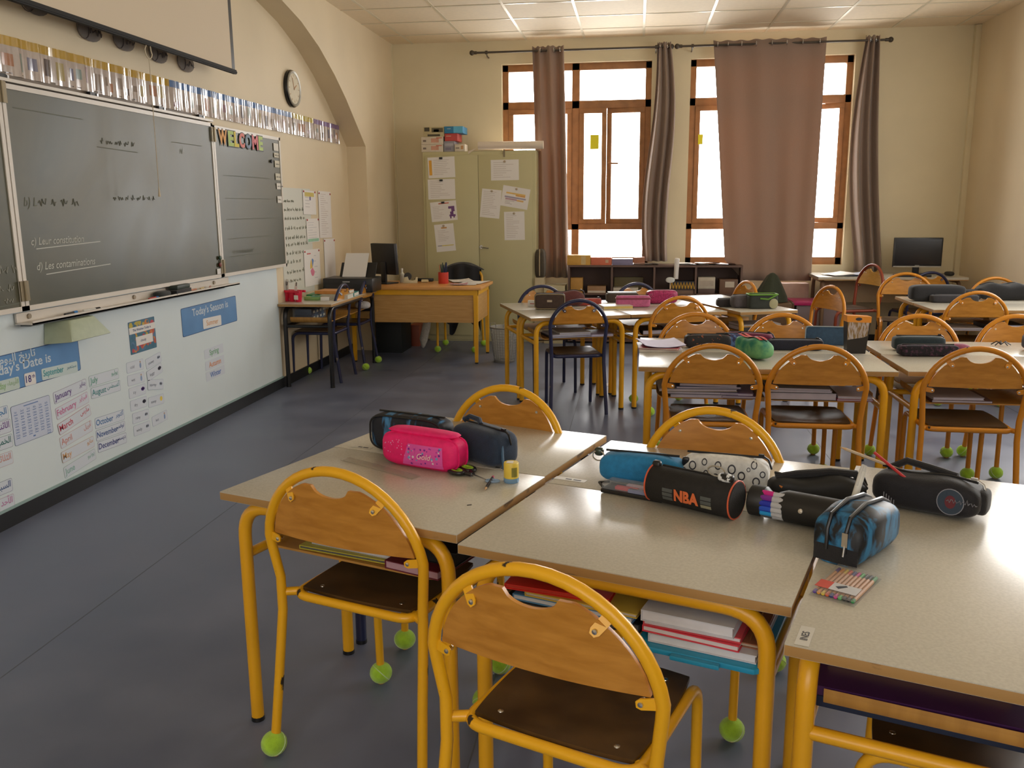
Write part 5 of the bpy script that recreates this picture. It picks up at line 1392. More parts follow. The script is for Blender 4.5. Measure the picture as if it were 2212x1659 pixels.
for i in range(12):
    x0, x1 = -0.045 + 0.0115 * i, -0.045 + 0.0115 * (i + 1)
    for k in range(6):
        z0, z1 = 0.012 + 0.0105 * k, 0.012 + 0.0105 * (k + 1)
        s = 0.03 * (1 - i / 12)
        f = lambda x, z: x + (z - 0.012) * 0.35 * (1 - i / 11.0)
        face_poly([(f(x0, z0), z0), (f(x1, z0), z0), (f(x1, z1), z1), (f(x0, z1), z1)], 0, 0.0004)
rr = random.Random(11)
for c in ((0.16, 0.01, 0.30), (0.16, 0.40, 0.68), (0.82, 0.72, 0.80), (0.50, 0.02, 0.38), (0.10, 0.02, 0.34)):
    mats.append(plain(c)); k = len(mats) - 1
    for _ in range(8):
        cx, cz, r, a0 = rr.uniform(-0.03, 0.085), rr.uniform(0.017, 0.07), rr.uniform(0.0025, 0.006), rr.random() * 3
        p = [(cx + (r if j % 2 == 0 else r * 0.45) * math.cos(a0 + PI * j / 5), cz + (r if j % 2 == 0 else r * 0.45) * math.sin(a0 + PI * j / 5)) for j in range(10)]
        face_poly(p, k, 0.0009)
mats.append(plain((0.85, 0.30, 0.60))); k = len(mats) - 1
for _ in range(22):
    cx, cz, r = rr.uniform(-0.11, -0.035), rr.uniform(0.035, 0.085), rr.uniform(0.0008, 0.0022)
    face_poly([(cx + r * math.cos(a), cz + r * math.sin(a)) for a in [2 * PI * j / 8 for j in range(8)]], k, 0.0006)
mats.append(plain((0.88, 0.80, 0.66))); vs, fs = text_geo('Gold', 0.0, 0.35)
xm = min(v[0] for v in vs); b.add([onface(0.008 + (v[0] - xm) * 0.0235, 0.034 + v[1] * 0.024, 0.0016) for v in vs], fs, len(mats) - 1)
b.build('star_patch', mats, t, sharp=80)
t = pouch('plain dark navy pencil case right of the pink one', (-0.428, 2.455, DZ), A18 - 0.42, 0.225, 0.10, 0.105, (0.010, 0.026, 0.060), 0.5, 0.4)
b = MB(); b.tube([(-0.10, 0.0, 0.104), (-0.085, 0.012, 0.116), (-0.04, 0.012, 0.114), (-0.02, 0.002, 0.104)], 0.008, 8); b.build('carry_loop', fabric((0.010, 0.022, 0.05)), t)
b = MB(); b.tube([(0.108, -0.02, 0.07), (0.118, -0.026, 0.03), (0.125, -0.028, 0.006)], 0.004, 6); b.build('pull_tab', plain((0.05, 0.12, 0.22)), t)
t = thing('ruler', 'clear plastic ruler in front of the pink case', 'ruler', (-0.715, 2.343, DZ), -0.55)
b = MB(); b.box(-0.15, 0.15, -0.017, 0.017, 0, 0.0028); b.build('blade', see_through('clear_ruler', (0.86, 0.84, 0.80), 0.22, 0.08), t, bevel=0.0008)
b = MB()
for k in range(31): b.box(-0.145 + 0.0093 * k, -0.1445 + 0.0093 * k, 0.006 if k % 5 else 0.002, 0.0165, 0.0028, 0.0030)
b.build('scale_marks', plain((0.22, 0.18, 0.17)), t)
t = thing('scissors', 'scissors with black and lime green handles beside the pink case', 'scissors', (-0.44, 2.30, DZ), -0.74)
for s, c in ((1, (0.34, 0.62, 0.04)), (-1, (0.34, 0.62, 0.04))):
    b = MB(); b.add([(0.0, s * 0.003, 0.004), (0.075, 0.0, 0.004), (0.0, -s * 0.006, 0.004), (0.0, s * 0.003, 0.0055), (0.075, 0.0, 0.005), (0.0, -s * 0.006, 0.0055)], [(0, 2, 1), (3, 4, 5), (0, 1, 4, 3), (1, 2, 5, 4), (2, 0, 3, 5)], 0, T(0, 0, 0.001 * (s + 1)))
    b.build('blade', m_chrome, t)
    b = MB(); b.tube([(-0.042 + 0.026 * math.cos(a), s * 0.019 + 0.016 * math.sin(a), 0.008) for a in [2 * PI * k / 22 for k in range(22)]], 0.0062, 8, True); b.tube([(-0.02, s * 0.012, 0.008), (0.006, s * 0.002, 0.006)], 0.006, 8)
    hd = b.build('handle', m_black, t)
    b = MB(); b.tube([(-0.042 + 0.020 * math.cos(a), s * 0.019 + 0.0105 * math.sin(a), 0.0095) for a in [2 * PI * k / 20 for k in range(20)]], 0.0048, 8, True); b.build('grip', plain(c), hd)
def pencil(label, p, rz, L, cols, tip=True, group=None, rx=0, ry=0, name='pencil', r=0.0038):
    t = thing(name, label, 'pencil' if name == 'pencil' else 'pen', p, rz, group, rx, ry)
    b = MB(); b.tube([(-L / 2, 0, r), (L / 2 - 0.016, 0, r)], r, 6 if tip else 10); b.build('barrel', plain(cols[0]), t)
    if tip:
        b = MB(); b.tube([(L / 2 - 0.016, 0, r), (L / 2, 0, r)], [r, 0.0006], 8); b.build('point', plain((0.62, 0.40, 0.2)), t)
    b = MB(); b.tube([(-L / 2 - 0.010, 0, r), (-L / 2, 0, r)], r * 1.05, 8); b.build('end', plain(cols[1]), t)
    return t
pencil('short black pencil with pink end in front of the scissors', (-0.378, 2.225, DZ), -1.60, 0.105, ((0.015, 0.015, 0.018), (0.45, 0.05, 0.12)))
t = thing('glue_stick', 'yellow glue pot on a blue base at the right of the left desk', 'glue', (-0.322, 2.262, DZ))
b = MB(); b.lathe([(0.020, 0), (0.021, 0.002), (0.021, 0.012), (0.018, 0.014)], 22); b.build('base', see_through('blue_clear_plastic', (0.30, 0.52, 0.75), 0.6, 0.15), t)
b = MB(); b.lathe([(0.0195, 0.012), (0.0205, 0.014), (0.0205, 0.052), (0.019, 0.055), (0.0001, 0.055)], 24); b.build('body', plain((0.80, 0.60, 0.08), 0.4), t)
b = MB()
for k in range(5):
    a0 = -1.4 + k * 0.16
    b.quad(*[(0.0208 * math.cos(a), 0.0208 * math.sin(a), z) for a, z in ((a0, 0.018), (a0 + 0.16, 0.018), (a0 + 0.16, 0.044), (a0, 0.044))])
b.box(-0.012, 0.006, -0.010, 0.010, 0.0552, 0.0556, 1)
b.build('label', [plain((0.24, 0.22, 0.04)), m_paper], t)
b = MB(); b.tube([(-0.05 + 0.018 * math.cos(a), -0.01 + 0.010 * math.sin(a), 0.004) for a in [2 * PI * k / 18 for k in range(18)]], 0.003, 6, True); o = b.build('blue_ring', see_through('pale_blue_plastic', (0.50, 0.66, 0.84), 0.5, 0.15), loc=(-0.322, 2.262, DZ)); tag(o, 'pale blue clear plastic loop left of the yellow glue pot', 'ring')
# name labels lettered on tape stuck to the desks
def namecard(label, s, p, rz, w=0.075, flip=False):
    b = MB(); M = T(p[0], p[1], DZ, rz=rz)
    b.box(-w / 2, w / 2, -0.012, 0.012, 0, 0.0004, 0, M)
    if s: write(b, s, M, 0.012, 0, -0.006, 1, 'C', None, 0.02, z=0.0007)
    else: b.box(-w * 0.35, -w * 0.1, -0.004, 0.004, 0.0004, 0.0006, 1, M); b.box(-w * 0.05, w * 0.15, -0.004, 0.004, 0.0004, 0.0006, 1, M)
    o = b.build('name_label', [mat('label_tape', (0.58, 0.55, 0.48), 0.4), m_ink]); tag(o, label, 'label', 'name labels on the desks')
namecard('white name label at the near corner of the sideways desk', 'INES', (0.302, 1.458), 1.24)
namecard('faded name label at the left edge of the desk under the striped case', '', (-0.835, 2.556), A18 + PI)
namecard('faded name label near the glue pot', '', (-0.375, 2.385), A18 + PI)
namecard('faded name label by the near edge of the desk with the blue case', '', (-0.165, 2.30), A18 + PI, 0.09)
o = MB().box(-0.006, 0.006, -0.0015, 0.0015, 0, 0.001).build('lead_scrap', m_ink, loc=(-0.40, 2.06, DZ), rz=0.4); tag(o, 'tiny dark scrap on the left foreground desk below the pencil', 'scrap')

# middle pair of desks
t = pouch('bright blue tube pencil case with a metal charm', (0.028, 2.292, DZ), A18 + 0.10, 0.225, 0.078, 0.083, (0.012, 0.20, 0.44), 0.6, 0.3, pull=False, zip_h=0.99)
b = MB(); b.blob(0.013, 0.010, 0.012, 0.8, 0.8, 0, T(-0.118, -0.005, 0.078)); b.build('zip_charm', mat('dark_metal_charm', (0.06, 0.08, 0.07), 0.25, 0.6), t)
b = MB(); b.tube([(-0.118 + 0.016 * math.cos(a), -0.012, 0.068 + 0.014 * math.sin(a)) for a in [2 * PI * k / 14 for k in range(14)]], 0.002, 6, True); b.build('key_ring', m_chrome, t)
MB().blob(0.01, 0.006, 0.014, 0.6, 0.6, 0, T(0.116, 0, 0.07)).build('tab', m_black, t)
t = pouch('white pencil case printed with black rings', (0.243, 2.272, DZ), A18 + 0.12, 0.225, 0.072, 0.092, (0.72, 0.72, 0.70), 0.62, 0.26, zip_h=0.99)
b = MB()
def tubeface(L, W, Hh, e1, e2, x, z, lift):
    zz = max(-0.98, min(0.98, (z - Hh / 2) / (Hh / 2))); xx = max(-0.97, min(0.97, x / (L / 2)))
    u = math.copysign(math.asin(abs(zz) ** (1 / e1)), zz); c = max(0.05, math.cos(u) ** e1)
    k = max(0.0, 1 - (abs(xx) / c) ** (2 / e2)) ** (e2 / 2)
    return Vector((x, -(W / 2) * c * k - lift, z))
for (cx, cz, r, w) in ((-0.08, 0.065, 0.012, 0.0035), (-0.05, 0.076, 0.009, 0.003), (-0.045, 0.048, 0.008, 0.003), (-0.015, 0.070, 0.011, 0.0035), (0.02, 0.063, 0.013, 0.004), (0.018, 0.036, 0.006, 0.002), (0.045, 0.048, 0.012, 0.004), (0.062, 0.066, 0.006, 0.002), (0.075, 0.078, 0.010, 0.003), (0.082, 0.036, 0.012, 0.0038), (-0.085, 0.034, 0.011, 0.0035), (-0.065, 0.036, 0.006, 0.002), (-0.02, 0.037, 0.012, 0.0038), (0.097, 0.056, 0.009, 0.003), (-0.102, 0.052, 0.006, 0.002), (-0.035, 0.02, 0.010, 0.003), (0.05, 0.02, 0.009, 0.003)):
    n = 18
    vs = [tubeface(0.225, 0.072, 0.092, 0.62, 0.26, cx + rr_ * math.cos(2 * PI * k / n) * 0.8, cz + rr_ * math.sin(2 * PI * k / n), 0.0012) for rr_ in (r - w, r) for k in range(n)]
    b.add(vs, [(k, (k + 1) % n, n + (k + 1) % n, n + k) for k in range(n)])
b.build('ring_print', m_ink, t, sharp=80)
t = thing('pen_box', 'flat clear topped pen box in front of the blue case', 'pen box', (0.012, 2.195, DZ), A18 - 0.10)
MB().box(-0.085, 0.085, -0.033, 0.033, 0, 0.010).build('tray', m_black, t, bevel=0.002)
MB().box(-0.083, 0.083, -0.031, 0.031, 0.010, 0.026).build('lid', see_through('clear_lid', (0.88, 0.90, 0.92), 0.16, 0.05), t, bevel=0.004)
for (x0, x1, y, c) in ((-0.05, 0.01, -0.012, (0.68, 0.05, 0.08)), (-0.03, 0.05, 0.014, (0.70, 0.50, 0.58)), (-0.01, 0.06, -0.02, (0.18, 0.20, 0.38)), (0.04, 0.08, 0.0, (0.35, 0.12, 0.07))):
    MB().box(x0, x1, y - 0.008, y + 0.008, 0.0105, 0.018).build('stationery', plain(c), t)
MB().tube([(-0.085, -0.02, 0.012), (-0.105, 0.0, 0.014), (-0.085, 0.02, 0.014)], 0.004, 6).build('hinge_loop', m_black, t)
m_nba = mat('black_canvas', (0.013, 0.012, 0.011), 0.8, ns=60, na=0.2, bump=0.3, bs=350)
t = thing('pencil_case', 'black tube pencil case with bold orange lettering', 'pencil case', (0.152, 2.10, DZ), A18 - 0.24, 'pencil cases')
R0 = 0.046
b = MB(); b.tube([(-0.116, 0, R0), (-0.112, 0, R0), (0.112, 0, R0), (0.116, 0, R0)], [R0 * 0.93, R0, R0, R0 * 0.93], 32); b.build('body', m_nba, t, sharp=50)
for x in (-0.113, 0.113):
    b = MB(); b.tube([(x, R0 * math.cos(a), R0 + R0 * math.sin(a)) for a in [2 * PI * k / 32 for k in range(32)]], 0.0022, 6, True); b.build('piping', plain((0.68, 0.12, 0.05)), t)
b = MB(); mats = [plain((0.70, 0.16, 0.05)), plain((0.085, 0.095, 0.095)), plain((0.30, 0.29, 0.2))]
def roll(x, s, lift=0.0008):
    """s = height along the curved front, 0 at the level of the axis"""
    a = PI + s / R0
    return Vector((x, (R0 + lift) * math.cos(a), R0 - (R0 + lift) * math.sin(a)))
vs, fs = text_geo('NBA', 0.05)
xm, xM = min(v[0] for v in vs), max(v[0] for v in vs)
b.add([roll(-0.028 + (v[0] - xm) / (xM - xm) * 0.066, -0.004 + (0.69 - v[1]) * -0.0 + (v[1] - 0.69) * 0.036 + 0.012, 0.0045) for v in vs], fs, 0)
for sgn, x0 in ((-1, -0.062), (1, 0.042)):
    for k in range(3):
        s0 = 0.007 - k * 0.011
        for q in range(3):
            a0, a1 = s0 - 0.003 * q, s0 - 0.003 * (q + 1)
            b.quad(roll(x0, a0), roll(x0 + 0.028, a0), roll(x0 + 0.028, a1), roll(x0, a1), 2 if (k == 2 and sgn > 0) else 1)
b.build('lettering', mats, t, sharp=80)
zip_line(t, [(-0.09, 0.004, 2 * R0 + 0.001), (0.1, 0.004, 2 * R0 + 0.001)], 0.003)
b = MB(); b.tube([(0.06 + 0.022 * math.cos(a), -0.004, 2 * R0 + 0.016 + 0.012 * math.sin(a)) for a in [2 * PI * k / 18 for k in range(18)]], 0.0022, 6, True); b.build('zip_ring', m_chrome, t)
b = MB(); b.blob(0.020, 0.012, 0.010, 0.7, 0.7, 0, T(0.088, -0.008, 2 * R0 + 0.006)); b.build('key_charm', two('checked_charm', (0.01, 0.01, 0.01), (0.75, 0.78, 0.8), 60, 0.48, 0.52, 0.4), t)
MB().blob(0.012, 0.009, 0.012, 0.7, 0.7, 0, T(-0.105, 0, 2 * R0)).build('tab', m_black, t)
t = thing('marker_roll', 'black roll case with a window of coloured marker pens', 'pencil case', (0.388, 2.025, DZ), A18 - 0.16, 'pencil cases')
R1 = 0.037
b = MB(); b.tube([(-0.115, 0, R1), (-0.112, 0, R1), (-0.082, 0, R1), (-0.081, 0, R1 * 0.93)], [R1 * 0.9, R1, R1, R1 * 0.93], 24); b.build('end_cap', plain((0.012, 0.012, 0.013), 0.45), t)
b = MB(); b.tube([(-0.030, 0, R1 * 0.97), (-0.028, 0, R1), (0.108, 0, R1), (0.112, 0, R1)], [R1 * 0.95, R1, R1, R1 * 0.9], 24); b.build('sleeve', plain((0.012, 0.012, 0.013), 0.42), t)
for k, c in enumerate(((0.62, 0.015, 0.24), (0.20, 0.02, 0.28), (0.015, 0.03, 0.40), (0.015, 0.08, 0.55), (0.02, 0.33, 0.72), (0.1, 0.1, 0.1))):
    a = PI - 1.05 + k * 0.42
    c0 = (R1 * 0.82 * math.cos(a), R1 - R1 * 0.82 * math.sin(a) * -1)
    y, z = R1 * 0.80 * math.cos(a), R1 - R1 * 0.80 * math.sin(a - PI) * -1
    z = R1 + R1 * 0.80 * math.sin(PI - (a - 0)) * (1) if False else R1 + R1 * 0.80 * math.sin(1.05 - k * 0.42)
    y = -R1 * 0.80 * math.cos(1.05 - k * 0.42)
    pn = MB(); pn.tube([(-0.082, y, z), (-0.055, y, z)], 0.0078, 10); pn.tube([(-0.055, y, z), (-0.029, y, z)], 0.0072, 10, False, 1)
    pn.build('marker_pen', [plain(c, 0.35), plain((0.50, 0.50, 0.52), 0.3)], t)
b = MB(); b.tube([(-0.082, 0, R1), (-0.028, 0, R1)], R1 * 0.72, 20); b.build('lining', m_black, t)
b = MB(); b.lathe([(0.006, 0), (0.005, 0.003), (0.0001, 0.004)], 12, 0, T(0.015, -R1 * 0.985, R1 + 0.006, rx=PI / 2)); b.build('press_stud', plain((0.70, 0.66, 0.58), 0.3, 0.6), t)
t = pouch('slouching black case with white smears behind the marker roll', (0.455, 2.17, DZ), A18 + 0.36, 0.235, 0.085, 0.075, None, 0.7, 0.55, bodymat=two('black_with_white_smears', (0.010, 0.010, 0.011), (0.55, 0.53, 0.5), 9, 0.66, 0.70, 0.6, stretch=(0.6, 2, 5), detail=6), wave=0.006)
b = MB(); b.tube([(-0.10, 0.0, 0.066), (-0.05, 0.0, 0.076), (0.03, 0.0, 0.084), (0.09, 0.0, 0.080), (0.115, 0.0, 0.04)], 0.010, 10); b.build('top_fold', m_blackmatt, t)
b = MB(); b.tube([(-0.108, -0.012, 0.052), (-0.1, -0.026, 0.058), (-0.09, -0.036, 0.052)], 0.003, 6); b.build('orange_tab', plain((0.62, 0.22, 0.05)), t)
# sideways desk: blue and black wedge case, black case with pens, pack of fineliners
m_bluecamo = two('blue_black_smoke_print', (0.004, 0.006, 0.010), (0.025, 0.20, 0.42), 22, 0.46, 0.62, 0.5, stretch=(1, 1, 0.6), detail=7, distort=1.2)
t = thing('pencil_case', 'standing black and smoky blue pencil case with an open top', 'pencil case', (0.483, 1.868, DZ), A18 + 1.25, 'pencil cases')
b = MB()
sec = [(-0.105, 0.048, 0.075), (-0.09, 0.056, 0.10), (-0.02, 0.060, 0.112), (0.06, 0.056, 0.105), (0.10, 0.048, 0.09), (0.108, 0.030, 0.07)]
n = 20; vs = []; fs = []
for (x, wy, hz) in sec:
    for k in range(n):
        a = 2 * PI * k / n
        vs.append((x, wy * math.copysign(abs(math.cos(a)) ** 0.6, math.cos(a)), hz / 2 + hz / 2 * math.copysign(abs(math.sin(a)) ** 0.6, math.sin(a))))
for i in range(len(sec) - 1):
    for k in range(n): fs.append((i * n + k, i * n + (k + 1) % n, (i + 1) * n + (k + 1) % n, (i + 1) * n + k))
fs.append(tuple(range(n))); fs.append(tuple((len(sec) - 1) * n + k for k in range(n)))
b.add(vs, fs); b.build('body', m_bluecamo, t, sharp=50)
b = MB(); b.box(-0.1065, -0.1045, -0.047, 0.047, 0.004, 0.040); b.build('black_panel', m_blackmatt, t, bevel=0.002)
for y in (-0.020, 0.020):
    b = MB(); b.tube([(-0.106, y, 0.03), (-0.105, y, 0.075), (-0.09, y, 0.102), (-0.02, y, 0.116), (0.06, y, 0.108), (0.10, y, 0.09)], 0.0045, 8); b.build('zip', m_black, t)
b = MB(); b.box(-0.112, -0.107, -0.026, -0.014, 0.045, 0.075); b.tube([(-0.11, -0.02, 0.05), (-0.114, -0.02, 0.025)], 0.002, 6); b.build('zip_pull', m_chrome, t)
pt = thing('felt_pen', 'white felt pen leaning out of the smoky blue case', 'pen', (0.485, 1.945, DZ + 0.07), 0.9, None, 0, -1.05)
b = MB(); b.tube([(-0.03, 0, 0), (0.085, 0, 0)], 0.0075, 12); b.build('barrel', plain((0.74, 0.74, 0.70), 0.35), pt)
b = MB(); b.tube([(0.085, 0, 0), (0.10, 0, 0)], [0.0075, 0.006], 12); b.box(0.05, 0.10, -0.0025, 0.0025, 0.006, 0.009); b.build('cap', plain((0.66, 0.66, 0.64), 0.35), pt)
t = pouch('bulky black case with faint lettering, open at the left end', (0.715, 2.165, DZ), A18 - 0.20, 0.245, 0.115, 0.088, (0.008, 0.008, 0.013), 0.6, 0.35, pull='c', wave=0.004)
b = MB(); M = T(0.062, -0.058, 0.046, rx=PI / 2)
mats = [plain((0.03, 0.05, 0.08)), plain((0.14, 0.02, 0.03)), plain((0.26, 0.26, 0.30))]
b.prism([(0.030 * math.cos(a), 0.032 * math.sin(a)) for a in [2 * PI * k / 24 for k in range(24)]], 0, 0.0008, 2, M); b.prism([(0.028 * math.cos(a), 0.030 * math.sin(a)) for a in [2 * PI * k / 24 for k in range(24)]], 0, 0.0012, 0, M)
b.prism([(0.012 * math.cos(a), 0.016 * math.sin(a)) for a in [2 * PI * k / 16 for k in range(16)]], 0, 0.0015, 1, M)
scrib(b, M @ T(0.004, 0.006, 0.0012), -0.012, 0.026, -0.008, 0.014, 2, random.Random(2), 0.0011)
for k in range(5): b.box(-0.105 + 0.006 * k - 0.012, -0.103 + 0.006 * k - 0.012, -0.02 - 0.004 * k, -0.004 - 0.004 * k, 0.0, 0.0008, 2, T(0.03, -0.0585, 0.046, rx=PI / 2))
b.build('badge_print', mats, t)
b = MB(); b.tube([(-0.10, 0.02, 0.08), (-0.06, 0.03, 0.104), (0.0, 0.02, 0.098), (0.06, 0.01, 0.09)], 0.009, 10); b.build('open_flap', m_blackmatt, t)
MB().blob(0.016, 0.035, 0.03, 0.6, 0.6, 0, T(0.118, 0.01, 0.04)).build('end_tab', m_blackmatt, t)
pencil('long pale pencil sticking out of the open black case', (0.585, 2.22, DZ + 0.105), PI + A18 + 0.30, 0.15, ((0.58, 0.46, 0.32), (0.40, 0.3, 0.2)), True, 'pencils in the open black case', 0, -0.35)
pencil('red pencil sticking out of the open black case', (0.618, 2.175, DZ + 0.105), PI + A18 - 0.10, 0.115, ((0.55, 0.03, 0.03), (0.3, 0.02, 0.02)), False, 'pencils in the open black case', 0, -0.62)
t = thing('fineliner_pack', 'clear pack of coloured fineliner pens lying on the sideways desk', 'pen pack', (0.415, 1.670, DZ), 1.02)
pc_ = [(0.10, 0.04, 0.32), (0.75, 0.30, 0.03), (0.78, 0.58, 0.05), (0.72, 0.10, 0.03), (0.02, 0.03, 0.2), (0.70, 0.03, 0.30), (0.10, 0.52, 0.12), (0.03, 0.03, 0.03), (0.02, 0.02, 0.02), (0.03, 0.30, 0.08)]
for k, c in enumerate(pc_):
    y = 0.036 - k * 0.008
    q = MB(); q.tube([(-0.055, y, 0.005), (0.05, y, 0.005)], 0.0037, 6); q.tube([(-0.064, y, 0.005), (-0.055, y, 0.005)], 0.0036, 8, False, 1); q.tube([(0.05, y, 0.005), (0.072, y, 0.005)], 0.0036, 8, False, 1)
    q.build('fineliner', [plain((0.72, 0.36, 0.14)), plain(c)], t)
b = MB(); b.box(-0.075, 0.085, -0.043, 0.043, 0.0095, 0.0105); b.box(-0.075, 0.085, -0.043, 0.043, 0.0, 0.0008); b.build('wallet', see_through('clear_wallet', (0.92, 0.92, 0.92), 0.10, 0.08), t)
b = MB(); b.box(-0.048, -0.012, -0.036, 0.016, 0.0106, 0.011); b.box(-0.048, -0.012, 0.016, 0.042, 0.0106, 0.011, 1); b.prism([(-0.038, 0.0), (-0.02, -0.012), (-0.016, -0.008), (-0.03, 0.008)], 0.011, 0.0113, 2); b.build('label', [plain((0.62, 0.62, 0.64)), plain((0.66, 0.10, 0.07)), plain((0.05, 0.06, 0.08))], t)

# middle row
book('exercise_book', 'white topped exercise books stacked at the left end of the middle row', (0.13, 4.62, DZ), 0.05, 0.22, 0.27, 0.010, (0.68, 0.64, 0.62), 'papers at the left end of the middle row', 'book')
book('exercise_book', 'red covered exercise book under the lilac one in the middle row', (0.14, 4.61, DZ + 0.0105), -0.15, 0.20, 0.24, 0.008, (0.52, 0.10, 0.13), 'papers at the left end of the middle row', 'book')
b = MB(); b.grid(lambda u, v: ((u - 0.5) * 0.21, (v - 0.5) * 0.26, 0.004 + 0.012 * (2 * u - 1) ** 2), 10, 6); b.add([(x, y, z - 0.003) for x, y, z in b.v], [tuple(reversed(f)) for f in list(b.f)])
o = b.build('exercise_book', plain((0.42, 0.36, 0.52)), loc=(0.135, 4.62, DZ + 0.019), rz=0.2); tag(o, 'lilac exercise book lying open on top of the pile in the middle row', 'book', 'papers at the left end of the middle row')
pouch('black case with small orange flowers in the middle row', (0.38, 4.66, DZ), 0.05, 0.24, 0.08, 0.07, None, bodymat=two('black_flower_print', (0.012, 0.010, 0.012), (0.35, 0.09, 0.03), 55, 0.62, 0.66, 0.6))
pouch('blue flowered case behind the green watercolour one', (0.49, 4.70, DZ), 0.2, 0.15, 0.07, 0.07, None, bodymat=two('blue_flower_print', (0.03, 0.03, 0.10), (0.10, 0.20, 0.45), 40, 0.48, 0.58, 0.6))
t = pouch('green watercolour pencil case with a red zip panel', (0.578, 4.36, DZ), -1.15, 0.25, 0.10, 0.10, None, 0.7, 0.5, bodymat=two('green_watercolour_print', (0.015, 0.20, 0.13), (0.16, 0.42, 0.18), 18, 0.38, 0.6, 0.6, detail=6), wave=0.006, pull=False)
b = MB(); b.grid(lambda u, v: (-0.115 + 0.20 * u, -0.022 + 0.044 * v, 0.099 + 0.004 * math.sin(PI * u) + 0.006 * math.sin((-0.115 + 0.2 * u) * 37)), 12, 3); b.build('red_panel', plain((0.55, 0.06, 0.05)), t)
pouch('maroon case lying behind the green watercolour one', (0.60, 4.72, DZ), -0.35, 0.25, 0.08, 0.075, (0.16, 0.015, 0.06))
pouch('long flat navy case in the middle row', (0.82, 4.63, DZ), 0.02, 0.27, 0.075, 0.055, (0.010, 0.012, 0.030), 0.3, 0.2)
t = thing('upright_case', 'blue flat case standing on its edge in the middle row', 'pencil case', (1.02, 4.80, DZ), -0.10, 'pencil cases')
MB().box(-0.12, 0.12, -0.015, 0.015, 0, 0.10).build('body', fabric((0.035, 0.085, 0.16)), t, bevel=0.012)
b = MB(); b.tube(fillet([(-0.12, -0.016, 0.004), (-0.12, -0.016, 0.10), (0.12, -0.016, 0.10)], 0.02), 0.003, 6); b.build('edge_binding', plain((0.30, 0.36, 0.40)), t)
t = thing('pencil_cup', 'tall black and orange packet of pencils standing in the middle row', 'packet', (1.095, 4.55, DZ), 0.10)
b = MB(); b.add([(-0.045, -0.025, 0), (0.045, -0.025, 0), (0.045, 0.025, 0), (-0.045, 0.025, 0), (-0.055, -0.03, 0.165), (0.06, -0.03, 0.165), (0.06, 0.03, 0.165), (-0.055, 0.03, 0.165)], [(0, 1, 2, 3), (0, 4, 5, 1), (1, 5, 6, 2), (2, 6, 7, 3), (3, 7, 4, 0), (4, 7, 6, 5)]); b.build('body', m_black, t)
b = MB(); b.add([(-0.049, -0.0275, 0.07), (0.047, -0.0275, 0.085), (0.054, -0.031, 0.16), (-0.053, -0.031, 0.16)], [(0, 1, 2, 3)]); b.build('window', two('pencils_behind_film', (0.20, 0.13, 0.05), (0.42, 0.40, 0.42), 60, 0.42, 0.58, 0.15, stretch=(3, 1, 0.5), coat=0.6), t)
b = MB(); b.add([(-0.056, -0.031, 0.16), (0.061, -0.031, 0.155), (0.062, -0.031, 0.185), (-0.058, -0.031, 0.192), (-0.056, 0.031, 0.16), (0.061, 0.031, 0.155), (0.062, 0.031, 0.185), (-0.058, 0.031, 0.192)], [(0, 1, 2, 3), (4, 7, 6, 5), (0, 4, 5, 1), (1, 5, 6, 2), (3, 2, 6, 7), (0, 3, 7, 4)]); b.build('orange_top', plain((0.68, 0.26, 0.03), 0.4), t)
b = MB(); write(b, 'abc', T(0, -0.0318, 0.166, rx=PI / 2), 0.016, 0.0, 0, 0, 'C', None, 0.02, 0.2) if False else b.blob(0.016, 0.001, 0.008, 1, 1, 0, T(0.0, -0.0315, 0.174)); b.build('dark_logo', m_ink, t)
pouch('dark teal rounded case on the right desk of the middle row', (1.43, 4.665, DZ), 0.03, 0.25, 0.085, 0.075, (0.008, 0.022, 0.028), 0.4, 0.35)
t = pouch('black and purple furry case in front of the teal one', (1.425, 4.50, DZ), 0.06, 0.28, 0.075, 0.055, None, 0.35, 0.25, bodymat=two('purple_black_fur', (0.010, 0.008, 0.012), (0.10, 0.035, 0.07), 70, 0.5, 0.7, 0.9, bump=0.5), pull=False)
o = MB().blob(0.05, 0.03, 0.025, 0.8, 0.8).build('scrunchie', fabric((0.25, 0.05, 0.10)), loc=(1.60, 4.58, DZ + 0.025)); tag(o, 'dusty pink scrunched fabric at the right end of the furry case', 'cloth')
b = MB()
for k in range(5): b.tube([(0.0, 0.0, 0.006), (0.02 * math.cos(k * 1.3), 0.02 * math.sin(k * 1.3), 0.022), (0.05 * math.cos(k * 1.3), 0.03 * math.sin(k * 1.3), 0.004)], 0.003, 5)
o = b.build('hair_tie', m_black, loc=(1.90, 4.86, DZ)); tag(o, 'black spidery hair tie at the right of the middle row', 'hair tie')
pouch('black and red striped case at the right edge of the middle row', (2.06, 4.72, DZ), 0.1, 0.22, 0.09, 0.09, None, bodymat=two('black_red_stripes', (0.012, 0.008, 0.012), (0.12, 0.02, 0.03), 14, 0.5, 0.55, 0.6, tex='WAVE'))
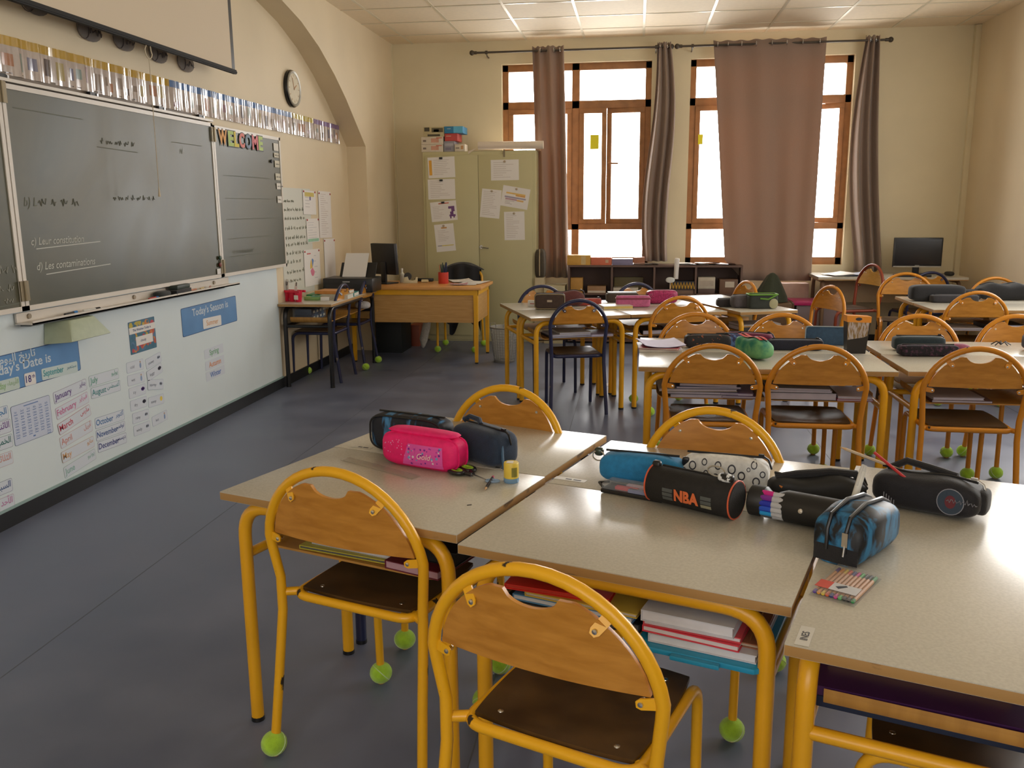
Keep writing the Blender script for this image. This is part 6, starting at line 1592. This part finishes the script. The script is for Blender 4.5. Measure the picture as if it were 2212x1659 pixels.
# back left group
t = pouch('brown boxy case with light piping at the left of the back group', (-0.613, 6.36, DZ), 0.06, 0.225, 0.09, 0.115, None, 0.3, 0.25, bodymat=fabric((0.055, 0.030, 0.020)), pull=False)
b = MB(); b.tube([(0.108 * math.copysign(abs(math.cos(a)) ** 0.3, math.cos(a)), -0.043, 0.058 + 0.052 * math.copysign(abs(math.sin(a)) ** 0.3, math.sin(a))) for a in [2 * PI * k / 40 for k in range(40)]], 0.0025, 6, True); b.build('piping', plain((0.30, 0.24, 0.13)), t)
MB().box(-0.018, 0.018, -0.048, -0.045, 0.055, 0.07).build('badge', plain((0.45, 0.36, 0.26)), t)
pouch('wine coloured puffy case behind the brown boxy one', (-0.50, 6.56, DZ), 0.3, 0.26, 0.10, 0.115, (0.10, 0.018, 0.015), 0.7, 0.6, wave=0.006)
t = thing('white_packet', 'white packet leaning at the left of the brown boxy case', 'packet', (-0.735, 6.52, DZ), -0.35); MB().box(-0.06, 0.06, -0.012, 0.012, 0, 0.045).build('packet', m_paper, t, bevel=0.003); MB().box(-0.04, 0.04, -0.0135, -0.012, 0.018, 0.024).build('stripe', plain((0.5, 0.15, 0.12)), t)
pouch('red patterned case behind the navy chair', (-0.36, 6.62, DZ), 0.15, 0.22, 0.08, 0.055, (0.38, 0.06, 0.04), 0.35, 0.3)
t = pouch('dark case with pale blue lid in the back group', (-0.10, 6.86, DZ), 0.12, 0.25, 0.11, 0.075, (0.05, 0.035, 0.022), 0.3, 0.25, pull=False)
MB().box(-0.11, 0.11, -0.045, 0.045, 0.073, 0.081).build('lid', plain((0.45, 0.52, 0.56)), t, bevel=0.003)
t = pouch('pink rectangular case with a maroon zip band in the back group', (-0.015, 6.56, DZ), 0.08, 0.25, 0.085, 0.085, (0.52, 0.12, 0.26), 0.25, 0.2, pull=False)
b = MB(); b.tube([(0.125 * math.copysign(abs(math.cos(a)) ** 0.2, math.cos(a)), 0.042 * math.copysign(abs(math.sin(a)) ** 0.2, math.sin(a)), 0.062) for a in [2 * PI * k / 40 for k in range(40)]], 0.006, 6, True); b.build('zip_band', plain((0.20, 0.03, 0.05)), t)
pouch('magenta sequin case right of the pink one', (0.20, 6.80, DZ), 0.2, 0.24, 0.10, 0.105, None, 0.5, 0.4, bodymat=two('magenta_sequins', (0.22, 0.008, 0.06), (0.46, 0.03, 0.14), 120, 0.4, 0.6, 0.3))
book('book', 'yellow edged book lying under the pink case', (-0.14, 6.47, DZ), 0.3, 0.22, 0.16, 0.022, (0.66, 0.58, 0.50), None, 'book', (0.70, 0.52, 0.15))
o = MB().box(-0.10, 0.10, -0.14, 0.14, 0, 0.002).build('paper_sheet', m_paper, loc=(-0.17, 6.68, DZ), rz=0.3); tag(o, 'white sheet shining behind the yellow edged book', 'paper')
t = thing('figure_tag', 'round pale figure tag on a stick at the back desks', 'tag', (0.27, 7.02, DZ)); MB().tube([(0, 0, 0), (0, 0, 0.15)], 0.003, 6).build('stick', plain((0.5, 0.4, 0.3)), t); MB().blob(0.035, 0.008, 0.022, 0.9, 0.9, 0, T(0, 0, 0.16)).build('figure', plain((0.55, 0.60, 0.58)), t)
pouch('small black rounded case, leftmost on the sideways back desk', (0.655, 6.60, DZ), 0.2, 0.13, 0.07, 0.062, (0.02, 0.016, 0.018), 0.5, 0.4)
pouch('grey rounded case in the middle of the three on the sideways back desk', (0.765, 6.56, DZ), 0.3, 0.15, 0.10, 0.095, (0.085, 0.075, 0.085), 0.5, 0.45)
t = pouch('black case with green trim on the sideways back desk', (0.905, 6.52, DZ), 0.18, 0.21, 0.105, 0.105, (0.022, 0.028, 0.022), 0.3, 0.25, pull=False)
b = MB(); b.tube([(0.104 * math.copysign(abs(math.cos(a)) ** 0.3, math.cos(a)), 0.052 * math.copysign(abs(math.sin(a)) ** 0.3, math.sin(a)), 0.102) for a in [2 * PI * k / 36 for k in range(36)]], 0.006, 6, True); b.tube([(-0.03, -0.055, 0.075), (0.03, -0.055, 0.07), (0.09, -0.05, 0.098)], 0.006, 6); b.build('green_trim', plain((0.12, 0.28, 0.03)), t)
b = MB(); b.blob(0.032, 0.004, 0.036, 1, 1, 0, T(0.07, -0.052, 0.038)); b.build('pale_oval', plain((0.36, 0.34, 0.20)), t)
# far right group
pouch('long black pencil case at the left of the far right desks', (2.285, 7.12, DZ), 0.02, 0.40, 0.13, 0.125, (0.008, 0.008, 0.010), 0.4, 0.35, zip_h=0.6, pull=False)
pouch('flat grey black case in front of the long black one', (2.38, 7.02, DZ), 0.03, 0.34, 0.09, 0.06, (0.022, 0.020, 0.024), 0.35, 0.3)
pouch('small black case between the two long black ones', (2.56, 7.22, DZ), 0.0, 0.16, 0.08, 0.08, (0.010, 0.009, 0.012))
pouch('long lumpy black case at the right of the far right desks', (2.83, 7.24, DZ), 0.03, 0.46, 0.14, 0.125, (0.006, 0.006, 0.008), 0.6, 0.5, wave=0.010, pull=False)
# ------------------------------------------------------------------ books and folders on the shelves under the desks
SZ = 0.49 + 0.028
def under(label, desk_xyd, lx, ly, w, d, h, cover, z=0.0, pages=(0.60, 0.58, 0.58), rz=0.0, name='exercise_book', group='books under the desks'):
    x, y, deg = desk_xyd
    a = math.radians(deg)
    px, py = rotv(lx, ly, a)
    return book(name, label, (x + px, y + py, SZ + z), a + rz + (PI if rnd.random() < 0.0 else 0), w, d, h, cover, group, 'folder' if name == 'folder' else 'book', pages)
D1 = (-1.075, 2.09, G1)
under('yellow edged folder under the left foreground desk', D1, 0.34, 0.19, 0.30, 0.22, 0.010, (0.55, 0.50, 0.06), 0, (0.10, 0.10, 0.10), 0.04, 'folder')
under('white booklet on the yellow edged folder under the left foreground desk', D1, 0.36, 0.20, 0.28, 0.21, 0.008, (0.58, 0.60, 0.66), 0.0105)
under('maroon plastic folder at the right under the left foreground desk', D1, 0.56, 0.18, 0.16, 0.24, 0.022, (0.16, 0.015, 0.03), 0, (0.5, 0.3, 0.35), -0.05, 'folder')
under('black case on the maroon folder under the left foreground desk', D1, 0.60, 0.20, 0.12, 0.2, 0.035, (0.010, 0.010, 0.014), 0.0225, (0.02, 0.02, 0.02))
D2 = (-0.378, 1.803, G1)
under('black folder at the bottom left under the middle foreground desk', D2, 0.24, 0.19, 0.32, 0.28, 0.022, (0.012, 0.014, 0.016), 0, (0.08, 0.08, 0.08), 0.03, 'folder')
under('pale blue exercise book on the black folder under the middle foreground desk', D2, 0.25, 0.18, 0.28, 0.26, 0.014, (0.10, 0.28, 0.55), 0.0225, (0.66, 0.70, 0.78))
under('white and yellow workbook under the middle foreground desk', D2, 0.27, 0.17, 0.26, 0.24, 0.010, (0.70, 0.52, 0.08), 0.037)
under('red folder on top of the left pile under the middle foreground desk', D2, 0.20, 0.18, 0.24, 0.25, 0.012, (0.72, 0.03, 0.02), 0.0475, (0.6, 0.05, 0.03), 0.10, 'folder')
x, y = rotv(0.535, 0.17, math.radians(G1))
t = thing('plastic_tray', 'bright blue plastic tray of books under the middle foreground desk', 'tray', (-0.378 + x, 1.803 + y, SZ - 0.012), math.radians(G1))
b = MB(); b.prism([(-0.115 + 0.0, -0.155), (0.115, -0.155), (0.13, -0.14), (0.13, 0.14), (0.115, 0.155), (-0.115, 0.155), (-0.13, 0.14), (-0.13, -0.14)], 0, 0.012); b.build('base', plain((0.02, 0.30, 0.52), 0.3), t, bevel=0.003)
MB().box(-0.05, 0.05, -0.168, -0.15, 0.0, 0.010).build('handle_lip', plain((0.02, 0.30, 0.52), 0.3), t, bevel=0.003)
under('thick white workbook at the bottom of the blue tray', D2, 0.54, 0.17, 0.22, 0.27, 0.018, (0.62, 0.62, 0.66), 0.001, (0.70, 0.70, 0.74))
under('pink edged book in the middle of the blue tray pile', D2, 0.52, 0.17, 0.20, 0.27, 0.014, (0.74, 0.05, 0.08), 0.0195, (0.72, 0.70, 0.72), -0.03)
under('red banded white book near the top of the blue tray pile', D2, 0.515, 0.17, 0.20, 0.26, 0.012, (0.70, 0.08, 0.10), 0.034, (0.72, 0.72, 0.75), 0.02)
under('soft white workbook at the top of the blue tray pile', D2, 0.51, 0.16, 0.19, 0.26, 0.024, (0.64, 0.66, 0.72), 0.0465, (0.72, 0.73, 0.78))
under('brown picture book at the right of the blue tray', D2, 0.60, 0.18, 0.10, 0.24, 0.010, (0.32, 0.12, 0.06), 0.0195, (0.5, 0.4, 0.3))
D5 = (0.722, 1.272, 71.3)
t = under('dark blue shiny folder under the sideways desk', D5, 0.24, 0.27, 0.30, 0.36, 0.020, (0.010, 0.02, 0.05), 0.0, (0.02, 0.02, 0.03), 0, 'folder')
under('purple folder above the blue one under the sideways desk', D5, 0.24, 0.27, 0.29, 0.36, 0.018, (0.06, 0.015, 0.08), 0.0205, (0.02, 0.01, 0.03), 0.02, 'folder')
under('yellow wooden ruler case on the folders under the sideways desk', D5, 0.20, 0.28, 0.05, 0.30, 0.012, (0.60, 0.36, 0.07), 0.039, (0.6, 0.36, 0.07), 0.0, 'folder')
D4 = (0.022, 4.055, -0.8)
P_ = (0.50, 0.50, 0.62)
for (lx, w, h, c, z, lab) in ((0.30, 0.30, 0.014, (0.42, 0.42, 0.58), 0, 'lilac white exercise book lowest at the front left of the middle row'), (0.29, 0.34, 0.014, (0.03, 0.03, 0.06), 0.0145, 'dark exercise book second in the pile under the front left middle desk'), (0.27, 0.36, 0.012, (0.45, 0.40, 0.36), 0.029, 'cream edged book third in the pile under the front left middle desk'), (0.32, 0.30, 0.012, (0.04, 0.06, 0.16), 0.0415, 'navy book near the top of the pile under the front left middle desk'), (0.33, 0.26, 0.010, (0.48, 0.48, 0.64), 0.054, 'pale lilac book on top of the pile under the front left middle desk')):
    under(lab, D4, lx, 0.18, w, 0.24, h, c, z, P_, (rnd.random() - 0.5) * 0.15)
for (lx, w, h, c, z, lab) in ((0.47, 0.16, 0.012, (0.10, 0.06, 0.16), 0, 'purple exercise book at the middle of the front left middle desk shelf'), (0.46, 0.15, 0.012, (0.28, 0.22, 0.40), 0.0125, 'violet ring notebook on the purple exercise book'), (0.75, 0.30, 0.035, (0.012, 0.012, 0.014), 0, 'thick black folder under the second seat of the front left middle desk'), (0.74, 0.28, 0.010, (0.45, 0.46, 0.55), 0.0355, 'white exercise books on the thick black folder'), (0.75, 0.26, 0.008, (0.35, 0.40, 0.52), 0.046, 'blue white exercise book on top of the thick black folder'), (0.98, 0.16, 0.010, (0.30, 0.06, 0.12), 0, 'dark red notebook at the right of the front left middle desk shelf'), (0.985, 0.15, 0.012, (0.5, 0.45, 0.5), 0.0105, 'greyish notebook on the dark red one')):
    under(lab, D4, lx, 0.18, w, 0.24, h, c, z, P_, (rnd.random() - 0.5) * 0.12)
D6 = (1.212, 4.055, 0)
for (lx, w, h, c, z, lab) in ((0.26, 0.26, 0.012, (0.10, 0.05, 0.05), 0, 'brown exercise book under the front right middle desk'), (0.24, 0.22, 0.012, (0.40, 0.40, 0.48), 0.0125, 'white exercise book on the brown one under the front right middle desk'), (0.78, 0.34, 0.026, (0.012, 0.012, 0.02), 0, 'black folder under the second seat of the front right middle desk'), (0.76, 0.30, 0.012, (0.38, 0.38, 0.48), 0.0265, 'pale exercise book on the black folder at the front right middle desk')):
    under(lab, D6, lx, 0.18, w, 0.24, h, c, z, P_, (rnd.random() - 0.5) * 0.1)
D8 = (-0.687, 5.812, 21)
for (lx, w, h, c, z, lab) in ((0.30, 0.30, 0.012, (0.02, 0.02, 0.03), 0, 'black exercise book behind the front navy chair'), (0.30, 0.28, 0.012, (0.55, 0.55, 0.62), 0.0125, 'pale exercise book on the black one behind the front navy chair'), (0.33, 0.22, 0.012, (0.60, 0.58, 0.52), 0.025, 'cream book on top of the pile behind the front navy chair'), (0.53, 0.16, 0.016, (0.42, 0.36, 0.5), 0, 'lilac notebook at the right behind the front navy chair')):
    under(lab, D8, lx, 0.18, w, 0.24, h, c, z, P_, (rnd.random() - 0.5) * 0.1)
D10 = (-0.022, 6.068, 21)
for (lx, w, h, c, z, lab) in ((0.22, 0.22, 0.030, (0.02, 0.02, 0.02), 0, 'dark folder under the front middle desk of the back group'), (0.50, 0.24, 0.022, (0.45, 0.40, 0.36), 0, 'cream books under the front middle desk of the back group')):
    under(lab, D10, lx, 0.18, w, 0.24, h, c, z, P_)
D12 = (1.145, 6.435, 111.5)
for (lx, w, h, c, z, lab) in ((0.20, 0.24, 0.030, (0.03, 0.03, 0.03), 0, 'black folder at the near end of the sideways back desk shelf'), (0.21, 0.22, 0.016, (0.44, 0.42, 0.40), 0.0305, 'pale book on the black folder in the sideways back desk')):
    under(lab, D12, lx, 0.22, w, 0.3, h, c, z, P_)
D13 = (2.085, 6.522, 0)
for (lx, w, h, c, z, lab) in ((0.22, 0.24, 0.010, (0.3, 0.3, 0.3), 0, 'greyish exercise book at the left of the far right desk shelf'), (0.24, 0.22, 0.010, (0.50, 0.48, 0.46), 0.0105, 'white exercise book on the greyish one in the far right desk'), (0.50, 0.24, 0.014, (0.42, 0.4, 0.4), 0, 'white exercise book at the middle of the far right desk shelf'), (0.50, 0.26, 0.030, (0.01, 0.01, 0.012), 0.0145, 'black folder on the white book in the far right desk')):
    under(lab, D13, lx, 0.16, w, 0.24, h, c, z, P_)

# ------------------------------------------------------------------ low shelf unit under the left window
t = thing('shelf_unit', 'low brown shelf unit with open compartments under the left window', 'shelf', (0.18, 9.10, 0))
m_brown = mat('brown_shelf_board', (0.13, 0.075, 0.055), 0.5, ns=5, na=0.12)
MB().box(-0.87, 0.885, 0, 0.27, 0.79, 0.81).build('top_board', m_brown, t)
for x in (-0.87, -0.43, 0.0, 0.415, 0.865): MB().box(x, x + 0.02, 0.005, 0.27, 0.02, 0.79).build('upright', m_brown, t)
for z in (0.02, 0.505): MB().box(-0.85, 0.865, 0.005, 0.27, z, z + 0.018).build('shelf_board', m_brown, t)
MB().box(-0.85, 0.865, 0.262, 0.27, 0.03, 0.79).build('back_panel', mat('brown_back_board', (0.09, 0.05, 0.04), 0.6), t)
ZS = 0.81
def sbox(name, label, x0, x1, z0, h, col, y0=9.11, d=0.18, group=None, cat='box', extra=None, rz=0):
    t = thing(name, label, cat, ((x0 + x1) / 2, y0 + d / 2, z0), rz, group)
    w = x1 - x0
    MB().box(-w / 2, w / 2, -d / 2, d / 2, 0, h).build('carton', plain(col), t, bevel=0.003)
    if extra: MB().box(*[extra[0] * w, extra[1] * w, -d / 2 - 0.001, -d / 2, extra[2] * h, extra[3] * h]).build('label', plain(extra[4]), t)
    return t
sbox('cardboard_box', 'yellow orange box on the shelf unit at the left', -0.70, -0.46, ZS, 0.10, (0.62, 0.34, 0.06), extra=(0.1, 0.3, 0.05, 0.9, (0.62, 0.45, 0.2)))
sbox('cardboard_box', 'coral red box on the shelf unit beside the yellow one', -0.455, -0.245, ZS, 0.078, (0.62, 0.16, 0.08), extra=(0.2, 0.35, 0.3, 0.7, (0.6, 0.4, 0.25)))
sbox('cardboard_box', 'greyish blue box on the shelf unit beside the coral one', -0.24, -0.03, ZS, 0.062, (0.22, 0.20, 0.32))
sbox('cardboard_box', 'brown box half behind the curtain on the shelf unit', -0.02, 0.09, ZS, 0.075, (0.32, 0.13, 0.07), 9.15)
for (lab, x, y, r, w, d, z) in (('white papers on the shelf unit in front of the gathered curtain', 0.08, 9.19, 0.1, 0.30, 0.15, 0.001), ('stack of white papers on the shelf unit right of the curtain', 0.55, 9.22, -0.1, 0.30, 0.2, 0.001), ('tilted white paper on the shelf unit near the drawn curtain', 0.72, 9.21, 0.3, 0.22, 0.16, 0.006), ('pinkish papers at the right end of the shelf unit', 0.90, 9.2, -0.05, 0.2, 0.16, 0.001)):
    b = MB(); b.grid(lambda u, v: ((u - 0.5) * w, (v - 0.5) * d, 0.014 + 0.012 * u * math.sin(3 * u + 2 * v)), 8, 5); b.add([(x_, y_, z_ - 0.013) for x_, y_, z_ in b.v], [tuple(reversed(f)) for f in list(b.f)])
    o = b.build('paper_stack', m_paper if 'pink' not in lab else plain((0.56, 0.40, 0.36)), loc=(x, y, ZS + z), rz=r); tag(o, lab, 'paper', 'papers on the shelf unit')
b = MB(); b.tube([(0.405, 9.085, 0.675), (0.412, 9.085, 0.87)], 0.024, 14); b.tube([(0.412, 9.085, 0.87), (0.414, 9.085, 0.882)], [0.024, 0.02], 14)
o = b.build('white_roll', m_paper); tag(o, 'white paper tube hanging at the front edge of the shelf unit', 'paper roll'); 
Z2 = 0.523
sbox('folder', 'yellow brown folder standing in the leftmost shelf compartment', -0.665, -0.54, Z2, 0.155, (0.48, 0.25, 0.05), 9.13, 0.1)
sbox('book_stack', 'stack of brown and white books in the leftmost compartment', -0.49, -0.30, Z2, 0.07, (0.34, 0.19, 0.09), 9.12, 0.2, extra=(-0.48, 0.48, 0.05, 0.35, (0.60, 0.52, 0.42)))
sbox('paper_box', 'white carton in the second shelf compartment', -0.225, 0.03, Z2, 0.055, (0.56, 0.50, 0.40), 9.12, 0.2)
sbox('cardboard_box', 'olive box standing behind the white carton in the second compartment', -0.22, 0.08, Z2 + 0.0, 0.15, (0.14, 0.11, 0.04), 9.30, 0.05)
t = thing('patterned_box', 'box with a yellow zigzag pattern in the third shelf compartment', 'box', (0.475, 9.2, Z2)); MB().box(-0.13, 0.115, -0.09, 0.05, 0.04, 0.125).build('box', m_ink, t)
b = MB()
for k in range(8): b.tube([(-0.122 + 0.03 * k, -0.0905, 0.05), (-0.107 + 0.03 * k, -0.0905, 0.115), (-0.092 + 0.03 * k, -0.0905, 0.05)], 0.008, 6)
b.build('zigzag', plain((0.62, 0.36, 0.05)), t); MB().box(-0.13, 0.115, -0.08, 0.05, 0.0, 0.04).build('base', plain((0.2, 0.12, 0.08)), t)
sbox('letter_box', 'white box with a pale label in the fourth shelf compartment', 0.63, 0.80, Z2 + 0.05, 0.115, (0.52, 0.46, 0.36), 9.12, 0.16, extra=(-0.4, 0.4, 0.25, 0.7, (0.45, 0.38, 0.30)))
sbox('dark_box', 'dark box under the white one in the fourth shelf compartment', 0.63, 0.80, Z2, 0.049, (0.10, 0.06, 0.05), 9.12, 0.16)
sbox('file_box', 'brown file box with a white label at the right of the shelf unit', 0.845, 1.025, Z2, 0.145, (0.16, 0.085, 0.05), 9.12, 0.2, extra=(-0.2, 0.3, 0.45, 0.85, (0.58, 0.5, 0.4)))
# left of the shelf unit, under the narrow curtain
sbox('storage_box', 'cream box on the floor under the narrow left curtain', -0.935, -0.72, 0.0, 0.60, (0.50, 0.44, 0.27), 9.06, 0.3)
t = thing('bag', 'dark olive bag beside the cupboard under the left window', 'bag', (-0.99, 9.2, 0.0)); MB().box(-0.045, 0.05, -0.1, 0.1, 0.0, 0.68).build('stand', plain((0.52, 0.44, 0.28)), t, bevel=0.004); MB().blob(0.055, 0.10, 0.15, 0.5, 0.4, 0, T(0.005, 0, 0.82)).build('body', fabric((0.06, 0.045, 0.025)), t); MB().tube([(0.005, -0.10, 0.7), (0.005, -0.108, 0.85), (0.005, -0.08, 0.97)], 0.006, 6).build('strap', plain((0.45, 0.36, 0.22)), t)
# dark green coat heap, wooden crate and pink tub under the drawn curtain
t = thing('wooden_crate', 'brown wooden crate under the dark green coat', 'crate', (1.34, 8.86, 0), -0.06)
MB().box(-0.17, 0.17, -0.15, 0.15, 0.0, 0.47).build('box', mat('brown_crate_wood', (0.14, 0.075, 0.03), 0.6, ns=4, na=0.2, stretch=(1, 1, 8)), t, bevel=0.005)
MB().box(-0.18, -0.165, -0.155, 0.155, 0.0, 0.475).build('side_board', plain((0.10, 0.05, 0.02)), t); MB().box(0.165, 0.18, -0.155, 0.155, 0.0, 0.475).build('side_board', plain((0.10, 0.05, 0.02)), t)
b = MB(); n = 24
prof = [(1.0, 0.0), (0.92, 0.05), (0.72, 0.12), (0.50, 0.19), (0.30, 0.25), (0.12, 0.275), (0.001, 0.28)]
vs = []
for (r, z) in prof:
    for k in range(n):
        a = 2 * PI * k / n
        w_ = 1 + 0.10 * math.sin(3 * a + 1) + 0.05 * math.sin(7 * a)
        vs.append((0.165 * r * w_ * math.cos(a) + 0.02 * z / 0.3, 0.14 * r * w_ * math.sin(a), z))
b.add(vs, [(i * n + k, i * n + (k + 1) % n, (i + 1) * n + (k + 1) % n, (i + 1) * n + k) for i in range(len(prof) - 1) for k in range(n)] + [tuple(range(n))])
o = b.build('coat', fabric((0.022, 0.030, 0.012)), loc=(1.30, 8.86, 0.476), sharp=80); tag(o, 'dark green coat heaped in a peak on the wooden crate', 'coat')
t = thing('plastic_tub', 'clear storage tub with a magenta lid under the drawn curtain', 'tub', (1.74, 9.02, 0))
b = MB(); b.box(-0.18, 0.20, -0.16, 0.16, 0, 0.44); b.build('tub', see_through('smoky_plastic', (0.42, 0.34, 0.36), 0.55, 0.3), t, bevel=0.01)
MB().box(-0.19, 0.23, -0.15, 0.15, 0.005, 0.38).build('contents', plain((0.26, 0.13, 0.15)), t)
MB().box(-0.22, 0.26, -0.18, 0.18, 0.44, 0.48).build('lid', plain((0.48, 0.02, 0.14), 0.4), t, bevel=0.008)
sbox('cardboard_box', 'pale box on the floor behind the magenta lidded tub', 1.46, 1.74, 0.0, 0.62, (0.48, 0.33, 0.27), 9.24, 0.2)
# computer table by the right corner
t = thing('computer_table', 'grey topped table along the back wall under the right monitor', 'table', (1.74, 8.80, 0))
b = MB(); b.box(0, 1.36, 0, 0.6, 0.698, 0.72, 0); b.box(0, 1.36, 0, 0.6, 0.690, 0.698, 1); b.build('tabletop', [m_lam, m_edge], t)
for x in (0.06, 1.30):
    b = MB(); b.tube(fillet([(x, 0.05, 0), (x, 0.05, 0.675), (x, 0.55, 0.675), (x, 0.55, 0)], 0.09), 0.018, 10); b.build('leg_frame', plain((0.24, 0.15, 0.09), 0.4), t)
MB().box(0.08, 1.28, 0.30, 0.315, 0.45, 0.66).build('back_panel', plain((0.30, 0.20, 0.10)), t)
monitor('black flat monitor with a silver lower trim by the right wall', (2.72, 9.12, 0.72), -0.06, 0.445, 0.285, 0.075, lip=True)
for i, (lab, x, y, r) in enumerate((('white papers at the left end of the computer table', 1.96, 9.0, 0.3), ('bluish white papers beside the gathered curtain on the computer table', 2.13, 9.02, -0.1))):
    b = MB(); b.grid(lambda u, v: ((u - 0.5) * 0.21, (v - 0.5) * 0.29, 0.012 + 0.02 * u * u), 6, 6); b.add([(x_, y_, z_ - 0.011) for x_, y_, z_ in b.v], [tuple(reversed(f)) for f in list(b.f)])
    o = b.build('paper_stack', m_paper if i == 0 else plain((0.55, 0.58, 0.70)), loc=(x, y, 0.7205), rz=r); tag(o, lab, 'paper', 'papers on the computer table')
t = thing('computer_mouse', 'black computer mouse at the right end of the computer table', 'mouse', (2.995, 9.02, 0.7205), 0.3); MB().blob(0.035, 0.055, 0.022, 0.8, 0.8, 0, T(0, 0, 0.020)).build('body', m_black, t); MB().tube([(0, 0.05, 0.012), (-0.05, 0.10, 0.01), (-0.16, 0.12, 0.008)], 0.0025, 6).build('cable', m_black, t)
o = MB().box(-0.16, 0.16, -0.06, 0.06, 0, 0.02).build('keyboard', m_black, bevel=0.004, loc=(2.62, 8.90, 0.7205)); tag(o, 'black keyboard in front of the flat monitor', 'keyboard')
t = thing('backpack', 'dark backpack under the right end of the computer table', 'backpack', (2.90, 8.98, 0)); MB().blob(0.15, 0.11, 0.19, 0.5, 0.5, 0, T(0, 0, 0.19)).build('body', fabric((0.014, 0.013, 0.02)), t); MB().blob(0.10, 0.04, 0.09, 0.4, 0.4, 0, T(0, -0.10, 0.14)).build('front_pocket', fabric((0.018, 0.016, 0.022)), t)
o = MB().box(-0.07, 0.07, -0.05, 0.05, 0, 0.001).build('paper_scrap', m_paper, loc=(-0.22, 6.93, 0.0008), rz=0.5); tag(o, 'white scrap of paper on the floor under the back desks', 'paper')
